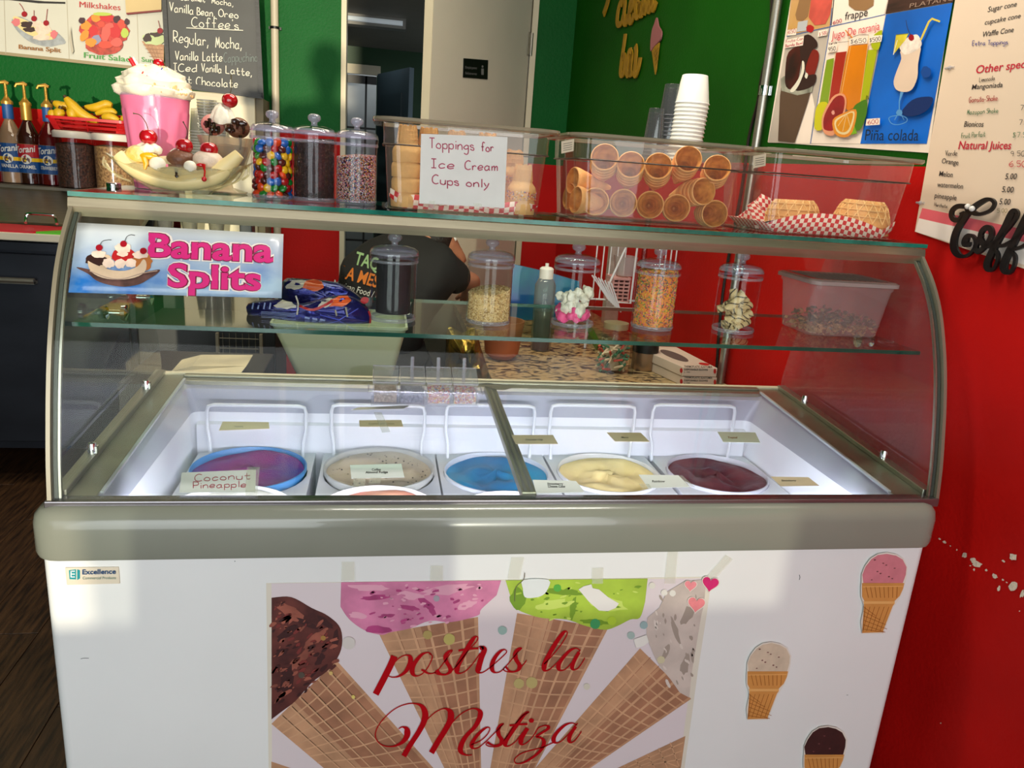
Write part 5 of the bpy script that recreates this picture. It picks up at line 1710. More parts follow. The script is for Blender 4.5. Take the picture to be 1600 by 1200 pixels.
# plastic film behind the sugar cones
b = MB(); rgf = random.Random(2)
xs = [W(x_, 230, 1.72).x for x_ in range(960, 1160, 18)]
g0 = [[(x_, 1.69 + rgf.uniform(-.012, .012) + r * .02, bz1 + .135 + r * .018 + rgf.uniform(-.008, .008)) for x_ in xs] for r in range(3)]
b.add([p for row in g0 for p in row], [(r * len(xs) + c_, r * len(xs) + c_ + 1, (r + 1) * len(xs) + c_ + 1, (r + 1) * len(xs) + c_) for r in range(2) for c_ in range(len(xs) - 1)])
tag(b.build('plastic_bag', G('bag_film', (236, 234, 230), 1.5, .12, haze=.12), smooth=60), 'crumpled clear plastic bag behind the sugar cones', 'bag')
# waffle bowls upside down
b = MB()
pr = [(.052, 0), (.0535, .001), (.050, .012), (.044, .030), (.036, .042), (.030, .045), (.001, .045)]
b.lathe([(.050, .001)] + pr, 36)
rib = [(.0505, .010), (.0445, .030), (.0365, .0425), (.030, .0455)]
for k in range(16):
    for s_ in (1, -1):
        b.cur = 1; b.tube([(r_ * math.cos(2 * PI * k / 16 + s_ * j * .16), r_ * math.sin(2 * PI * k / 16 + s_ * j * .16), z_) for j, (r_, z_) in enumerate([(.0515, .006), (.0480, .020), (.042, .034), (.033, .0445)])], .0011, 4)
for r_, z_ in ((.0492, .017), (.0455, .028), (.040, .0385)):
    b.cur = 1
    b.tube([(r_ * math.cos(2 * PI * i / 28), r_ * math.sin(2 * PI * i / 28), z_) for i in range(28)], .0008, 4, cyc=True)
b.cur = 0
wb = b.build('waffle_bowl', [m_waf, M('waffle_ridge', (236, 192, 124), .65)], smooth=50, origin=(0, 0, 0))
fst = True
for px, y, nn, where in ((1344, 1.668, 3, 'right'), (1237, 1.672, 2, 'left')):
    x = W(px, 340, y).x
    for k in range(nn):
        if fst: o = wb; fst = False
        else: o = wb.copy(); COL.objects.link(o)
        o.location = (x + .001 * k, y, bz1 + .006 + k * .0095); o.scale = (1.25, 1.25, 1.28); o.rotation_euler = (R(rgc.uniform(-2, 2)), 0, k * .7)
        tag(o, '%s upturned waffle bowl of the %s hand stack' % (['bottom', 'middle', 'top'][k] if nn == 3 else ['lower', 'upper'][k], where), 'bowl', 'waffle bowls in the right bin')
# graduation marks on the rightmost bin
# ---------------------------------------------------------------- banana splits sign on the front glass
def glass_y(z):
    for i in range(len(PRF) - 1):
        (y0, z0), (y1, z1) = PRF[i], PRF[i + 1]
        if z0 <= z <= z1: return y0 + (y1 - y0) * (z - z0) / (z1 - z0)
    return PRF[-1][0] if z > 1 else PRF[0][0]


class CurvePlane:
    """surface of the curved front glass"""

    def __call__(s, px, py, off=0.0):
        r = ray(px, py); t = 1.2 / r.y
        for _ in range(25):
            p = CO + r * t
            t += (glass_y(p.z) - off - p.y) / r.y * .9
        return CO + r * t


CP = CurvePlane()


def glass_patch(pts4, nx=14, ny=8, off=.001):
    bl, br, tr, tl = pts4
    return [[CP(*bil(pts4, u / nx, v / ny), off) for u in range(nx + 1)] for v in range(ny + 1)]


q = ((107, 457), (440, 466), (443, 366), (121, 348))
g0 = glass_patch(q); b = MB(); nc = 15
b.add([p for row in g0 for p in row], [(r * nc + c_, r * nc + c_ + 1, (r + 1) * nc + c_ + 1, (r + 1) * nc + c_) for r in range(8) for c_ in range(14)])
m_sky = M('sign_sky', (30, 106, 184), .3, noise=(9, .5), col2=(168, 196, 214), coat=.3, stretch=(1, 1, 1.6))
nt = m_sky.node_tree
so = b.build('banana_splits_sign', m_sky, smooth=60, recalc=False)
md = so.modifiers.new('solid', 'SOLIDIFY'); md.thickness = .001; md.offset = -1 if False else 0
tag(so, 'blue sign reading Banana Splits stuck on the front glass', 'sign')
# sky-blue ground fades to white cloud at the top (printed)
tcn = nt.nodes.new('ShaderNodeTexCoord'); sx = nt.nodes.new('ShaderNodeSeparateXYZ'); nt.links.new(tcn.outputs['Generated'], sx.inputs[0])
mp_ = nt.nodes.new('ShaderNodeMapRange'); mp_.inputs[1].default_value = .25; mp_.inputs[2].default_value = 1.05
nt.links.new(sx.outputs['Z'], mp_.inputs[0])
mxx = nt.nodes.new('ShaderNodeMix'); mxx.data_type = 'RGBA'
pb_ = nt.nodes['Principled BSDF']; src = pb_.inputs['Base Color'].links[0].from_socket
nt.links.new(src, mxx.inputs[6]); mxx.inputs[7].default_value = lin((206, 210, 208)); nt.links.new(mp_.outputs[0], mxx.inputs[0]); nt.links.new(mxx.outputs[2], pb_.inputs['Base Color'])
d = Decal(CP, .0022, .00015)
m_mag = M('magenta_letter', (214, 38, 122), .4); m_wht = M('white_outline', (236, 224, 214), .5); m_mag2 = M('maroon_outline', (118, 14, 52), .5)
for m, bo in ((m_wht, .085), (m_mag2, .05), (m_mag, .028)):
    d.text('Banana', ((231 - bo * 22, 400), (426 + bo * 22, 409), (427 + bo * 22, 373), (233 - bo * 22, 365)), m, bo)
    d.text('Splits', ((262 - bo * 22, 447), (407 + bo * 22, 453), (408 + bo * 22, 418), (263 - bo * 22, 412)), m, bo)
m_bf = M('print_banana', (206, 180, 150), .5, noise=(30, .1)); m_bd = M('print_bowl', (92, 62, 56), .4, noise=(40, .4)); m_sx = M('print_sauce', (50, 24, 20), .4)
m_cr = M('print_cream', (222, 198, 180), .5, noise=(60, .1)); m_rd = M('print_cherry', (150, 12, 30), .3); m_str = M('print_strawberry', (178, 24, 30), .4); m_car = M('print_caramel', (176, 104, 46), .5)
d.poly(crom([(119, 418), (135, 420), (180, 432), (225, 425), (249, 421), (246, 427), (232, 436), (218, 444), (195, 448), (170, 445), (150, 438), (138, 428)], 3, True), m_bd)
for x, y, rx, ry, m in ((156, 408, 18, 14, m_bf), (150, 407, 16, 10, m_sx), (192, 400, 18, 12, m_str), (222, 408, 16, 14, m_car), (170, 411, 9, 8, m_cr), (188, 412, 9, 7, m_cr), (204, 411, 9, 7, m_cr), (154, 397, 12, 6, m_cr), (192, 388, 13, 8, m_cr), (192, 397, 9, 4, m_cr), (220, 398, 12, 6, m_cr)):
    d.blob(x, y, rx, ry, m, .15, 18)
d.poly(crom([(137, 408), (146, 412), (170, 421), (195, 423), (215, 416), (224, 405), (229, 412), (226, 425), (210, 434), (185, 437), (160, 434), (142, 424)], 3, True), m_bf)
d.line(crom([(140, 423), (165, 433), (190, 436), (222, 427), (246, 423)], 4), 1.6, M('print_rim', (170, 146, 130), .3))
for x, y in ((155, 387), (193, 381), (224, 392)): d.blob(x, y, 5.5, 5, m_rd, .03, 14)
for pp in ([(156, 383), (160, 377), (168, 375), (174, 375)], [(195, 377), (198, 370), (204, 367), (211, 368)]): d.line(crom(pp, 4), .9, m_ink)
d.build('printed_picture', so)

# ---------------------------------------------------------------- jars on the middle shelf
mj = [(614, 1.60, 'dark', 'clear lidded jar of dark powder on the middle shelf, leftmost jar'), (763, 1.61, 'nuts', 'clear lidded jar half full of chopped nuts on the middle shelf'),
      (895, 1.62, 'marsh', 'clear lidded jar of pink and white candy bits on the middle shelf'), (1020, 1.62, 'cereal', 'clear lidded jar full of fruity cereal on the middle shelf'), (1147, 1.62, 'wafer', 'clear lidded jar of striped wafer rolls on the middle shelf')]
RJ = .0475
ML = {}
for px, y, k, lab in mj:
    x = WZ(px, 488, MZ).x if False else W(px, 480 + (px - 600) * .035, y).x
    c = (x, y, MZ + .0003); ML[k] = c
    jar(c, RJ, .148, lab, group='topping jars on the middle shelf')
cyl_fill('dark_powder', ML['dark'], .036, .016, .122, M('dark_powder', (24, 20, 24), .7, noise=(60, .4)), 'dark powder filling the leftmost jar of the middle shelf', slope=0)
m_nut = M('chopped_nut', (206, 172, 112), .7, noise=(90, .15)); m_nut2 = M('chopped_nut_light', (226, 198, 146), .7); m_nut3 = M('chopped_nut_dark', (160, 122, 72), .7)
cyl_fill('chopped_nuts', ML['nuts'], .0435, .006, .070, [m_nut, m_nut2, m_nut3], 'chopped nuts in the half full jar of the middle shelf', 1500, .0022, .007, [0, 1, 1, 2], 4, bump_r=.02)
CE = [M('cereal_' + n, c_, .6) for n, c_ in (('pink', (224, 120, 120)), ('orange', (226, 140, 60)), ('yellow', (222, 196, 70)), ('green', (110, 150, 60)), ('teal', (60, 110, 110)), ('red', (186, 56, 60)), ('plum', (96, 70, 90)))]
cyl_fill('fruity_cereal', ML['cereal'], .0435, .006, .128, CE, 'fruity cereal bits filling the jar left of the wafer rolls', 2100, .0024, .003, [0, 0, 1, 1, 2, 3, 4, 5, 6, 1], 5, core=1, bump_r=.02)
rg = random.Random(8)
c = ML['marsh']
m_mw = M('white_candy_bits', (226, 220, 200), .5, noise=(60, .2), bump=(60, .3)); m_mp = M('pink_candy_bits', (236, 84, 140), .5, noise=(30, .1))
for k in range(34):
    a = rg.uniform(PI * .9, 2.1 * PI); r = rg.uniform(.018, .032)
    pink = k < 11
    z = rg.uniform(.016, .036) if pink else rg.uniform(.012, .078)
    b = MB(); b.ball((0, 0, 0), rg.uniform(.011, .0165), 9, 6, (1, .8, .75)); 
    for i, v in enumerate(b.v): b.v[i] = v * (1 + .18 * math.sin(i * 5.1 + k))
    o = b.build('candy_chunk', m_mp if pink else m_mw, smooth=50, origin=(0, 0, 0))
    o.location = (c[0] + r * math.cos(a), c[1] + r * math.sin(a), c[2] + z); o.rotation_euler = (rg.uniform(0, 3), rg.uniform(0, 3), 0)
    tag(o, '%s candy chunk %s in the third jar of the middle shelf' % ('bright pink' if pink else 'white flecked', 'at the bottom' if z < .028 else ('halfway up' if z < .052 else 'near the top')), 'candy', 'pink and white candy chunks in a jar')
m_wf = M('wafer_roll', (214, 186, 136), .6, noise=(30, .1)); m_wd = M('wafer_stripe', (64, 46, 32), .6)
b = MB()
rw, lw = .0088, .052
b.lathe([(rw * .55, 0), (rw, 0), (rw, lw), (rw * .55, lw), (rw * .55, 0)], 16)
b.cur = 1
for s_ in (0, PI):
    L_ = []
    for i in range(19):
        a = s_ + i * .42; z = lw * i / 18
        L_.append([(rw * 1.09 * math.cos(a + e), rw * 1.09 * math.sin(a + e), min(lw, max(0, z))) for e in (-.26, .26)])
    b.loft(L_, cap0=False, cap1=False, close=False)
wr_ = b.build('wafer_roll', [m_wf, m_wd], smooth=40, origin=(0, 0, 0), recalc=False)
c = ML['wafer']; fst = True
for k in range(24):
    if fst: o = wr_; fst = False
    else: o = wr_.copy(); COL.objects.link(o)
    lay = k // 6
    a = rg.uniform(-1.0, 1.0) + (0 if k % 2 else .9)
    tilt = R(rg.uniform(50, 85)) if k < 18 else R(rg.uniform(35, 55))
    dirc = Vector((math.cos(a) * math.sin(tilt), .35 * math.sin(a) * math.sin(tilt), math.cos(tilt))).normalized()
    ctr = Vector((c[0] + rg.uniform(-.014, .014), c[1] + rg.uniform(-.026, .016), c[2] + .015 + lay * .017 + rg.uniform(0, .006)))
    o.rotation_euler = dirc.to_track_quat('Z', 'Y').to_euler(); o.location = ctr - dirc * lw / 2
    tag(o, 'cream wafer roll with dark spiral stripes in the last jar of the middle shelf', 'wafer', 'wafer rolls in the jar')

# square box with translucent lid, right end of the middle shelf
bx = E('storage_box', 'translucent square plastic box of dark chips at the right end of the shelf', 'box', (W(1325, 500, 1.66).x, 1.66, MZ))
cx = 1.05
y0, y1 = 1.585, 1.725
xa, xb = W(1262, 500, 1.60).x, W(1372, 500, 1.60).x
m_tub = G('frosted_plastic', (244, 234, 234), 1.4, .15, haze=.20, hazecol=(236, 206, 206))
hbx = .128
b = MB()
b.loft([rrect(xa - o, xb + o, y0 - o, y1 + o, .02, MZ + z_, 5) for o, z_ in ((-.004, .001), (0, .004), (.011, hbx - .018), (.014, hbx - .014), (.014, hbx))], cap1=False); b.build('box_wall', m_tub, bx, smooth=40)
b = MB()
b.loft([rrect(xa - o, xb + o, y0 - o, y1 + o, .02, MZ + z_, 5) for o, z_ in ((.015, hbx - .008), (.021, hbx - .006), (.021, hbx + .002), (.016, hbx + .005), (.004, hbx + .006), (0, hbx + .003))])
ld = b.build('lid', G('frosted_lid', (214, 196, 196), 1.4, .2, haze=.5, hazecol=(216, 190, 188)), bx, smooth=40)
b = MB()
for k in range(13):
    u = xa + .01 + (xb - xa - .02) * k / 12
    b.tube([(u, y0 + .008, MZ + hbx + .0045), (u, y1 - .008, MZ + hbx + .0045)], .0014, 5)
b.build('lid_ridges', G('frosted_ridge', (196, 176, 176), 1.4, .2, haze=.5, hazecol=(196, 168, 166)), ld, kind='stuff')
b = MB(); ch1 = M('chip_pale', (206, 160, 112), .6, noise=(60, .3)); ch2 = M('chip_dark', (112, 78, 56), .5, noise=(60, .3))
for _ in range(420):
    x = rg.uniform(xa + .006, xb - .006); y = y0 + .006 + (y1 - y0 - .012) * rg.random() ** 1.6; z = MZ + .006 + rg.uniform(0, .05) * (1 - .2 * abs(x - (xa + xb) / 2) / .06)
    b.cur = 0 if z < MZ + .024 else (1 if rg.random() < .8 else 0)
    d_ = Vector((rg.uniform(-1, 1), rg.uniform(-1, 1), rg.uniform(-.6, .6))).normalized(); u = d_.orthogonal().normalized(); w = d_.cross(u)
    p = Vector((x, y, z)); s = .0075
    b.add([p + d_ * s, p + u * s * .6, p - d_ * s, p - u * s * .6, p + w * .002], [(0, 1, 4), (1, 2, 4), (2, 3, 4), (3, 0, 4), (3, 2, 1, 0)])
tag(b.build('chocolate_chips', [ch1, ch2]), 'dark and tan chips heaped inside the translucent square box', 'topping', kind='stuff')

# blue foil snack bags lying on the middle shelf
m_foil = M('blue_foil', (26, 26, 112), .22, .55, noise=(7, .4), bump=(16, .9), coat=.4)
m_foil_o = M('foil_orange', (222, 84, 24), .35, noise=(14, .2)); m_foil_w = M('foil_white', (206, 192, 178), .35, noise=(20, .15)); m_foil_r = M('foil_red', (188, 30, 36), .35); m_foil_v = M('foil_violet', (74, 84, 196), .3, .3)


class BagSurf:
    def __init__(s, y): s.y = y

    def __call__(s, px, py, off=0.0): return W(px, py, s.y - off)


def bag(name, outline, y, depth, label):
    """pillow bag: front and back skins bulging around its seam"""
    rgb = random.Random(len(outline))
    P = crom(outline, 3, True)
    cx_ = sum(p[0] for p in P) / len(P); cy_ = sum(p[1] for p in P) / len(P)
    loops = []
    for f, k in ((1, 0), (.9, .45), (.7, .8), (.4, 1.0), (.05, 1.05)):
        loops.append([tuple(W(cx_ + (x - cx_) * f, cy_ + (y_ - cy_) * f, y - depth * k - (.004 * math.sin(i * 1.7 + f * 9) if 0 < k < 1.05 else 0))) for i, (x, y_) in enumerate(P)])
    back = []
    for f, k in ((.05, 1.05), (.4, 1.0), (.7, .8), (.9, .45)):
        back.append([tuple(W(cx_ + (x - cx_) * f, cy_ + (y_ - cy_) * f, y + depth * k)) for x, y_ in P])
    b = MB(); b.loft(back + loops)
    o = b.build(name, m_foil, smooth=80); tag(o, label, 'snack bag')

    def surf(px, py, off=0.0):
        best = 9
        for i in range(len(P)):
            a, c_ = P[i], P[(i + 1) % len(P)]
        # radial parameter
        ang = math.atan2(py - cy_, px - cx_); f = 1
        bd_ = min(P, key=lambda p: abs((math.atan2(p[1] - cy_, p[0] - cx_) - ang + PI) % (2 * PI) - PI))
        rr = math.hypot(bd_[0] - cx_, bd_[1] - cy_) or 1
        f = min(1, math.hypot(px - cx_, py - cy_) / rr)
        ks = [(0, 1.05), (.05, 1.05), (.4, 1.0), (.7, .8), (.9, .45), (1, 0)]
        for (f0, k0), (f1, k1) in zip(ks, ks[1:]):
            if f0 <= f <= f1: k = k0 + (k1 - k0) * (f - f0) / (f1 - f0); break
        return W(px, py, y - depth * k - .0045 - off)
    return o, surf


def bagprint(o, surf, draw):
    d = Decal(surf, .0005, .0004); draw(d); d.build('printed_picture', o)


o, sf = bag('snack_bag', [(441, 440), (470, 435), (520, 440), (548, 452), (570, 472), (566, 490), (520, 492), (440, 490)], 1.70, .035, 'hindmost dark blue snack bag with an orange figure, on the middle shelf')
bagprint(o, sf, lambda d: (d.blob(490, 446, 17, 9, m_foil_o, .15, 16), d.blob(462, 445, 16, 7, m_foil_w, .2, 14, -10), d.line(crom([(520, 462), (545, 480), (552, 488)], 4), 3, m_foil_r), d.blob(530, 456, 12, 5, m_foil_v, .3, 10)))
o, sf = bag('snack_bag', [(388, 474), (430, 467), (470, 474), (520, 462), (552, 464), (574, 480), (580, 500), (570, 506), (500, 505), (440, 500), (400, 493), (388, 492)], 1.60, .03, 'front dark blue snack bag with white lettering lying across the shelf')


def bp(d):
    d.blob(532, 471, 18, 8, m_foil_o, .2, 16, -15); d.blob(508, 474, 12, 6, m_foil_w, .3, 14, -25); d.blob(445, 476, 16, 6, m_foil_w, .3, 14, 5)
    for k in range(4): d.line([(396 + k * 9, 473), (394 + k * 9, 483)], 2.4, M('foil_text', (150, 160, 210), .4), up=False)
    d.up(); d.line(crom([(468, 478), (490, 484), (520, 470)], 4), 4, m_foil_r)
    for k in range(5): d.line([(408, 487 + k * 2.2), (462, 490 + k * 2.2)], .7, M('foil_text', (150, 160, 210), .4), up=False)
    d.line(crom([(462, 462), (466, 475), (464, 492)], 3), 2.4, m_foil_w)
    d.line(crom([(540, 480), (543, 495)], 3), 2.6, M('foil_tan', (150, 140, 120), .4)); d.line(crom([(524, 484), (526, 494)], 3), 2.6, M('foil_tan', (150, 140, 120), .4))
    d.line([(500, 492), (530, 500), (560, 482)], 1.6, m_foil_v); d.line(crom([(576, 486), (579, 496), (578, 505)], 3), 3, m_foil_r)
    d.blob(570, 470, 6, 5, m_foil_r, .3, 10)
    for k in range(3): d.line([(476 + k * 12, 496 + k * 1.6), (484 + k * 12, 497.5 + k * 1.6)], 3, M('foil_text', (150, 160, 210), .4), up=False)


bagprint(o, sf, bp)
# ---------------------------------------------------------------- back left: prep table, syrups, canisters, fruit
YF = 3.30
tx1 = W(212, 550, YF).x
pt = E('prep_table', 'stainless cold prep table with red and green cutting board at far left', 'prep table', (tx1 - .8, 3.75, 0))
zc = W(60, 362, YF).z
m_cold = M('cold_steel', (46, 49, 57), .35, .5, noise=(3, .2), stretch=(1, 1, 2))
b = MB(); b.box(tx1 - 1.6, tx1, YF + .03, 4.2, .16, zc - .04); b.build('cabinet', m_cold, pt)
for sx_ in (tx1 - 1.55, tx1 - .08):
    b = MB(); b.tube([(sx_, YF + .1, 0.0), (sx_, YF + .1, .16)], .025, 10); b.build('leg', m_black, pt, smooth=True)
z1, z0 = W(60, 398, YF).z, .2
b = MB(); b.box(tx1 - 1.58, tx1 - .02, YF, YF + .028, z0, z1); dr = b.build('door', m_cold, pt, bevel=.004)
zh = W(60, 440, YF - .03).z
b = MB(); b.tube([(tx1 - 1.4, YF - .03, zh), (tx1 - .35, YF - .03, zh + .0)], .012, 8); b.box(tx1 - 1.4, tx1 - .35, YF - .035, YF - .001, zh - .012, zh - .002)
b.build('handle', m_alu, dr, smooth=True)
b = MB(); b.box(tx1 - 1.6, tx1, YF - .01, YF + .06, z1 + .015, zc - .045); b.build('fascia', m_cold, pt)
b = MB(); b.box(tx1 - 1.6, tx1 + .0, YF - .04, YF + .24, zc - .035, zc - .004); cb_ = b.build('cutting_board', M('cutting_board_cream', (214, 204, 180), .4), pt, bevel=.004)
xs_ = W(88, 362, YF - .04).x; xs2 = W(52, 375, YF - .04).x
for nm, pts_, c_ in (('red_board', [(tx1 - 1.6, YF - .035), (xs2, YF - .035), (xs_ + .05, YF + .2), (tx1 - 1.6, YF + .2)], (206, 34, 44)), ('green_board', [(xs2 + .01, YF - .035), (tx1, YF - .035), (tx1, YF + .2), (xs_ + .06, YF + .2)], (96, 196, 30))):
    b = MB(); b.prism([(x, y, zc - .004) for x, y in pts_], (0, 0, .008)); b.build(nm, M(nm, c_, .4), cb_)
zl0, zl1 = W(60, 348, YF + .22).z, W(60, 296, 3.84).z
b = MB(); b.prism([(tx1 - 1.6, YF + .22, zl0), (tx1 - .02, YF + .22, zl0), (tx1 - .02, 3.84, zl1), (tx1 - 1.6, 3.84, zl1)], (0, .02, -.02)); b.box(tx1 - 1.6, tx1 - .02, YF + .24, 3.84, zl0 - .12, zl0 - .02)
ld = b.build('hinged_cover', m_steel, pt, kind='stuff')
hq = [W(40, 348, YF + .16), W(41, 338, YF + .2), W(45, 334, YF + .2), W(80, 336, YF + .2), W(86, 340, YF + .2), W(89, 350, YF + .16)]
b = MB(); b.tube(crom([tuple(p) for p in hq], 3), .006, 8); b.build('lid_handle', m_chrome, ld, smooth=True)
zsf = W(100, 293, 3.85).z
b = MB(); b.box(tx1 - 1.6, tx1 + .02, 3.84, YB, zsf - .05, zsf); b.build('overshelf', m_steel, pt, bevel=.003)

# syrup bottles with pump tops
m_sgl = {'clear': M('syrup_clear', (150, 122, 96), .12, noise=(6, .2), coat=.5), 'brown': M('syrup_brown', (52, 18, 12), .1, coat=.6), 'red': M('syrup_red', (92, 8, 14), .1, coat=.6)}
m_gold = M('gold_pump', (196, 150, 66), .3, .6)
m_lblue = M('label_blue', (16, 72, 134), .5); m_lred = M('label_red', (178, 22, 30), .5); m_lyel = M('label_yellow', (232, 190, 20), .5); m_lwh = M('label_white', (224, 226, 220), .5); m_lgold = M('label_gold', (150, 130, 70), .4)
Yb = 3.95
mb = MPP(Yb)


class CylSurf:
    def __init__(s, cx, cy, r, zb): s.cx, s.cy, s.r, s.zb = cx, cy, r, zb

    def __call__(s, u, v, off=0):   # u = arc length in mm from the middle, v = height in mm
        a = -PI / 2 + u / 1000 / s.r
        return Vector((s.cx + (s.r + off) * math.cos(a), s.cy + (s.r + off) * math.sin(a), s.zb + v / 1000))


def syrup(px, glass, top, name, lab, neck, hb=283):
    x = W(px, 240, Yb).x
    zb = zsf + .001
    t = E('syrup_bottle', lab, 'bottle', (x, Yb, zb), 'syrup bottles with pump tops')
    r = 15.5 * mb
    hs = (283 - 212) * mb; hn = (283 - 195) * mb; ht = (283 - 172) * mb
    b = MB(); b.lathe([(r * .9, 0), (r, .004), (r, hs * .93), (r * .85, hs + .004), (r * .42, hn - .006), (r * .36, hn), (r * .36, ht)], 28, (x, Yb, zb), cap0=True, cap1=True); b.build('glass', m_sgl[glass], t, smooth=50)
    b = MB(); b.lathe([(r * .46, hn + .004), (r * .44, ht - .004)], 20, (x, Yb, zb), cap0=True, cap1=True); b.build('neck_wrap', m_lblue if neck == 'blue' else m_gold, t, smooth=40)
    b = MB(); b.lathe([(r * .5, ht - .006), (r * .5, ht + .006), (r * .3, ht + .016), (r * .13, ht + .03), (r * .12, ht + .082)], 16, (x, Yb, zb), cap1=True)
    pm = b.build('pump', m_gold, t, smooth=40)
    b = MB(); b.tube([(x - .032, Yb - .01, zb + ht + .070), (x - .026, Yb - .008, zb + ht + .083), (x, Yb, zb + ht + .088), (x + .014, Yb, zb + ht + .082)], [.005, .006, .009, .006], 8); b.build('spout', m_gold, pm, smooth=True)
    cs = CylSurf(x, Yb, r, zb)
    k = 1000
    d = Decal(cs, .0006, .0004)
    w = r * 1000 * 1.25; y0_, y1_ = 16 * mb * k, 56 * mb * k

    def rect(u0, u1, v0, v1, m):
        d.mat(m)
        n = 8
        P = []
        for i in range(n + 1):
            u = u0 + (u1 - u0) * i / n
            P += [cs(u, v0, d.off), cs(u, v1, d.off)]
        d.b.add(P, [(2 * i, 2 * i + 2, 2 * i + 3, 2 * i + 1) for i in range(n)]); d.up()
    rect(-w, w, y0_ - 1, y1_ + 1, m_lgold); rect(-w, w, y0_, y1_, m_lblue)
    hh = y1_ - y0_
    if top == 'red': rect(-w, w, y0_ + hh * .55, y1_, m_lred)
    rect(-w, w, y0_ + hh * .40, y0_ + hh * .53, m_lyel)
    for i in range(12):
        pass
    d.mat(m_lwh)
    P = [cs(w * .02 + hh * .17 * math.cos(2 * PI * i / 14), y0_ + hh * .48 + hh * .17 * math.sin(2 * PI * i / 14), d.off) for i in range(14)]
    d.b.add(P, [tuple(range(14))]); d.up()
    P = [cs(w * .02 + hh * .11 * a_, y0_ + hh * .43 + hh * .12 * c_, d.off) for a_, c_ in ((-1, -.6), (1, -.6), (1, .5), (.5, 1), (.1, .4), (-.4, 1), (-1, .5))]
    d.mat(m_bd); d.b.add(P, [tuple(range(7))]); d.up()
    d.text('Torani', ((-w * .78, y0_ + hh * .66), (w * .62, y0_ + hh * .76), (w * .66, y0_ + hh * .98), (-w * .70, y0_ + hh * .90)), m_lwh, .02)
    tw = w * (.55 if len(name) > 6 else .45)
    d.text(name, ((-tw, y0_ + hh * .16), (tw * 1.1, y0_ + hh * .15), (tw * 1.1, y0_ + hh * .27), (-tw, y0_ + hh * .28)), m_lwh, .02)
    d.build('bottle_label', t)
    return t


syrup(-10, 'red', 'red', 'LEMON', 'red syrup bottle at the very left edge of the shelf, mostly cut off', 'blue')
syrup(19, 'clear', 'blue', 'VANILLA', 'pale syrup bottle with a blue label and brass pump, blue neck', 'blue')
syrup(47, 'brown', 'red', 'CARAMEL', 'brown syrup bottle with a red and blue label and gold neck', 'gold')
syrup(80, 'red', 'blue', 'STRAWBERRY', 'dark red syrup bottle with a blue label next to the canisters', 'blue')
# two canisters
Yc = 3.86
for px, c_, lab, topy, nm in ((120, M('coffee_beans', (24, 14, 12), .6, noise=(120, .6), col2=(84, 50, 32), bump=(100, .6)), 'clear canister of dark beans with white lid below the bananas', 206, 'dark beans'),
                              (179, M('granola', (176, 140, 90), .7, noise=(100, .5), col2=(110, 78, 46), bump=(90, .6)), 'clear canister of granola with white lid beside the milkshake', 210, 'granola')):
    x = W(px, 250, Yc).x; m_ = MPP(Yc); r = 28 * m_; zb = zsf + .001; h_ = (286 - 214) * m_
    t = E('canister', lab, 'canister', (x, Yc, zb), 'clear canisters under the fruit basket')
    b = MB(); b.lathe([(r * .9, .0), (r * .97, .003), (r, h_)], 28, (x, Yc, zb), cap0=True); b.build('jar_wall', m_acryl, t, smooth=40)
    b = MB(); b.lathe([(r * 1.02, h_ - .004), (r * 1.04, h_), (r * 1.04, h_ + .022), (r * .97, h_ + .027), (r * .3, h_ + .028)], 28, (x, Yc, zb), cap0=True, cap1=True); b.build('lid', M('white_lid', (222, 216, 204), .35), t, smooth=40)
    b = MB(); b.lathe([(r * .88, .004), (r * .92, .008), (r * .93, h_ * .86), (r * .5, h_ * .9)], 28, (x, Yc, zb), cap0=True, cap1=True)
    tag(b.build('filling', c_, smooth=40), nm + ' filling the %s canister' % ('left' if px < 150 else 'right'), 'food', kind='stuff')
# basket of bananas
Ys = 3.86
m_ = MPP(Ys)
zt_ = W(140, 207, Ys).z
bk = E('fruit_basket', 'red plastic woven basket of bananas on the canisters', 'basket', (W(143, 205, Ys).x, Ys, zt_))
x0, x1 = W(82, 190, Ys).x, W(206, 190, Ys).x
zb1 = W(140, 187, Ys).z
m_rb = M('red_basket', (186, 14, 20), .35, coat=.2)
b = MB()
b.loft([rrect(x0 + .03, x1 - .03, Ys - .05, Ys + .09, .03, zt_ + .002), rrect(x0 + .02, x1 - .02, Ys - .06, Ys + .10, .03, zt_ + .006)], cap0=True, cap1=True)
b.loft([rrect(x0 + .02, x1 - .02, Ys - .06, Ys + .10, .03, zt_ + .014), rrect(x0 + .017, x1 - .017, Ys - .064, Ys + .104, .03, zt_ + .020)], cap0=False, cap1=False)
b.build('base', m_rb, bk, smooth=40)
b = MB()
lo_ = rrect(x0 + .02, x1 - .02, Ys - .06, Ys + .10, .03, zt_ + .004, 6); hi_ = rrect(x0, x1, Ys - .08, Ys + .12, .035, zb1, 6)
for i in range(len(lo_)):
    for t_ in (0, .5):
        j = (i + 1) % len(lo_)
        a = Vector(lo_[i]).lerp(Vector(lo_[j]), t_); c_ = Vector(hi_[i]).lerp(Vector(hi_[j]), t_)
        b.tube([a, c_], .0028, 4)
for f in (.35, .65):
    b.tube([Vector(p).lerp(Vector(q_), f) for p, q_ in zip(lo_, hi_)], .003, 4, cyc=True)
b.build('woven_side', m_rb, bk, kind='stuff')
b = MB(); b.loft([[(p[0], p[1], p[2] + dzz) for p in rrect(x0 - o, x1 + o, Ys - .08 - o, Ys + .12 + o, .035, zb1, 6)] for o, dzz in ((0, -.008), (.006, -.008), (.006, .004), (0, .004))], cyc=True); b.build('basket_rim', m_rb, bk, smooth=40)
m_bn = M('banana_skin', (222, 176, 22), .45, noise=(9, .15), col2=(186, 150, 20)); m_bt = M('banana_tip', (60, 44, 20), .6)
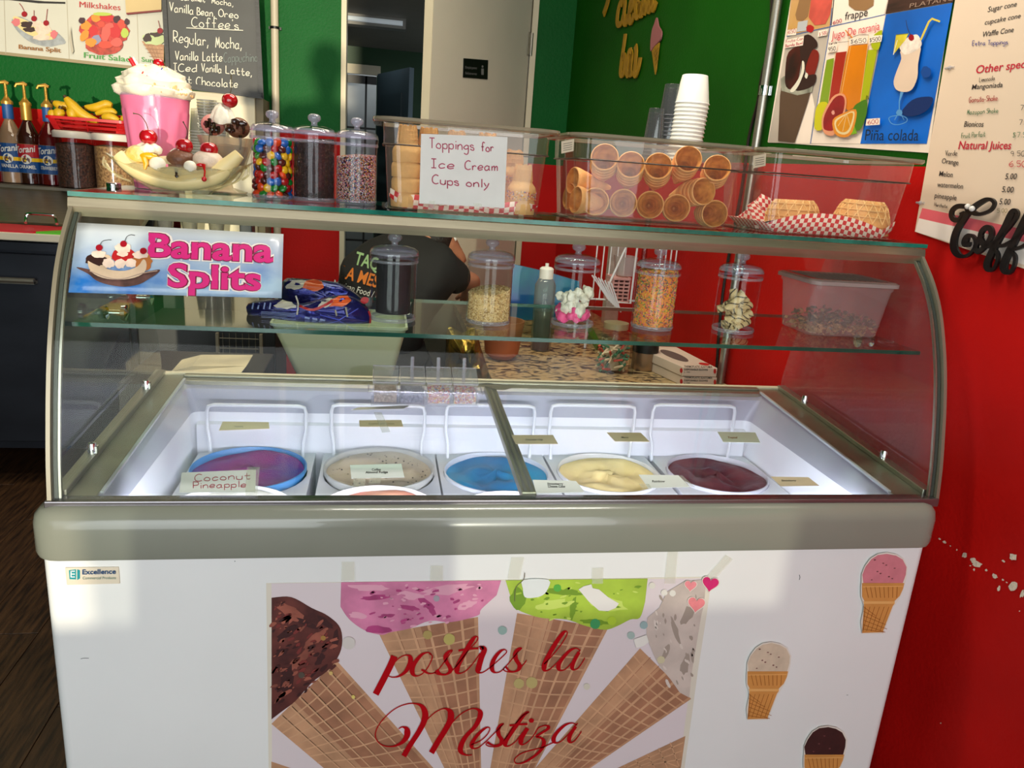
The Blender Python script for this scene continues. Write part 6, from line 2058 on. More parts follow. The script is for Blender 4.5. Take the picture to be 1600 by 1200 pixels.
for i, (pts, rr, dy, lab) in enumerate([
    ([(103, 153), (113, 165), (130, 180), (153, 190)], 7.5, -.05, 'long banana lying diagonally on top of the basket'),
    ([(84, 160), (95, 165), (112, 166)], 6, .0, 'banana behind the diagonal one at upper left'),
    ([(133, 168), (150, 168), (166, 163), (175, 165)], 6.5, .02, 'banana across the back at upper right'),
    ([(80, 172), (82, 180), (86, 184)], 6, -.06, 'banana end at the far left of the basket'),
    ([(94, 170), (93, 178), (96, 184)], 8, -.06, 'stubby banana end, second from left in the basket'),
    ([(112, 168), (113, 178), (118, 186)], 7.5, -.06, 'banana end, third from left in the basket'),
    ([(150, 178), (162, 174), (175, 174), (182, 178)], 5, .0, 'small banana in the middle right of the basket'),
    ([(160, 184), (172, 183), (186, 189)], 6, -.05, 'banana low on the right side of the basket'),
    ([(190, 189), (197, 185), (205, 183)], 6, -.05, 'banana end at the far right of the basket')]):
    c3 = crom([tuple(W(x, y, Ys + .02 + dy)) for x, y in pts], 4); k = len(c3)
    t = E('banana', lab, 'banana', c3[0], 'bananas in the red basket')
    b = MB(); b.tube(c3, [rr * m_ * (.45 + .55 * min(1, 3.0 * min(j + .5, k - j - .5) / k)) for j in range(k)], 10); b.build('peel', m_bn, t, smooth=50)
    a, c_ = Vector(c3[0]), Vector(c3[1])
    dd = (a - c_).normalized()
    b = MB(); b.tube([a - dd * .002, a + dd * .012], [rr * m_ * .42, rr * m_ * .3], 8); b.build('tip', m_bt, t, smooth=True)

# white cabinet, chalkboard, cup stacks
Yw = 4.0
xw0, xw1 = max(W(196, 340, Yw).x, tx1 + .03), W(399, 200, Yw).x
wc_ = E('white_cabinet', 'tall cream white cabinet standing under the chalkboard', 'cabinet', ((xw0 + xw1) / 2, 4.1, .0))
b = MB(); b.box(xw0, xw1, Yw, YB - .04, 0, W(340, 145, Yw).z); b.build('carcass', M('cabinet_cream', (216, 206, 176), .4, noise=(2, .03)), wc_, bevel=.004)
b = MB(); xx_ = W(247, 340, Yw).x; b.box(xx_, xx_ + .006, Yw - .004, Yw, .1, 1.5); b.build('door_gap', m_black, wc_)
b = MB(); b.box(xw1 - .001, xw1 + .035, Yw + .02, YB - .02, 0, W(340, 148, Yw).z); b.build('side_edge', M('cabinet_side', (120, 108, 80), .5), wc_)
# counter holding the clear cups
zq = 1.02
ct = E('back_counter', 'narrow back counter with clear cups behind the banana splits sign', 'counter', ((tx1 + xw1) / 2, 3.8, 0))
b = MB(); b.box(tx1 + .02, xw1 + .02, 3.55, 3.98, zq - .04, zq); b.build('counter_top', m_steel, ct, bevel=.003)
b = MB(); b.box(tx1 + .04, xw1, 3.6, 3.97, 0, zq - .04); b.build('counter_body', M('counter_dark', (40, 40, 38), .5), ct)
m_cup = G('clear_cup', (232, 232, 224), 1.5, .05, haze=.07); m_cupr = G('clear_cup_rim', (200, 200, 190), 1.6, .05, haze=.3)


def cup_proto(nm, r0, r1, h, mats):
    b = MB(); b.lathe([(r0, 0), (r0 + .001, .001), (r1, h)], 20, cap0=True); b.cur = 1; b.tube([(r1 * math.cos(2 * PI * i / 20), r1 * math.sin(2 * PI * i / 20), h) for i in range(20)], .0018, 5, cyc=True)
    return b.build(nm, mats, smooth=40, origin=(0, 0, 0), recalc=False)


cp = cup_proto('plastic_cup', .026, .037, .10, [m_cup, m_cupr])
fst = [True]


def stack(proto, x, y, z, n, pitch, label, group, flip=False, sc_=1.0, cat='cup'):
    for k in range(n):
        if proto.get('used') is None: o = proto; proto['used'] = 1
        else: o = proto.copy(); COL.objects.link(o)
        o.location = (x, y, z + k * pitch + (.0 if not flip else 0))
        o.rotation_euler = (PI if flip else 0, 0, 0); o.scale = (sc_,) * 3
        if flip: o.location.z = z + k * pitch + proto['h'] * sc_
        tag(o, label.replace('cup', 'cup, ' + fromtop(n - 1 - k), 1), cat, group)


cp['h'] = .10
zc3 = zsf - .12
# tall stacks seen beside the milkshake, on the cabinet's ledge
Yk = 3.90
for px, pyb, pyt in ((309, 262, 162), (322, 262, 150), (341, 262, 156)):
    zb_, zt2 = W(px, pyb, Yk).z, W(px, pyt, Yk).z
    n = int((zt2 - zb_ - .1) / .0125)
    stack(cp, W(px, 200, Yk).x, Yk, zb_, n, .0125, 'clear plastic cup in the %s stack beside the pink milkshake' % {309: 'left', 322: 'taller middle', 341: 'right'}[px], 'clear cup stacks by the white cabinet', flip=(px == 309))
    zled = zb_
b = MB(); b.box(W(296, 262, Yk).x, W(368, 262, Yk).x, Yk - .06, Yw, zled - .02, zled - .001); tag(b.build('cup_shelf', m_cream), 'small cream shelf holding clear cups on the white cabinet', 'shelf')
for px, n in ((258, 8), (296, 9), (338, 9)):
    z_ = W(px, 352, 3.8).z
    stack(cp, W(px, 340, 3.78).x, 3.78, zq + .001, int((z_ + .05 - zq - .1) / .011) + 2, .011, 'clear cup in the %s stack just above the banana splits sign' % {258: 'left', 296: 'middle', 338: 'right'}[px], 'clear cup stacks above the banana sign')
b = MB(); xb_ = W(236, 345, 3.78).x; b.box(xb_ - .03, xb_ + .02, 3.74, 3.84, zq, W(236, 336, 3.78).z); tag(b.build('black_box', m_black, bevel=.004), 'small black box left of the clear cups behind the sign', 'box')
b = MB(); xb_ = W(385, 345, 3.78).x; b.box(xb_ - .025, xb_ + .03, 3.74, 3.84, zq, W(385, 345, 3.78).z); tag(b.build('black_holder', m_black, bevel=.004), 'black holder right of the clear cups behind the sign', 'holder')

# menu board with food pictures
BP = Plane((0, YB - .012, 0), (0, -1, 0))
mn = sheet(BP, [(-60, 76), (256, 110), (262, -40), (-60, -40)], .010, -.011).build('food_menu_board', M('menu_board_pale', (206, 206, 194), .25, noise=(3, .04), coat=.3))
tag(mn, 'glossy menu board with banana split and fruit salad pictures', 'menu board')
d = Decal(BP, .0005, .0003)
d.poly([(-60, 79), (256, 113), (256, 108), (-60, 74)], M('board_edge', (150, 136, 104), .5))
d.line([(104, -10), (108, 92)], 1, M('board_seam', (180, 174, 156), .5)); d.line([(214, 20), (217, 102)], 1, M('board_seam', (180, 174, 156), .5)); d.line([(6, -10), (9, 84)], .8, M('board_seam', (180, 174, 156), .5))
d.poly([(-5, 0), (48, 0), (70, 2), (102, 3), (102, 6), (60, 5), (-5, -2)], m_ink)
# banana split picture
d.poly(crom([(18, 32), (32, 26), (60, 40), (88, 50), (103, 66), (92, 70), (75, 73), (50, 67), (30, 52)], 3, True), M('dish_print', (150, 156, 160), .4, noise=(40, .2)))
d.poly(crom([(20, 29), (27, 26), (55, 38), (85, 50), (86, 60), (70, 62), (45, 54), (28, 42)], 3, True), M('print_banana2', (216, 200, 140), .5))
for x, y, rx, ry, m in ((25, 35, 7, 6, M('print_rose', (206, 110, 116), .5)), (42, 38, 10, 5, m_sx), (46, 46, 9, 4, m_sx), (68, 46, 12, 9, m_cr), (64, 58, 12, 5, m_cr), (84, 54, 6, 6, M('print_rose', (206, 110, 116), .5)), (58, 38, 9, 5, m_cr)): d.blob(x, y, rx, ry, m, .2, 14)
for x, y in ((38, 22), (53, 29), (72, 36)): d.blob(x, y, 4.5, 4.5, m_rd, .03, 12)
d.line(crom([(38, 18), (34, 10), (30, 5)], 3), .8, m_rd); d.line(crom([(53, 25), (53, 16)], 3), .8, m_rd); d.line([(72, 32), (74, 14)], .8, m_rd)
d.text('Banana Split', Q(29, 76, 95, 82, 6.5), M('ochre_print', (184, 136, 44), .5), .02)
d.text('Milkshakes', Q(124, 11, 188, 16, 9), M('red_print', (190, 40, 44), .5), 0)
d.text('Fruit Salad', Q(131, 90, 204, 97, 8.5), M('green_print', (70, 150, 70), .5), .01)
d.text('Sun', Q(221, 96, 239, 98, 7), M('green_print', (70, 150, 70), .5), .01)
# fruit salad
d.blob(163, 70, 30, 16, M('print_bowl_red', (176, 60, 44), .4, noise=(40, .3)), .05, 20)
rgb = random.Random(6)
d.blob(163, 48, 38, 27, M('fruit_base', (178, 50, 44), .5, noise=(50, .4)), .08, 24)
fc = [M('fruit_' + n, c_, .5) for n, c_ in (('orange', (226, 140, 40)), ('red', (198, 30, 36)), ('pink', (214, 90, 80)), ('blue', (140, 140, 170)), ('dark', (60, 20, 36)), ('lime', (176, 196, 80)), ('coral', (206, 70, 50)))]
for x, y, rx, ry, rt, k in ((134, 40, 9, 7, 20, 0), (132, 55, 6, 10, 30, 0), (146, 48, 7, 9, 0, 1), (150, 28, 8, 6, 0, 0), (168, 28, 12, 6, 10, 1), (182, 30, 6, 6, 0, 4), (190, 38, 7, 8, 0, 6), (195, 52, 6, 8, 0, 5), (178, 48, 10, 13, -30, 1), (165, 52, 7, 14, 10, 2),
                            (150, 62, 8, 8, 0, 3), (128, 32, 5, 5, 0, 4), (142, 66, 9, 7, 0, 0), (165, 70, 12, 6, 0, 6), (182, 66, 9, 7, 0, 2), (198, 34, 4, 5, 0, 4), (158, 38, 6, 5, 0, 6), (172, 40, 6, 4, 0, 2), (160, 22, 14, 3, 0, 5)): d.blob(x, y, rx, ry, fc[k], .12, 12, rt)
# sundae cone picture
d.poly([(221, 64), (256, 70), (256, 96), (243, 97)], m_cone1)
for k in range(5): d.line([(224 + k * 7, 66 + k), (242 + k * 3, 96)], .8, m_cone3, up=False); d.line([(224 + k * 3, 70 + k * 6), (256, 72 + k * 6)], .8, m_cone2, up=False)
d.up(); d.blob(240, 60, 18, 10, M('print_mint', (190, 206, 150), .5), .15, 14); d.blob(230, 60, 7, 7, m_sx, .3, 10); d.blob(245, 54, 10, 4, m_sx, .3, 10); d.blob(250, 48, 4.5, 4.5, m_rd, .03, 12); d.line([(250, 44), (247, 32)], .8, m_rd)
d.poly([(195, -10), (252, -10), (252, 15), (197, 20)], M('print_tan_box', (206, 182, 130), .5)); d.poly([(197, 20), (252, 15), (252, 18), (198, 23)], M('print_maroon', (120, 30, 30), .5))
d.poly(crom([(110, 40), (112, 60), (115, 80)], 3) + [(112, 85), (108, 60)], M('board_seam', (180, 174, 156), .5))
d.build('printed_menu', mn)

# chalkboard
Yh = Yw - .03
KP = Plane((0, Yh, 0), (0, -1, 0))
kq = [(250, -60), (400, -60), (411, 153), (263, 134)]
kb = E('chalkboard', 'framed black chalkboard handwritten with coffee flavours', 'chalkboard', W(337, 144, Yh))
sheet(KP, kq, .012, -.014).build('board', M('slate', (64, 66, 66), .55, noise=(4, .15)), kb)
for nm, pp in (('bottom', [(262, 126), (411, 145), (412.5, 155), (261, 135)]), ('left', [(250, -60), (258, -60), (267, 134), (261, 135)]), ('right', [(396, -60), (402, -60), (412.5, 155), (404.5, 150)])):
    sheet(KP, pp, .010, 0).build('frame', M('frame_charcoal', (44, 46, 48), .5, noise=(40, .3), stretch=(1, 1, 6)), kb)
d = Decal(KP, .0006, .0002)
m_chalk = M('white_chalk', (226, 222, 206), .8); m_chalk2 = M('faint_chalk', (120, 132, 130), .8)
for t_, q, m, w in (('Caramel,', Q(282, 0, 320, 3, 9), m_chalk, 1.2), ('Mocha,', Q(331, 5, 364, 10, 9), m_chalk, 1.1), ('Vanilla', Q(265, 17, 302, 23, 14), m_chalk, 1.3), ('Bean,', Q(308, 23, 335, 26, 12), m_chalk, 1.3), ('Oreo', Q(342, 26, 372, 29, 12), m_chalk, 1.3),
                   ("Coffee's", Q(300, 42, 372, 46, 15), m_chalk, 1.3), ('Regular,', Q(271, 65, 325, 72, 18), m_chalk, 1.3), ('Mocha,', Q(337, 74, 377, 77, 17), m_chalk, 1.3), ('Vanilla', Q(274, 94, 310, 95, 14), m_chalk, 1.3), ('Latte', Q(317, 95, 347, 96, 14), m_chalk, 1.3),
                   ('Cappuchino', Q(350, 97, 402, 96, 15), m_chalk2, .9), ('ICed', Q(271, 111, 307, 112, 12), m_chalk, 1.3), ('Vanilla', Q(315, 112, 346, 114, 13), m_chalk, 1.2), ('Latte,', Q(353, 114, 393, 119, 12), m_chalk, 1.3), ('Hot', Q(276, 129, 299, 131, 12), m_chalk, 1.3), ('Chocolate', Q(307, 133, 371, 137, 13), m_chalk, 1.3)):
    d.hand(t_, q, w, m, .4)
d.line([(291, 43.5), (380, 47.5)], 1.2, m_chalk)
d.build('chalk_writing', kb)

# ---------------------------------------------------------------- stacks of cups behind the right bins
cpb = cup_proto('foam_cup', .030, .042, .065, [M('foam_cup_white', (246, 243, 230), .5), M('foam_cup_rim', (250, 247, 236), .5)]); cpb['h'] = .065
Yu = 2.35
xu = W(1072, 200, Yu).x
zu = .80
# far counter carries a wire rack (below); the foam cups stand on a tall shelf post
zt0, zb0 = W(1088, 118, Yu).z, W(1070, 218, Yu).z
mu = MPP(Yu)
s_ = 28 * mu / .042
zbs = zb0 - .06
nn = 15
pitch = (zt0 - .065 * s_ - zbs) / (nn - 1)
for k in range(nn):
    o = cpb if k == 0 else cpb.copy()
    if k: COL.objects.link(o)
    o.location = (xu + k * .0006, Yu, zbs + k * pitch + .065 * s_); o.rotation_euler = (PI, 0, 0); o.scale = (s_,) * 3
    tag(o, 'white foam cup, %s upside-down stack behind the middle bin' % fromtop(nn - 1 - k), 'cup', 'white foam cups stacked upside down')
cpd = cup_proto('dark_clear_cup', .026, .034, .09, [G('smoky_cup', (206, 210, 206), 1.6, .05, haze=.05), G('smoky_rim', (120, 124, 122), 1.6, .05, haze=.2)])
for px, pt_, pn in ((1046, 132, 'taller'), (1026, 170, 'shorter')):
    zt3 = W(px + 5, pt_, Yu + .03).z
    for k in range(12 if pn == 'taller' else 8):
        o = cpd if cpd.get('used') is None else cpd.copy()
        if cpd.get('used') is not None: COL.objects.link(o)
        cpd['used'] = 1
        o.location = (W(px, 190, Yu + .03).x + .0, Yu + .03, zt3 - k * .012); o.rotation_euler = (PI, 0, 0)
        tag(o, 'clear plastic cup, %s %s stack left of the foam cups' % (fromtop(k), pn), 'cup', 'clear cup stacks behind the middle bin')
b = MB(); b.box(W(1010, 230, Yu).x, rwx(Yu + .1) - .03, Yu - .08, Yu + .09, zbs - .022, zbs - .001)
b.tube([(W(1040, 230, Yu).x, Yu + .08, zbs - .02), (W(1040, 230, Yu).x, Yu + .08, .80)], .01, 8)
tag(b.build('cup_ledge', G('glass_ledge', (226, 226, 220), 1.5)), 'clear glass ledge under the stacked cups behind the bins', 'shelf')
# ---------------------------------------------------------------- counter behind the freezer, right side
ZK = .80
xk0 = W(752, 560, 2.6).x
m_gran = M('speckled_laminate', (172, 142, 98), .35, noise=(14, .5), col2=(176, 150, 108))
nt = m_gran.node_tree; bs = nt.nodes['Principled BSDF']; src = bs.inputs['Base Color'].links[0].from_socket
vo = nt.nodes.new('ShaderNodeTexNoise'); vo.inputs['Scale'].default_value = 26; vo.inputs['Detail'].default_value = 6; vo.inputs['Distortion'].default_value = 1.2
tcn = nt.nodes.new('ShaderNodeTexCoord'); mp_ = nt.nodes.new('ShaderNodeMapping'); mp_.inputs['Scale'].default_value = (1, 1.7, 1)
nt.links.new(tcn.outputs['Object'], mp_.inputs[0]); nt.links.new(mp_.outputs[0], vo.inputs['Vector'])
cr_ = nt.nodes.new('ShaderNodeValToRGB'); cr_.color_ramp.elements[0].position = .50; cr_.color_ramp.elements[1].position = .56
mm = nt.nodes.new('ShaderNodeMix'); mm.data_type = 'RGBA'; nt.links.new(vo.outputs['Fac'], cr_.inputs[0]); nt.links.new(cr_.outputs[0], mm.inputs[0])
nt.links.new(src, mm.inputs[6]); mm.inputs[7].default_value = lin((54, 38, 30)); nt.links.new(mm.outputs[2], bs.inputs['Base Color'])
wk = E('work_counter', 'brown speckled laminate counter behind the freezer at right', 'counter', (.75, 3.0, 0))
b = MB(); b.prism([(xk0, 2.2, ZK - .04), (rwx(2.2) - .005, 2.2, ZK - .04), (rwx(3.9) - .005, 3.9, ZK - .04), (xk0, 3.9, ZK - .04)], (0, 0, .04)); b.build('counter_top', m_gran, wk, bevel=.004)
b = MB(); b.prism([(xk0 + .02, 2.24, 0), (rwx(2.2) - .02, 2.24, 0), (rwx(3.9) - .02, 3.88, 0), (xk0 + .02, 3.88, 0)], (0, 0, ZK - .04)); b.build('cabinet', M('counter_dark', (40, 40, 38)), wk)


def onk(px, py): return WZ(px, py, ZK)


# jar of green and red pasta-like wafers, steel canister
c = onk(955, 580); m_ = MPP(c.y); r = 24.5 * m_
t = E('pantry_jar', 'clear jar of green and red wafer pieces on the speckled counter', 'jar', (c.x, c.y, ZK))
h_ = 78 * m_
b = MB(); b.lathe([(r * .9, 0), (r, .008), (r, h_ * .85), (r * .86, h_)], 28, (c.x, c.y, ZK), cap0=True); b.build('jar_wall', m_acryl, t, smooth=40)
b = MB(); b.lathe([(r * .9, h_), (r * .9, h_ + .02), (r * .7, h_ + .022)], 28, (c.x, c.y, ZK), cap0=True, cap1=True); b.build('lid', M('olive_lid', (150, 152, 120), .4), t, smooth=40)
b = MB(); rg = random.Random(3)
ms = [M('wafer_green', (70, 120, 86), .6), M('wafer_cream', (206, 186, 150), .6), M('wafer_red', (186, 70, 50), .6)]
for _ in range(130):
    a = rg.uniform(0, 2 * PI); q = r * .85 * math.sqrt(rg.random()) if rg.random() < .3 else r * .85
    p = Vector((c.x + q * math.cos(a), c.y + q * math.sin(a), ZK + .01 + rg.random() * h_ * .62)); d_ = Vector((rg.uniform(-1, 1), rg.uniform(-.3, .3), rg.uniform(-1, 1))).normalized() * .016
    b.cur = rg.choice([0, 1, 1, 2, 0]); b.tube([p - d_, p + d_], .0045, 5)
b.cur = 1; b.lathe([(r * .6, .01), (r * .6, h_ * .6)], 12, (c.x, c.y, ZK), cap0=True, cap1=True)
tag(b.build('wafer_pieces', ms), 'green, cream and red wafer pieces in the pantry jar', 'food', kind='stuff')
c = onk(1005, 576); m_ = MPP(c.y); r = 22.5 * m_
t = E('steel_canister', 'small brushed steel canister with black lid on the counter', 'canister', (c.x, c.y, ZK))
b = MB(); b.lathe([(r * .95, 0), (r, .004), (r, 32 * m_)], 28, (c.x, c.y, ZK), cap0=True, cap1=True); b.build('body', M('canister_steel', (170, 142, 118), .3, .8), t, smooth=40)
b = MB(); b.lathe([(r * 1.03, 32 * m_), (r * 1.03, 48 * m_), (r * .9, 50 * m_)], 28, (c.x, c.y, ZK), cap0=True, cap1=True); b.build('lid', m_black, t, smooth=40)
# two glove boxes
c0 = onk(1065, 603); m_ = MPP(c0.y)
xa, xb = c0.x, onk(1118, 604).x
hb_ = 17 * m_
m_bxw = M('glove_box_white', (216, 196, 178), .5); m_bxr = M('glove_box_red', (190, 34, 30), .5)
for k, lab in ((0, 'lower white and red box of disposable gloves on the counter'), (1, 'upper white box of disposable gloves with an oval opening')):
    z = ZK + .001 + k * (hb_ + .001)
    o_ = (-.003 if k else 0)
    t = E('glove_box', lab, 'box', (xa, c0.y, z), 'glove boxes')
    dp = .30
    P = [Vector((xa + o_, c0.y, z)), Vector((xb + o_, c0.y, z)), Vector((xb + o_ - .03, c0.y + dp, z)), Vector((xa + o_ - .075, c0.y + dp, z))]
    b = MB(); b.prism(P, (0, 0, hb_)); b.build('carton', m_bxw, t, bevel=.002)
    pl = Plane((0, c0.y, 0), (0, -1, 0))
    d = Decal(pl, .0004, .0002)
    yy = 600 if k == 0 else 583
    d.text('THERMOPLASTIC ELASTOMER', Q(1069, yy - 9, 1113, yy - 8, 3), m_ink, .02); d.text('DISPOSABLE GLOVES', Q(1069, yy - 4.5, 1106, yy - 3.8, 2.6), m_ink, .02); d.text('L 100', Q(1069, yy - .5, 1078, yy - .4, 2.2), m_ink)
    d.blob(1064.5, yy - 4, 2.2, 4, m_bxr, 0, 12); d.blob(1117, yy - 3, 2, 4, m_bxr, 0, 12)
    d.build('box_print', t)
    if k:
        b = MB(); tp = z + hb_ + .0006
        ell = [(xa + .045 + .030 * math.cos(a) - .14 * .0 + .0, c0.y + .16 + .085 * math.sin(a), tp) for a in [2 * PI * i / 20 for i in range(20)]]
        b.prism([(e[0] - .12 * (e[1] - c0.y), e[1], e[2]) for e in ell], (0, 0, .0006)); b.build('oval_opening', M('oval_grey', (96, 84, 80), .5), t)
        b = MB(); ell = [(xb - .03 + .018 * math.cos(a), c0.y + .05 + .018 * math.sin(a), tp) for a in [2 * PI * i / 16 for i in range(16)]]
        b.prism(ell, (0, 0, .0005)); b.build('red_spot', m_bxr, t)

# wire dish rack with plates and containers
Yr = 2.75
zr = ZK + .02
rk = E('dish_rack', 'white wire dish rack on the counter with plates and a basket', 'dish rack', (W(1010, 470, Yr).x, Yr, ZK + .001))
xr0, xr1 = W(925, 420, Yr).x, W(1085, 420, Yr).x
ztp = W(1030, 384, Yr).z
zbt = W(1000, 487, Yr).z
zbt = max(zbt, ZK + .03)
n = 0
wires = []
for px in (930, 941, 952, 963, 975):
    x = W(px, 420, Yr + .25).x; wires.append([(x, Yr + .25, W(px, 372, Yr + .25).z), (x, Yr + .25, zbt)])
for px in range(1030, 1086, 8):
    x = W(px, 420, Yr + .05).x; wires.append([(x, Yr + .05, ztp), (x + .0, Yr + .05, zbt)])
for px in range(986, 1090, 13):
    x = W(px, 384, Yr).x; wires.append([(x, Yr, ztp), (x, Yr + .25, ztp)])
for i in range(7):
    x = W(940 + i * 5, 470, Yr).x; wires.append([tuple(W(925 + i * 5, 430 + i * 2, Yr - .05)), tuple(W(952 + i * 3, 470 + i * 3, Yr - .05))])
for w_ in wires:
    b = MB(); b.tube(w_, .0028, 6); b.build('wire', m_wire, rk, smooth=True)
for pp in ([W(980, 383, Yr), W(948, 452, Yr), W(962, 472, Yr), W(985, 474, Yr), W(996, 384, Yr), W(980, 383, Yr)], [(xr0 + .1, Yr, ztp), (xr1, Yr, ztp), (xr1, Yr + .25, ztp)], [(xr0, Yr + .05, zbt), (xr1, Yr + .05, zbt), (xr1, Yr + .25, zbt), (xr0, Yr + .25, zbt), (xr0, Yr + .05, zbt)],
           [(W(1050, 438, Yr).x, Yr + .04, W(1050, 438, Yr).z), (xr1, Yr + .04, W(1085, 438, Yr).z)]):
    b = MB(); b.tube([tuple(p) for p in pp], .0042, 6); b.build('frame_wire', m_wire, rk, smooth=True)
for x in (xr0 + .02, xr1 - .02):
    for y in (Yr + .06, Yr + .24):
        b = MB(); b.tube([(x, y, ZK + .001), (x, y, zbt)], .005, 6); b.build('foot', m_wire, rk, smooth=True)
b = MB(); cpl = W(1056, 444, Yr + .12); rp_ = 33 * MPP(Yr)
b.X = Matrix.Translation((cpl.x, Yr + .14, max(cpl.z, zbt + rp_ + .005))) @ Matrix.Rotation(R(80), 4, 'X')
b.lathe([(.001, 0), (rp_ * .6, 0), (rp_, .012), (rp_, .016), (rp_ * .6, .004), (.001, .004)], 36)
tag(b.build('plate', M('plate_white', (222, 206, 206), .3), smooth=40), 'white round plate standing in the wire dish rack', 'plate')
yb2 = Yr + .16
q = W(978, 425, yb2)
t = E('pink_basket', 'small pink slotted plastic basket in the dish rack', 'basket', (q.x, yb2, zbt + .006))
x0, x1, z0_, z1_ = W(957, 460, yb2).x, W(982, 460, yb2).x, zbt + .006, W(970, 437, yb2).z
m_pkb = M('pink_plastic', (214, 160, 156), .5)
b = MB()
for k in range(7):
    z = z0_ + (z1_ - z0_) * k / 6.2; b.box(x0, x1, yb2, yb2 + .1, z, z + (z1_ - z0_) / 13)
for k in range(4):
    x = x0 + (x1 - x0) * k / 3; b.box(x - .003, x + .003, yb2 + .001, yb2 + .099, z0_, z1_)
b.build('slotted_side', m_pkb, t, kind='stuff')
b = MB(); b.loft([rrect(x0 - o, x1 + o, yb2 - o, yb2 + .1 + o, .008, z1_ + z, 4) for o, z in ((0, 0), (.005, 0), (.005, .008), (0, .008))], cyc=True); b.build('basket_rim', m_pkb, t)
b = MB(); x0, x1 = W(955, 420, yb2 + .12).x, W(985, 420, yb2 + .12).x
yb3 = yb2 + .12 - .1
b.loft([rrect(x0 + .01, x1 - .01, yb3 + .01, yb3 + .09, .02, z1_ + .010), rrect(x0, x1, yb3, yb3 + .1, .02, W(970, 402, yb3).z)], cap1=False)
tag(b.build('clear_tub', G('cloudy_tub', (222, 214, 206), 1.5, .1, haze=.3), smooth=30), 'cloudy clear plastic tub on the pink basket in the rack', 'tub')
# white tile-like box behind the rack
b = MB(); q0, q1 = W(958, 375, 3.3), W(985, 400, 3.3); b.box(q0.x, q1.x, 3.3, 3.36, ZK, q0.z); tag(b.build('grey_carton', M('carton_grey', (168, 156, 148), .6, noise=(50, .15)), bevel=.003), 'grey speckled carton standing behind the dish rack', 'carton')
# blue board and squeeze bottle
b = MB()
P = [W(802, 413, 3.0), W(855, 425, 3.0), W(905, 440, 3.0), W(905, 500, 3.0), W(797, 500, 3.0)]
b.prism(P, (0, .02, 0))
m_blue = M('blue_tray', (8, 60, 150), .35, noise=(4, .5), col2=(0, 130, 150))
o = b.build('blue_tray', m_blue); tag(o, 'bright blue tray standing behind the nut jar', 'tray')
c = onk(860, 500); yb_ = 2.75; x = W(852, 450, yb_).x; m_ = MPP(yb_)
t = E('squeeze_bottle', 'clear bottle with a white cap behind the candy jar', 'bottle', (x, yb_, ZK + .001))
zn = W(852, 433, yb_).z
b = MB(); b.lathe([(17 * m_, 0), (18 * m_, .006), (18 * m_, zn - ZK - .03), (12 * m_, zn - ZK - .005), (9 * m_, zn - ZK)], 24, (x, yb_, ZK + .001), cap0=True); b.build('bottle_body', G('bottle_clear', (226, 218, 204), 1.5, .03, haze=.1), t, smooth=40)
b = MB(); b.lathe([(15 * m_, .004), (15 * m_, (zn - ZK) * .55)], 20, (x, yb_, ZK + .001), cap0=True, cap1=True); b.build('contents', M('dark_sauce', (70, 22, 16), .3), t, smooth=40)
b = MB(); b.lathe([(12 * m_, zn - ZK - .006), (12 * m_, zn - ZK + .03), (9 * m_, zn - ZK + .036), (3 * m_, zn - ZK + .038), (3 * m_, zn - ZK + .05)], 20, (x, yb_, ZK + .001), cap0=True, cap1=True); b.build('cap', M('cap_white', (226, 222, 214), .4), t, smooth=40)
# terracotta bowl glimpsed under the shelf
yy = 2.6; q = W(785, 530, yy)
b = MB(); rr = 36 * MPP(yy); zt4 = max(W(785, 500, yy).z, ZK + .06)
b.lathe([(rr * .5, 0), (rr * .8, .02), (rr, zt4 - ZK), (rr * .93, zt4 - ZK), (rr * .7, .025), (.001, .02)], 32, (q.x, yy, ZK + .001), cap0=True)
tag(b.build('clay_bowl', M('terracotta', (176, 96, 62), .5, noise=(9, .15)), smooth=40), 'round terracotta bowl seen through the glass shelf under the nut jar', 'bowl')
# green item
b = MB(); b.prism([onk(925, 520) + Vector((0, 0, .002)), onk(938, 545) + Vector((0, 0, .002)), onk(932, 548) + Vector((0, 0, .002)), onk(915, 522) + Vector((0, 0, .002))], (0, 0, .02)); tag(b.build('green_packet', M('green_packet', (70, 120, 30), .4)), 'thin green packet lying left of the pantry jar', 'packet')
# gold and black gift-like foil bag at the counter's left end
yy = 2.42
P = [(700, 512), (722, 520), (742, 512), (752, 545), (766, 590), (775, 640), (694, 640), (696, 560)]
b = MB(); rg = random.Random(12)
ring = [W(x, y, yy) for x, y in crom(P, 4, True)]
cc = sum(ring, Vector()) / len(ring)
loops = []
for f, dd in ((1, 0), (.8, -.05), (.5, -.075), (.2, -.08), (.03, -.08)): loops.append([cc + (p - cc) * f + Vector((0, dd + rg.uniform(-.012, .012) * (f < 1), 0)) for p in ring])
back = [[cc + (p - cc) * f + Vector((0, .06 * (1 - f), 0)) for p in ring] for f in (.03, .6)]
b.loft(back + loops)
tag(b.build('foil_bag', M('dark_gold_foil', (30, 28, 16), .18, .75, noise=(22, .9), col2=(170, 140, 60), bump=(30, .8)), smooth=60), 'crumpled dark gold foil bag behind the caddy', 'bag')
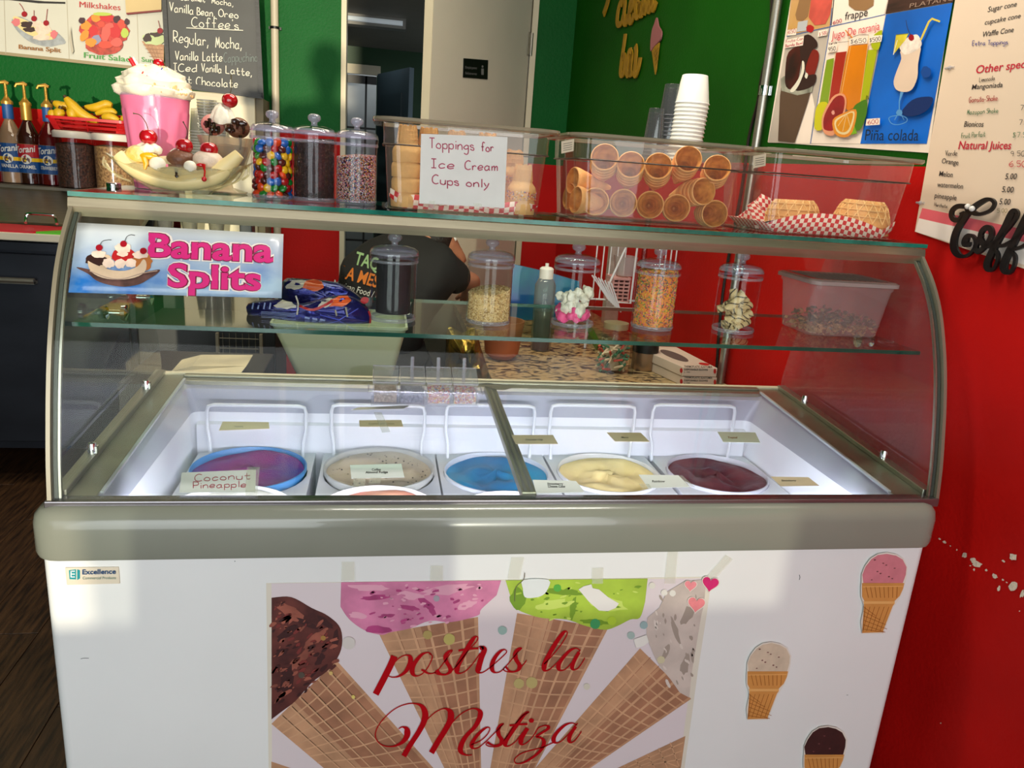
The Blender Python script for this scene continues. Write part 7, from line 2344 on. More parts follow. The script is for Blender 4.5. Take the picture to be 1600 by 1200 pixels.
# dark appliances in the middle and the pale bin
yy = 2.30
P0, P1, P2, P3 = W(422, 505, yy), W(636, 512, yy), W(618, 577, yy), W(456, 573, yy)
zb_ = P3.z - .12
kx = (P0.x - P3.x) / (P0.z - P3.z); kx2 = (P1.x - P2.x) / (P1.z - P2.z)
t = E('bus_tub', 'pale green-white tapered plastic tub behind the freezer', 'tub', ((P0.x + P1.x) / 2, yy + .1, zb_))
b = MB()
b.loft([rrect(P3.x - .10 * kx * -1 * -1 + 0, P2.x - .12 * kx2, yy + .03, yy + .24, .02, zb_), rrect(P0.x, P1.x, yy, yy + .28, .02, P0.z - .001)], cap1=False)
b.build('tub_wall', M('pale_green_plastic', (206, 210, 176), .4, noise=(2, .06)), t, smooth=30)
b = MB(); b.loft([rrect(P0.x - o, P1.x + o, yy - o, yy + .28 + o, .02, P0.z + z) for o, z in ((0, -.008), (.003, -.008), (.003, 0), (-.004, 0), (-.004, -.008))], cyc=True); b.build('tub_rim', M('pale_green_plastic', (206, 210, 176)), t)
lt = E('low_table', 'dark low work table behind the freezer under the pale tub', 'table', (0, 2.45, 0))
b = MB(); b.box(P3.x - .02, xk0 - .02, 2.18, 2.75, zb_ - .03, zb_ - .001); b.build('table_top', M('black_top', (20, 20, 22), .3), lt, bevel=.003)
for x in (P3.x + .01, xk0 - .06):
    for y in (2.22, 2.7):
        b = MB(); b.box(x - .02, x + .02, y - .02, y + .02, 0, zb_ - .03); b.build('leg', m_black, lt)
# grille appliance
yy = 2.9
x0, x1 = W(343, 560, yy).x, W(404, 560, yy).x; z1_, z0_ = W(370, 522, yy).z, W(370, 600, yy).z - .15
ap = E('vent_grille', 'dark appliance with a wire grille behind the freezer, left of the pale tub', 'appliance', ((x0 + x1) / 2, yy + .15, 0))
b = MB(); b.box(W(215, 560, yy).x, x1 + .06, yy + .02, yy + .35, 0, z1_ + .02); b.build('housing', M('dark_housing', (24, 24, 24), .4), ap, bevel=.004)
for x in (x0 - .012, x1 + .004):
    b = MB(); b.box(x, x + .010, yy, yy + .02, z0_, z1_); b.build('side_bar', M('grille_frame', (120, 110, 92), .4), ap)
for k in range(9):
    z = z0_ + (z1_ - z0_) * (k + .5) / 9
    b = MB(); b.tube([(x0, yy + .008, z), (x1, yy + .008, z)], .0022, 5); b.build('grille_wire', M('grille_wire', (110, 104, 90), .4, .5), ap, smooth=True)
for k in range(6):
    x = x0 + (x1 - x0) * (k + .5) / 6
    b = MB(); b.tube([(x, yy + .012, z0_), (x, yy + .012, z1_)], .0016, 5); b.build('grille_wire', M('grille_wire', (110, 104, 90)), ap, smooth=True)
# folded paper on the freezer's back edge
zz = .78
q = [W(268, 580, 2.25), W(300, 572, 2.25), (W(385, 572, 2.25)), (W(372, 588, 2.2)), (W(300, 586, 2.2))]
b = MB(); b.prism([Vector(p) for p in q], (0.0, .12, .004)); 
tag(b.build('paper_plate_stack', M('kraft_paper', (206, 192, 160), .7, noise=(8, .2))), 'folded cream paper lying behind the freezer at left', 'paper')
sb = MB(); sb.box(W(215, 590, 2.3).x, W(410, 590, 2.3).x, 2.15, 2.5, .70, .80 - .0); 
b = sb
zpp = min(Vector(p).z for p in q)
b = MB(); b.box(W(215, 590, 2.3).x, W(425, 590, 2.3).x - .02, 2.12, 2.5, 0, zpp - .002); tag(b.build('side_stand', M('dark_housing', (24, 24, 24)), bevel=.004), 'low black stand behind the freezer at left', 'stand')

# ---------------------------------------------------------------- right wall: letters, posters, menu, coffee sign
m_ochre = M('gold_letter', (150, 112, 10), .5, noise=(20, .1))
sgl = E('gold_lettering', 'gold script lettering cream bar on the green side wall', 'lettering', RW(1000, 100, .0))


def wall_stroke(pts, w, name, parent, m, off=.012, th=.006, w0=None, seg=4):
    """raised stroke: ribbon of real thickness on the wall"""
    d = Decal(RW, off, 0)
    p = crom(pts, seg)
    n = len(p)
    b = MB()
    P = []
    for i in range(n):
        a, c_ = p[max(i - 1, 0)], p[min(i + 1, n - 1)]
        A_, C_ = RW(a[0], a[1], off), RW(c_[0], c_[1], off)
        t_ = (C_ - A_); t_.normalize()
        nv = t_.cross(RW.n).normalized()
        ww = w
        if w0 is not None:
            dy = (c_[1] - a[1]); l = math.hypot(c_[0] - a[0], dy) or 1
            ww = w0 + (w - w0) * max(0, dy / l) ** 1.3
        P.append((RW(p[i][0], p[i][1], off), nv, ww))
    ws = [q_[2] for q_ in P]
    for _ in range(2): ws = [(ws[max(i - 1, 0)] + ws[i] + ws[min(i + 1, n - 1)]) / 3 for i in range(n)]
    b.loft([[c_ + nv * ws[i] / 2, c_ - nv * ws[i] / 2, c_ - nv * ws[i] / 2 + RW.n * th, c_ + nv * ws[i] / 2 + RW.n * th] for i, (c_, nv, _) in enumerate(P)])
    return b.build(name, m, parent)


k_ = lambda pts: [(930 + x * .1084, y * .1084) for x, y in pts]
LW_ = .026
# bar
wall_stroke(k_([(445, 490), (425, 640), (395, 850), (375, 1020), (385, 1080), (420, 1060), (440, 900), (430, 800), (400, 850)]), LW_, 'letter_b', sgl, m_ochre, .006)
wall_stroke(k_([(530, 730), (495, 760), (475, 900), (465, 1050), (490, 1080), (520, 950), (540, 760), (520, 950), (515, 1070), (540, 1060)]), LW_, 'letter_a', sgl, m_ochre, .006)
wall_stroke(k_([(590, 660), (600, 740), (590, 900), (575, 1050), (600, 1080), (640, 950), (660, 830)]), LW_, 'letter_r', sgl, m_ochre, .006)
# cream
wall_stroke(k_([(400, 60), (370, 50), (340, 160), (325, 300), (345, 360), (390, 330), (415, 220)]), LW_, 'letter_c', sgl, m_ochre, .006)
wall_stroke(k_([(430, -30), (440, 60), (425, 200), (430, 330), (460, 330), (480, 200)]), LW_, 'letter_r', sgl, m_ochre, .006)
wall_stroke(k_([(500, 180), (540, 120), (560, 20), (530, 0), (505, 120), (500, 280), (530, 320), (570, 200)]), LW_, 'letter_e', sgl, m_ochre, .006)
wall_stroke(k_([(640, -20), (605, 20), (590, 180), (610, 250), (640, 200), (660, 20), (650, 180), (680, 220), (700, 100)]), LW_, 'letter_a', sgl, m_ochre, .006)
wall_stroke(k_([(700, -40), (715, 100), (725, 190), (745, 60), (770, -30), (775, 100), (785, 165), (810, 60), (830, -40), (835, 80), (850, 140), (890, 20)]), LW_, 'letter_m', sgl, m_ochre, .006)
wall_stroke([(955, -20), (950, 5), (944, 23)], LW_ * 1.3, 'letter_i', sgl, m_ochre, .006)
cn = E('cone_cutout', 'pink and gold ice cream cone cutout on the green wall', 'decoration', RW(1022, 115, 0))
b = MB(); b.prism([RW(x, y, .006) for x, y in crom(k_([(900, 255), (925, 370), (970, 460), (955, 570), (905, 630), (850, 690), (815, 740), (815, 600), (835, 440), (870, 340)]), 3, True)], RW.n * .006); b.build('scoop', M('dusty_pink', (150, 92, 92), .6), cn)
b = MB(); b.prism([RW(x, y, .0055) for x, y in k_([(935, 615), (890, 1000), (875, 1075), (830, 740), (870, 670)])], RW.n * .005); cw = b.build('cone', m_ochre, cn)
d = Decal(RW, .0112, .0001)
m_od = M('gold_line', (90, 62, 6), .5)
for a_, c_ in (((850, 760), (920, 680)), ((855, 820), (915, 730)), ((860, 880), (908, 800)), ((866, 940), (900, 870)), ((860, 700), (900, 800)), ((845, 760), (895, 880))): d.line(k_([a_, c_]), .6, m_od, up=False)
d.build('waffle_lines', cw)
# juice poster
jp = sheet(RW, [(1200, 222), (1452, 239), (1497, -70), (1246, 0 - 60)], .0012, .001).build('drinks_poster', M('poster_white', (244, 226, 206), .3, noise=(3, .03), coat=.2))
tag(jp, 'poster of juices and pina colada on the right wall', 'poster')
d = Decal(RW, .0028, .00012)
X = lambda pts: [(1200 + x * .20833, y * .20833) for x, y in pts]   # from a 1440 px wide close look at x 1200-1500
XB = lambda x, y: (1200 + x * .20833, y * .20833)
m_pb = M('poster_blue', (6, 96, 190), .4, noise=(3, .25)); m_pbd = M('poster_navy', (10, 40, 96), .4); m_pw = M('poster_cell_white', (250, 230, 210), .4); m_pgr = M('poster_cell_grey', (190, 176, 160), .4, noise=(3, .15))
m_pline = M('poster_line', (50, 100, 170), .4)
d.poly(X([(145, 270), (468, 200), (320, 1075), (0, 1070)]), m_pgr)
d.poly(X([(330, 700), (350, 800), (315, 1075), (190, 1075), (310, 680)]), m_pw)
d.poly(X([(468, 200), (880, 110), (692, 1078), (318, 1075)]), m_pw)
d.poly(X([(885, 108), (1385, 20), (1190, 1078), (692, 1078)]), m_pb)
d.poly(X([(185, -100), (495, -100), (462, 200), (140, 268)]), M('poster_fruit_cell', (206, 160, 110), .4, noise=(5, .3), col2=(200, 150, 60)))
d.poly(X([(495, -100), (925, -100), (870, 108), (470, 195)]), m_pw)
d.poly(X([(925, -100), (1420, -100), (1388, 15), (880, 105)]), M('poster_dark_wood', (60, 34, 26), .4, noise=(14, .4), stretch=(1, 1, 6)))
d.line(X([(140, 272), (468, 200), (880, 108)]), 1.1, m_pline); d.line(X([(480, 60), (466, 205), (318, 1078)]), .9, m_pline); d.line(X([(500, -60), (474, 190)]), 1.4, M('poster_darkline', (60, 50, 50), .4))
# top left cell: drinks
d.poly(X([(250, -60), (330, -60), (300, 120), (260, 160), (215, 150), (205, 110)]), M('print_latte', (150, 110, 70), .4)); d.poly(X([(330, -60), (490, -60), (465, 110), (430, 180), (350, 190), (305, 130)]), M('print_coral', (206, 84, 70), .4, noise=(20, .15)))
d.poly(X([(225, 165), (300, 150), (285, 230), (215, 240)]), M('print_glass', (190, 190, 190), .3)); d.blob(*XB(315, 215), 6, 6, m_str, .1); d.poly(X([(148, 225), (215, 213), (210, 262), (145, 268)]), m_pw)
d.hand('650', Q(*XB(152, 255), *XB(205, 245), 6), .7, m_redink)
# frappe
d.poly(X([(605, -60), (800, -60), (790, 40), (730, 80), (650, 75), (605, 40)]), M('print_latte', (150, 110, 70)))
d.text('frappe', Q(*XB(575, 150), *XB(745, 118), 12, .1), M('print_black', (30, 24, 22), .5)); d.hand('600', Q(*XB(488, 182), *XB(550, 165), 5), .8, m_redink); d.text('PLATANO', Q(*XB(1060, 60), *XB(1400, 0), 7, .2), M('print_taupe', (150, 120, 100), .5))
# chocolate strawberry cell
d.poly(X([(100, 640), (330, 640), (300, 760), (200, 1070), (75, 1055), (90, 720)]), M('print_mocha', (88, 66, 50), .3, noise=(6, .15)))
d.poly(X([(95, 590), (120, 570), (340, 620), (330, 690), (220, 715), (100, 680)]), M('print_glassrim', (150, 148, 130), .3, noise=(30, .4)))
for pts, m in (([(155, 390), (250, 350), (240, 520), (200, 660), (135, 650), (130, 520)], M('print_dkstraw', (96, 30, 22), .3, noise=(12, .6), col2=(40, 16, 12))), ([(310, 380), (370, 380), (380, 450), (330, 600), (295, 580), (280, 480)], M('print_berry', (128, 30, 22), .3)),
               ([(240, 300), (300, 258), (360, 300), (370, 350), (330, 380), (290, 480), (280, 560), (360, 560), (340, 640), (240, 680), (200, 660), (250, 540), (240, 400)], m_sx), ([(255, 460), (272, 470), (270, 540), (230, 640), (190, 690), (165, 680), (210, 620), (250, 540)], M('print_white', (230, 222, 200), .4)), ([(285, 545), (300, 560), (290, 590), (275, 575)], M('print_white', (230, 222, 200)))): d.poly(crom(X(pts), 3, True), m)
d.poly(X([(128, 300), (270, 270), (262, 340), (122, 362)]), m_pw); d.hand('Fruta-Con', Q(*XB(135, 322), *XB(262, 298), 4.5), .7, m_redink); d.hand('Banda Bowl', Q(*XB(132, 355), *XB(258, 330), 4.5), .7, m_redink)
d.poly(X([(378, 232), (450, 218), (440, 265), (372, 276)]), m_pw); d.hand('$ 500', Q(*XB(385, 268), *XB(438, 255), 5), .6, m_redink)
# juices
d.text('Jugo De naranja', Q(*XB(475, 295), *XB(835, 222), 12.5, .1), M('print_rosered', (206, 44, 64), .5))
for pts, m in (([(440, 450), (495, 435), (450, 780), (385, 780)], M('juice_green', (130, 156, 30), .3)), ([(510, 395), (590, 385), (545, 720), (455, 780)], M('juice_red', (166, 40, 24), .3)), ([(750, 375), (820, 370), (750, 740), (690, 780)], M('juice_lime', (172, 178, 20), .3)), ([(605, 345), (750, 330), (690, 790), (600, 830), (530, 760)], M('juice_orange', (218, 124, 10), .3, noise=(4, .12)))): d.poly(X(pts), m)
for l in ([(600, 340), (530, 740)], [(750, 330), (690, 780)], [(620, 345), (548, 720)], [(505, 395), (455, 760)], [(600, 280), (605, 345)], [(755, 262), (750, 330)]): d.line(X(l), .7, M('print_rimlight', (232, 190, 120), .4), up=False)
d.up(); d.line(X([(525, 320), (606, 310)]), .8, M('print_grey', (130, 120, 110), .4)); d.line(X([(605, 290), (680, 262), (755, 262)]), 1, M('print_grey', (130, 120, 110), .4))
d.line(X([(580, 225), (632, 285)]), 1.6, M('juice_orange', (218, 124, 10)))
d.poly(crom(X([(780, 280), (850, 225), (852, 270), (830, 370), (780, 360)]), 3, True), M('juice_lime', (172, 178, 20)))
for q_, t_ in (([(455, 345), (520, 330), (512, 385), (445, 395)], '950'), ([(618, 290), (745, 280), (742, 325), (612, 335)], '$650'), ([(765, 270), (858, 262), (850, 312), (755, 325)], '$500')):
    d.poly(X(q_), m_pw); a_, c_ = q_[3], q_[2]; d.hand(t_, Q(*XB(a_[0] + 8, a_[1] - 8), *XB(c_[0] - 8, c_[1] - 8), 6), .8, m_ink)
d.hand('Verde', Q(*XB(455, 340), *XB(518, 325), 4), .6, m_ink)
# citrus
d.poly(crom(X([(365, 800), (400, 765), (450, 780), (440, 900), (400, 975), (350, 965), (350, 880)]), 3, True), M('lemon', (206, 196, 20), .4)); d.blob(*XB(580, 770), 1, 1, m_str)
d.poly(crom(X([(480, 730), (550, 700), (588, 740), (575, 850), (510, 1000), (440, 1012), (405, 960), (410, 860)]), 3, True), M('citrus_peel', (226, 150, 110), .4)); d.poly(crom(X([(490, 745), (545, 715), (575, 750), (560, 850), (500, 970), (430, 975), (415, 940), (425, 860)]), 3, True), M('blood_orange', (150, 24, 24), .4, noise=(14, .25))); d.blob(*XB(487, 845), 2.5, 3.5, M('citrus_core', (220, 150, 130), .4), .2)
d.poly(crom(X([(740, 750), (740, 850), (700, 960), (660, 975), (640, 900), (640, 810), (680, 770)]), 3, True), M('lime_fruit', (70, 120, 20), .4)); d.poly(X([(650, 950), (668, 1000), (620, 1012), (630, 960)]), M('lime_light', (120, 170, 30), .4)); d.line(crom(X([(735, 750), (740, 715), (755, 745)]), 3), .9, M('stem_dark', (40, 50, 20), .5))
d.poly(crom(X([(660, 820), (655, 920), (620, 1010), (560, 1030), (500, 1000), (485, 900), (560, 850)]), 3, True), M('orange_peel', (226, 140, 40), .4)); d.poly(crom(X([(645, 835), (640, 915), (608, 992), (560, 1010), (512, 982), (500, 905), (565, 862)]), 3, True), M('orange_white', (232, 206, 150), .4)); d.poly(crom(X([(635, 845), (628, 910), (600, 975), (560, 992), (522, 970), (512, 915), (570, 870)]), 3, True), M('orange_flesh', (226, 146, 20), .4, noise=(10, .15)))
for e in ((620, 960), (560, 985), (525, 945)): d.line(X([(590, 850), e]), .7, M('orange_white', (232, 206, 150)), up=False)
d.up()
# pina colada
d.poly(crom(X([(1000, 840), (1080, 750), (1180, 725), (1240, 740), (1200, 820), (1120, 865), (1040, 870)]), 3, True), m_pbd); d.blob(*XB(1185, 540), 8, 9, M('poster_blue2', (8, 66, 140), .4), .1)
d.poly(crom(X([(1000, 370), (1140, 330), (1125, 480), (1120, 580), (1080, 670), (1020, 690), (960, 670), (942, 610), (970, 520), (1000, 440)]), 3, True), M('colada_cream', (224, 196, 170), .35, noise=(4, .08)))
d.poly(crom(X([(985, 350), (1020, 300), (1070, 270), (1120, 260), (1150, 310), (1145, 350), (1090, 390), (1030, 410), (1005, 390)]), 3, True), M('colada_foam', (232, 214, 196), .5, noise=(50, .2)))
d.poly(X([(960, 262), (1055, 250), (1030, 300), (938, 412)]), M('pineapple', (206, 186, 50), .4, noise=(20, .3))); d.line(X([(970, 300), (940, 410)]), 1, m_whip, up=False); d.line(X([(962, 262), (1052, 252)]), 1.2, M('pine_rind', (120, 120, 20), .5))
d.blob(*XB(1075, 282), 4.5, 5, m_rd, .08); d.line(crom(X([(1070, 262), (1045, 210), (1035, 150)]), 3), .8, m_sx)
d.line(X([(1145, 300), (1205, 165), (1230, 140), (1290, 162)]), [3, 3.2, 3.4, 3], M('straw_yellow', (216, 190, 70), .4))
gl_ = M('poster_glassblue', (90, 150, 200), .3)
d.line(X([(1005, 690), (985, 760), (985, 830)]), [5, 1.6, 1.6], gl_); d.blob(*XB(985, 845), 5, 5, gl_, .1)
d.line(crom(X([(905, 890), (925, 925), (975, 935), (1035, 915), (1040, 885), (985, 865), (920, 875), (905, 890)]), 3), 1.1, gl_); d.line(X([(985, 830), (950, 900)]), 1, gl_, up=False); d.line(X([(985, 830), (1020, 900)]), 1, gl_)
d.poly(X([(740, 892), (840, 885), (838, 935), (732, 942)]), m_pw); d.hand('600', Q(*XB(750, 932), *XB(825, 925), 6.5), .9, m_redink)
d.text('Piña colada', Q(*XB(725, 1052), *XB(1125, 1055), 17, .12, 18), M('print_navy', (14, 28, 50), .5))
d.build('printed_menu', jp)
# price menu
pm_ = sheet(RW, [(1430, 362), (1660, 440), (1750, -80), (1507, -80)], .0012, .004).build('price_menu', M('menu_cream', (232, 206, 178), .35, noise=(2, .04), coat=.2))
tag(pm_, 'cream price menu listing cones, specials and juices on the right wall', 'menu board')
d = Decal(RW, .0056, .0001)
d.poly([(1441, 325), (1640, 367), (1634, 386), (1436, 341)], M('menu_pink_band', (236, 104, 112), .4))
d.poly([(1436, 341), (1634, 386), (1634, 424), (1430, 362)], M('menu_white_foot', (250, 236, 222), .4))
m_mb = M('menu_black', (44, 34, 34), .5); m_mr = M('menu_red', (196, 28, 52), .5); m_hg = M('hand_green', (60, 110, 70), .5); m_hb = M('hand_blue', (60, 60, 130), .5); m_hr = M('hand_red', (160, 40, 40), .5)
for t_, q, m, bo in (('Sugar cone', Q(1543, 19, 1588, 10, 8.5, .25), m_mb, .005), ('cupcake cone', Q(1538, 39, 1594, 28, 8, .25), m_mb, .005), ('Waffle Cone', Q(1534, 58, 1583, 50, 8.5, .25), m_mb, .005), ('Other specials', Q(1524, 115, 1622, 103, 12.5, .22), m_mr, .012), ('Mangoniada', Q(1518, 140, 1566, 136, 8, .22), m_mb, .005),
                     ('Bionicos', Q(1506, 198, 1536, 198, 8.5, .22), m_mb, .005), ('Natural Juices', Q(1497, 233, 1579, 233, 12.5, .22), m_mr, .012), ('Orange', Q(1471, 255, 1497, 258, 8, .2), m_mb, .005), ('Melon', Q(1467, 275, 1488, 277, 8, .2), m_mb, .005), ('watermelon', Q(1464, 292, 1504, 295, 8, .2), m_mb, .005),
                     ('pineapple', Q(1460, 309, 1494, 313, 8, .2), m_mb, .005), ('5.00', Q(1570, 280, 1588, 280, 9, .2), m_mb, .008), ('5.00', Q(1565, 300, 1583, 301, 9, .2), m_mb, .008), ('5.00', Q(1561, 319, 1578, 320, 9, .2), m_mb, .008)):
    d.text(t_, q, m, bo)
for t_, q, m, w in (('Extra Toppings', Q(1519, 71, 1574, 69, 7.5, .1), m_hb, .9), ('Limonada', Q(1530, 128, 1554, 125, 7, .1), m_mb, .7), ('Gansito-Shake', Q(1514, 160, 1558, 157, 8.5, .1), m_hr, .9), ('Mazapan Shake', Q(1511, 179, 1559, 176, 7.5, .1), m_hg, .8), ('Fruit Parfait', Q(1502, 216, 1539, 213, 8, .1), m_hg, .8),
                    ('$7.50', Q(1582, 215, 1610, 214, 8, .1), m_hg, .8), ('Verde', Q(1477, 243, 1495, 243, 8, .1), m_mb, .8), ('9 50', Q(1579, 244, 1600, 244, 8, .1), m_mb, .8), ('6.50', Q(1577, 260, 1602, 261, 9, .1), m_mr, 1), ('7.50', Q(1594, 172, 1616, 172, 8, .1), m_mb, .8), ('7.50', Q(1592, 195, 1614, 194, 8, .1), m_mb, .8),
                    ('Horchata', Q(1460, 322, 1480, 325, 5.5, .1), m_mb, .7), ('5.00', Q(1558, 332, 1573, 332, 6, .1), M('hand_olive', (150, 136, 90), .5), .7)):
    d.hand(t_, q, w, m, .3)
d.build('printed_menu', pm_)
for px, py in ((1484, 106), (1438, 317), (1197, 143)):
    b = MB(); c = RW(px, py, .006); b.ball(c, .005, 8, 6); b.tube([c + RDIR * -.012, c + RDIR * .012], .0025, 6)
    tag(b.build('push_pin', G('pin_clear', (226, 222, 214), 1.5, .05, haze=.3), smooth=True), 'clear push pin at the %s' % {1484: 'upper edge between the poster and price menu', 1438: 'lower left edge of the price menu', 1197: 'conduit strap beside the drinks poster'}[px], 'pin')
# black coffee lettering
cf = E('coffee_sign', 'large raised black script lettering starting Coff over the menu', 'lettering', RW(1540, 380, .01))
kk = lambda pts: [(1420 + x * .13333, 280 + y * .13333) for x, y in pts]
m_blk = M('black_acrylic', (12, 10, 12), .35)
cw_ = .013
o_ = .014
wall_stroke(kk([(640, 385), (640, 430), (600, 480), (540, 470), (515, 420), (530, 360), (590, 320), (680, 320)]), cw_ * .8, 'letter_c', cf, m_blk, o_)
wall_stroke(kk([(700, 330), (740, 370), (820, 410), (900, 400), (980, 360), (1020, 290), (990, 245), (930, 240), (850, 280), (780, 330), (710, 400), (640, 500), (580, 600), (545, 720), (550, 820), (600, 890), (670, 905), (740, 870), (790, 800), (800, 730), (770, 670), (720, 665), (685, 710), (680, 760), (720, 775), (725, 740)]), cw_ * 1.35, 'letter_c', cf, m_blk, o_, w0=.007)
wall_stroke(kk([(870, 650), (830, 730), (800, 800), (830, 850), (900, 800), (960, 720), (990, 640), (970, 580), (920, 570), (870, 620), (860, 700), (900, 770), (960, 780), (1040, 740)]), cw_ * .85, 'letter_o', cf, m_blk, o_)
wall_stroke(kk([(1040, 740), (1130, 640), (1230, 520), (1290, 420), (1270, 370), (1225, 400), (1150, 560), (1060, 720), (990, 860), (940, 980), (950, 1050), (1000, 1060), (1050, 980), (1060, 880), (1010, 800), (1040, 780), (1120, 780), (1220, 730)]), cw_ * 1.3, 'letter_f', cf, m_blk, o_, w0=.007)
wall_stroke(kk([(1220, 730), (1330, 640), (1440, 500), (1480, 400), (1440, 370), (1400, 440), (1330, 580), (1240, 760), (1170, 900), (1130, 1010), (1150, 1080), (1210, 1090), (1255, 1000), (1260, 900), (1200, 830), (1260, 820), (1350, 790), (1450, 720)]), cw_ * 1.3, 'letter_f', cf, m_blk, o_, w0=.007)
b = MB()
for x, y in ((690, 320), (740, 345)): b.ball(RW(*kk([(x, y)])[0], .03), .006, 8, 6)
b.build('pin', M('pin_white', (226, 220, 210), .4), cf, smooth=True, kind='stuff')
# ---------------------------------------------------------------- people
def skin_body(name, joints, edges, root, mat, parent, sub=2):
    """one continuous surface grown over a skeleton: joints {name: (pos, rx, ry)}"""
    me = bpy.data.meshes.new(name)
    keys = list(joints); ix = {k: i for i, k in enumerate(keys)}
    o0 = locsum(parent)
    me.from_pydata([Vector(joints[k][0]) - o0 for k in keys], [(ix[a], ix[c_]) for a, c_ in edges], [])
    o = bpy.data.objects.new(name, me); COL.objects.link(o); o.parent = parent
    md = o.modifiers.new('skin', 'SKIN')
    md.use_smooth_shade = True
    sv = me.skin_vertices[0].data if me.skin_vertices else None
    if sv is None:
        bpy.context.view_layer.update()
        bm = bmesh.new(); bm.from_mesh(me); bm.verts.layers.skin.verify(); bm.to_mesh(me); bm.free(); sv = me.skin_vertices[0].data
    for k in keys:
        sv[ix[k]].radius = joints[k][1:3]
        sv[ix[k]].use_root = (k == root)
    s = o.modifiers.new('sub', 'SUBSURF'); s.levels = sub; s.render_levels = sub
    me.materials.append(mat)
    return o


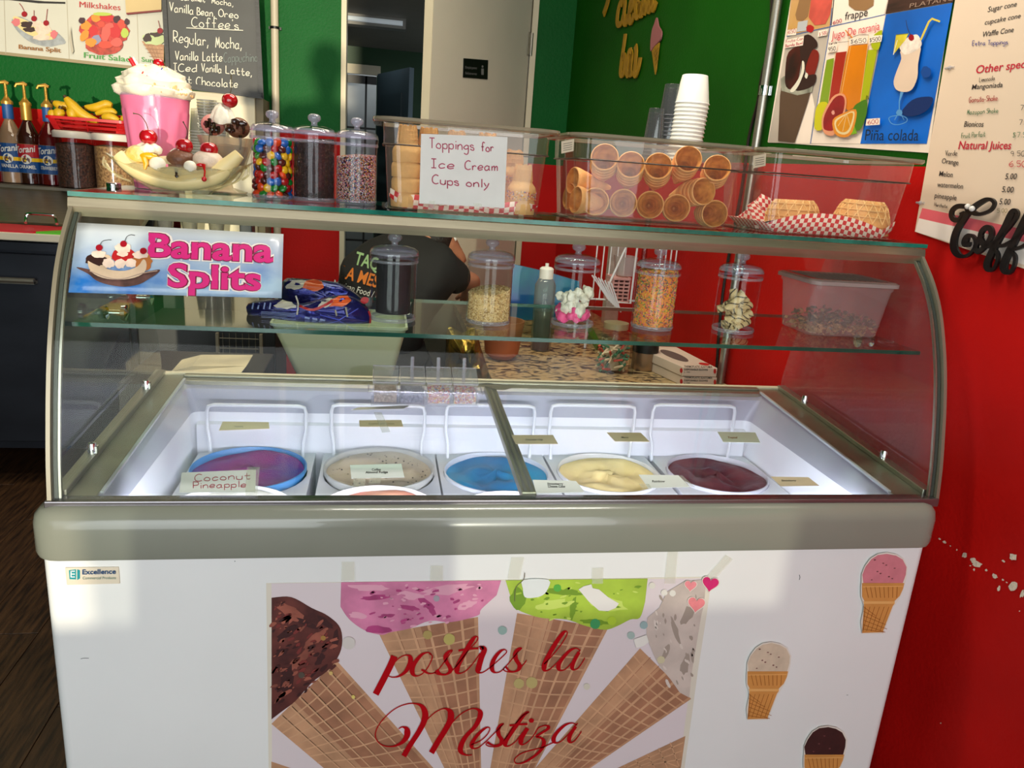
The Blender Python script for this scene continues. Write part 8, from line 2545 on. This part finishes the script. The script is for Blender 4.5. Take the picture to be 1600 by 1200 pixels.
def figure(base, label, P, shirt, pants, hair, headrot, face=True):
    """P: dictionary of joints in world space"""
    t = E('person', label, 'person', base)
    J = {'pelvis': (P['pelvis'], .10, .08), 'waist': (P['waist'], .095, .07), 'chest': (P['chest'], .11, .08), 'neckb': (P['neckb'], .055, .052), 'neck': (P['neck'], .052, .052), 'headb': (P['headb'], .06, .07)}
    ed = [('pelvis', 'waist'), ('waist', 'chest'), ('chest', 'neckb'), ('neckb', 'neck'), ('neck', 'headb')]
    for s in 'lr':
        J['sh' + s] = (P['sh' + s], .040, .040); J['el' + s] = (P['el' + s], .043, .043); J['wr' + s] = (P['wr' + s], .027, .027); J['pa' + s] = (P['pa' + s], .036, .018)
        J['hip' + s] = (P['hip' + s], .075, .075); J['kn' + s] = (P['kn' + s], .06, .06); J['an' + s] = (P['an' + s], .042, .042); J['to' + s] = (P['to' + s], .042, .03)
        ed += [('chest', 'sh' + s), ('sh' + s, 'el' + s), ('el' + s, 'wr' + s), ('wr' + s, 'pa' + s), ('pelvis', 'hip' + s), ('hip' + s, 'kn' + s), ('kn' + s, 'an' + s), ('an' + s, 'to' + s)]
        # fingers rooted in the palm
        w = Vector(P['wr' + s]); p = Vector(P['pa' + s]); d = (p - w).normalized(); side = d.cross(Vector((0, 0, 1))).normalized(); dn = d.cross(side).normalized()
        for f, (o_, l) in enumerate(((-.028, .066), (-.010, .078), (.009, .073), (.027, .058))):
            k0, k1, k2 = 'f%d%s' % (f, s), 'g%d%s' % (f, s), 'h%d%s' % (f, s)
            a = p + side * o_ + d * .03
            J[k0] = (a, .0095, .0095); J[k1] = (a + d * l * .55 - dn * -.004, .0085, .0085); J[k2] = (a + d * l * .9 + dn * .022, .0075, .0075)
            ed += [('pa' + s, k0), (k0, k1), (k1, k2)]
        J['t0' + s] = (w + d * .03 + side * -.032, .011, .011); J['t1' + s] = (w + d * .065 + side * -.052 + dn * .012, .0095, .0095)
        ed += [('wr' + s, 't0' + s), ('t0' + s, 't1' + s)]
    skin_body('body', J, ed, 'pelvis', m_skin, t)
    g = 1.10
    JS = {'pelvis': (V(P['pelvis']) + V((0, 0, -.05)), .165, .135), 'waist': (P['waist'], .15, .115), 'chest': (P['chest'], .17, .125), 'neckb': (V(P['neckb']) - V((0, 0, .01)), .125, .115), 'shl': (P['shl'], .092, .092), 'shr': (P['shr'], .092, .092)}
    for s in 'lr':
        a, c_ = Vector(P['sh' + s]), Vector(P['el' + s]); JS['sl' + s] = (a.lerp(c_, .75), .068, .068)
    skin_body('shirt', JS, [('pelvis', 'waist'), ('waist', 'chest'), ('chest', 'neckb'), ('chest', 'shl'), ('chest', 'shr'), ('shl', 'sll'), ('shr', 'slr')], 'pelvis', shirt, t)
    JP = {'pelvis': (P['pelvis'], .145, .115)}
    ep = []
    for s in 'lr':
        JP['hip' + s] = (P['hip' + s], .105, .105); JP['kn' + s] = (P['kn' + s], .075, .075); JP['cu' + s] = (Vector(P['an' + s]) + Vector((0, 0, .02)), .06, .06)
        ep += [('pelvis', 'hip' + s), ('hip' + s, 'kn' + s), ('kn' + s, 'cu' + s)]
    skin_body('trousers', JP, ep, 'pelvis', pants, t)
    # head: shaped loops, face towards local -Y
    hc = Vector(P['head'])
    Rm = headrot
    n = 28
    prof = [(.02, -.118, -.030), (.045, -.108, -.030), (.058, -.085, -.018), (.066, -.05, -.006), (.072, -.01, 0), (.077, .03, .004), (.076, .065, .008), (.064, .095, .010), (.04, .113, .010), (.008, .12, .010)]
    loops = []
    for rx, z, yo in prof:
        lp = []
        for i in range(n):
            a = 2 * PI * i / n
            x = rx * math.sin(a); y = -rx * 1.22 * math.cos(a) + yo
            if z < -.04 and math.cos(a) > .7: y -= .010
            if abs(z + .02) < .05 and abs(math.sin(a)) < .12 and math.cos(a) > 0: y -= .022 * max(0, 1 - abs(z + .02) / .045)
            if -.005 < z < .035 and .25 < abs(math.sin(a)) < .55 and math.cos(a) > 0: y += .006
            lp.append(hc + Rm @ Vector((x, y, z)))
        loops.append(lp)
    b = MB(); b.loft(loops); hd = b.build('head', m_skin, t, smooth=80)
    for sx_ in (-1, 1):
        b = MB(); b.X = Matrix.Translation(hc) @ Rm.to_4x4()
        b.tube([(sx_ * .078, .004, .022), (sx_ * .088, .014, .026), (sx_ * .092, .022, .012), (sx_ * .088, .018, -.010), (sx_ * .082, .008, -.026), (sx_ * .077, .002, -.022)], [.005, .006, .006, .0055, .006, .004], 8)
        b.ball((sx_ * .079, .010, .002), .014, 10, 8, (.35, .8, 1.2)); b.build('ear', m_skin, hd, smooth=True)
        b = MB(); b.X = Matrix.Translation(hc) @ Rm.to_4x4(); b.ball((sx_ * .030, -.078, .012), .0115, 10, 8); b.build('eye', M('eye_white', (226, 222, 216), .2), hd, smooth=True)
        b = MB(); b.X = Matrix.Translation(hc) @ Rm.to_4x4(); b.ball((sx_ * .030, -.0875, .012), .0045, 8, 6); b.build('iris', M('iris_brown', (46, 26, 16), .2), hd, smooth=True)
    b = MB(); b.X = Matrix.Translation(hc) @ Rm.to_4x4(); b.ball((0, -.092, -.055), .02, 12, 6, (1.1, .4, .35)); b.build('mouth', M('lips', (160, 84, 76), .4), hd, smooth=True)
    # hair cap
    loops = []
    for rx, z, yo in ((.0795, .012, .010), (.082, .04, .008), (.081, .07, .010), (.068, .101, .011), (.042, .12, .011), (.008, .127, .011)):
        lp = []
        for i in range(n):
            a = 2 * PI * i / n
            low = 0
            fr = math.cos(a)
            zz = z
            if z < .03: zz = z - .055 * max(0, -fr) + .045 * max(0, fr)
            lp.append(hc + Rm @ Vector((rx * math.sin(a), -rx * 1.22 * math.cos(a) + yo, zz)))
        loops.append(lp)
    b = MB(); b.loft(loops, cap0=False); b.build('hair', hair, hd, smooth=80)
    for s in 'lr':
        a = Vector(P['an' + s]); c_ = Vector(P['to' + s]); d = (c_ - a); d.z = 0; d.normalize(); sd2 = Vector((-d.y, d.x, 0))
        b = MB()
        L = []
        for f, w, h in ((-.05, .030, .07), (0, .040, .085), (.07, .042, .06), (.14, .045, .045), (.185, .025, .03)):
            cc_ = Vector((a.x, a.y, 0)) + d * f
            L.append([cc_ + sd2 * w * math.cos(q) + Vector((0, 0, .003 + h / 2 + h / 2 * math.sin(q))) for q in [2 * PI * i / 12 for i in range(12)]])
        b.loft(L); b.build('shoe', m_black, t, smooth=50)
    return t


V = Vector
m_hair = M('dark_hair', (26, 18, 14), .6, noise=(60, .4), bump=(90, .5))
m_tee = M('black_tshirt', (13, 13, 14), .8, noise=(8, .3), bump=(14, .3))
m_pants = M('black_trousers', (16, 16, 18), .8, bump=(14, .3))
V = Vector
Yp = 3.15
pc = lambda px, py, y: W(px, py, y)
neckb = pc(668, 372, 3.32)
hd = pc(686, 392, 3.36)
P = {'pelvis': pc(600, 560, 3.0), 'waist': pc(606, 505, 3.06), 'chest': pc(628, 430, 3.18), 'neckb': neckb, 'neck': pc(682, 384, 3.36), 'headb': pc(690, 384, 3.38), 'head': hd,
     'shl': pc(558, 428, 3.22), 'shr': pc(700, 430, 3.20), 'ell': pc(548, 500, 3.42), 'elr': pc(742, 500, 3.36), 'wrl': pc(590, 520, 3.62), 'wrr': pc(745, 505, 3.60), 'pal': pc(604, 521, 3.70), 'par': pc(742, 505, 3.69)}
P['wrr'] = V((.40, 3.52, .87)); P['par'] = V((.41, 3.60, .845)); P['elr'] = V((.40, 3.30, .97))
pv = V(P['pelvis'])
for s, dx in (('l', -.10), ('r', .10)):
    P['hip' + s] = pv + V((dx, .0, -.05)); P['kn' + s] = V((pv.x + dx * 1.2, pv.y + .02, .47)); P['an' + s] = V((pv.x + dx * 1.3, pv.y - .02, .09)); P['to' + s] = V((pv.x + dx * 1.5, pv.y + .12, .04))
pr = figure((pv.x, pv.y, 0), 'person in a black lettered t-shirt bending over behind the freezer', P, m_tee, m_pants, m_hair, (Matrix.Rotation(R(120), 3, 'Z') @ Matrix.Rotation(R(-35), 3, 'X')))


# lettering on the back of the shirt, projected on the cloth from behind
dg = bpy.context.evaluated_depsgraph_get()
dg.update()
shirt = [c_ for c_ in bpy.data.objects if c_.name.startswith('shirt') and c_.parent == pr][0]
ev = shirt.evaluated_get(dg)
inv = Matrix.Translation(-locsum(shirt))


def shirt_surf(px, py, off=0.0):
    r = ray(px, py).normalized()
    ok, loc, nv, _ = ev.ray_cast(inv @ CO, r)
    if ok: return loc + locsum(shirt) - r * (.004 + off)
    return W(px, py, 3.05 - off)


d = Decal(shirt_surf, .0, .0008)
d.text('TAQUERIA', ((553, 412), (640, 438), (645, 420), (558, 393)), M('shirt_green', (150, 186, 130), .7), .02)
d.text('LA MESTIZA', ((531, 433), (630, 461), (636, 443), (537, 415)), M('shirt_orange', (214, 118, 28), .7), .02)
d.text('Mexican Food / Morning Grill', ((520, 446), (640, 482), (643, 472), (523, 437)), M('shirt_white', (206, 206, 196), .7), .01)
d.build('shirt_print', pr)

# the visitor taking the picture stands just behind the camera; their shadow falls into the room
Pq = {'pelvis': V((-.04, -.42, .92)), 'waist': V((-.04, -.42, 1.05)), 'chest': V((-.04, -.42, 1.27)), 'neckb': V((-.04, -.41, 1.42)), 'neck': V((-.04, -.39, 1.49)), 'headb': V((-.04, -.385, 1.54)), 'head': V((-.04, -.39, 1.62))}
for s, q in (('l', -1), ('r', 1)):
    Pq['sh' + s] = V((-.04 + q * .19, -.42, 1.37)); Pq['el' + s] = V((-.04 + q * .27, -.34, 1.12)); Pq['wr' + s] = V((-.02 + q * .11, -.16, 1.33)); Pq['pa' + s] = V((-.02 + q * .095, -.12, 1.40))
    Pq['hip' + s] = V((-.04 + q * .1, -.42, .87)); Pq['kn' + s] = V((-.04 + q * .11, -.42, .48)); Pq['an' + s] = V((-.04 + q * .12, -.44, .09)); Pq['to' + s] = V((-.04 + q * .14, -.30, .04))
vis = figure((-.04, -.42, 0), 'standing person in a long dark coat added for its shadow, just behind the viewpoint', Pq, M('dark_jacket', (40, 44, 52), .8), M('jeans', (40, 52, 78), .8), m_hair, Matrix.Rotation(PI, 3, 'Z'))
b = MB()
b.loft([[(-.04 + rx * math.cos(2 * PI * i / 28), -.43 + ry * math.sin(2 * PI * i / 28), z) for i in range(28)] for z, rx, ry in ((.42, .30, .21), (.7, .285, .20), (.95, .265, .185), (1.15, .27, .18), (1.33, .265, .16), (1.43, .20, .12), (1.46, .09, .08))])
b.build('coat', M('dark_jacket', (40, 44, 52)), vis, smooth=60)  # added to widen the cast shadow and close the gap between the legs
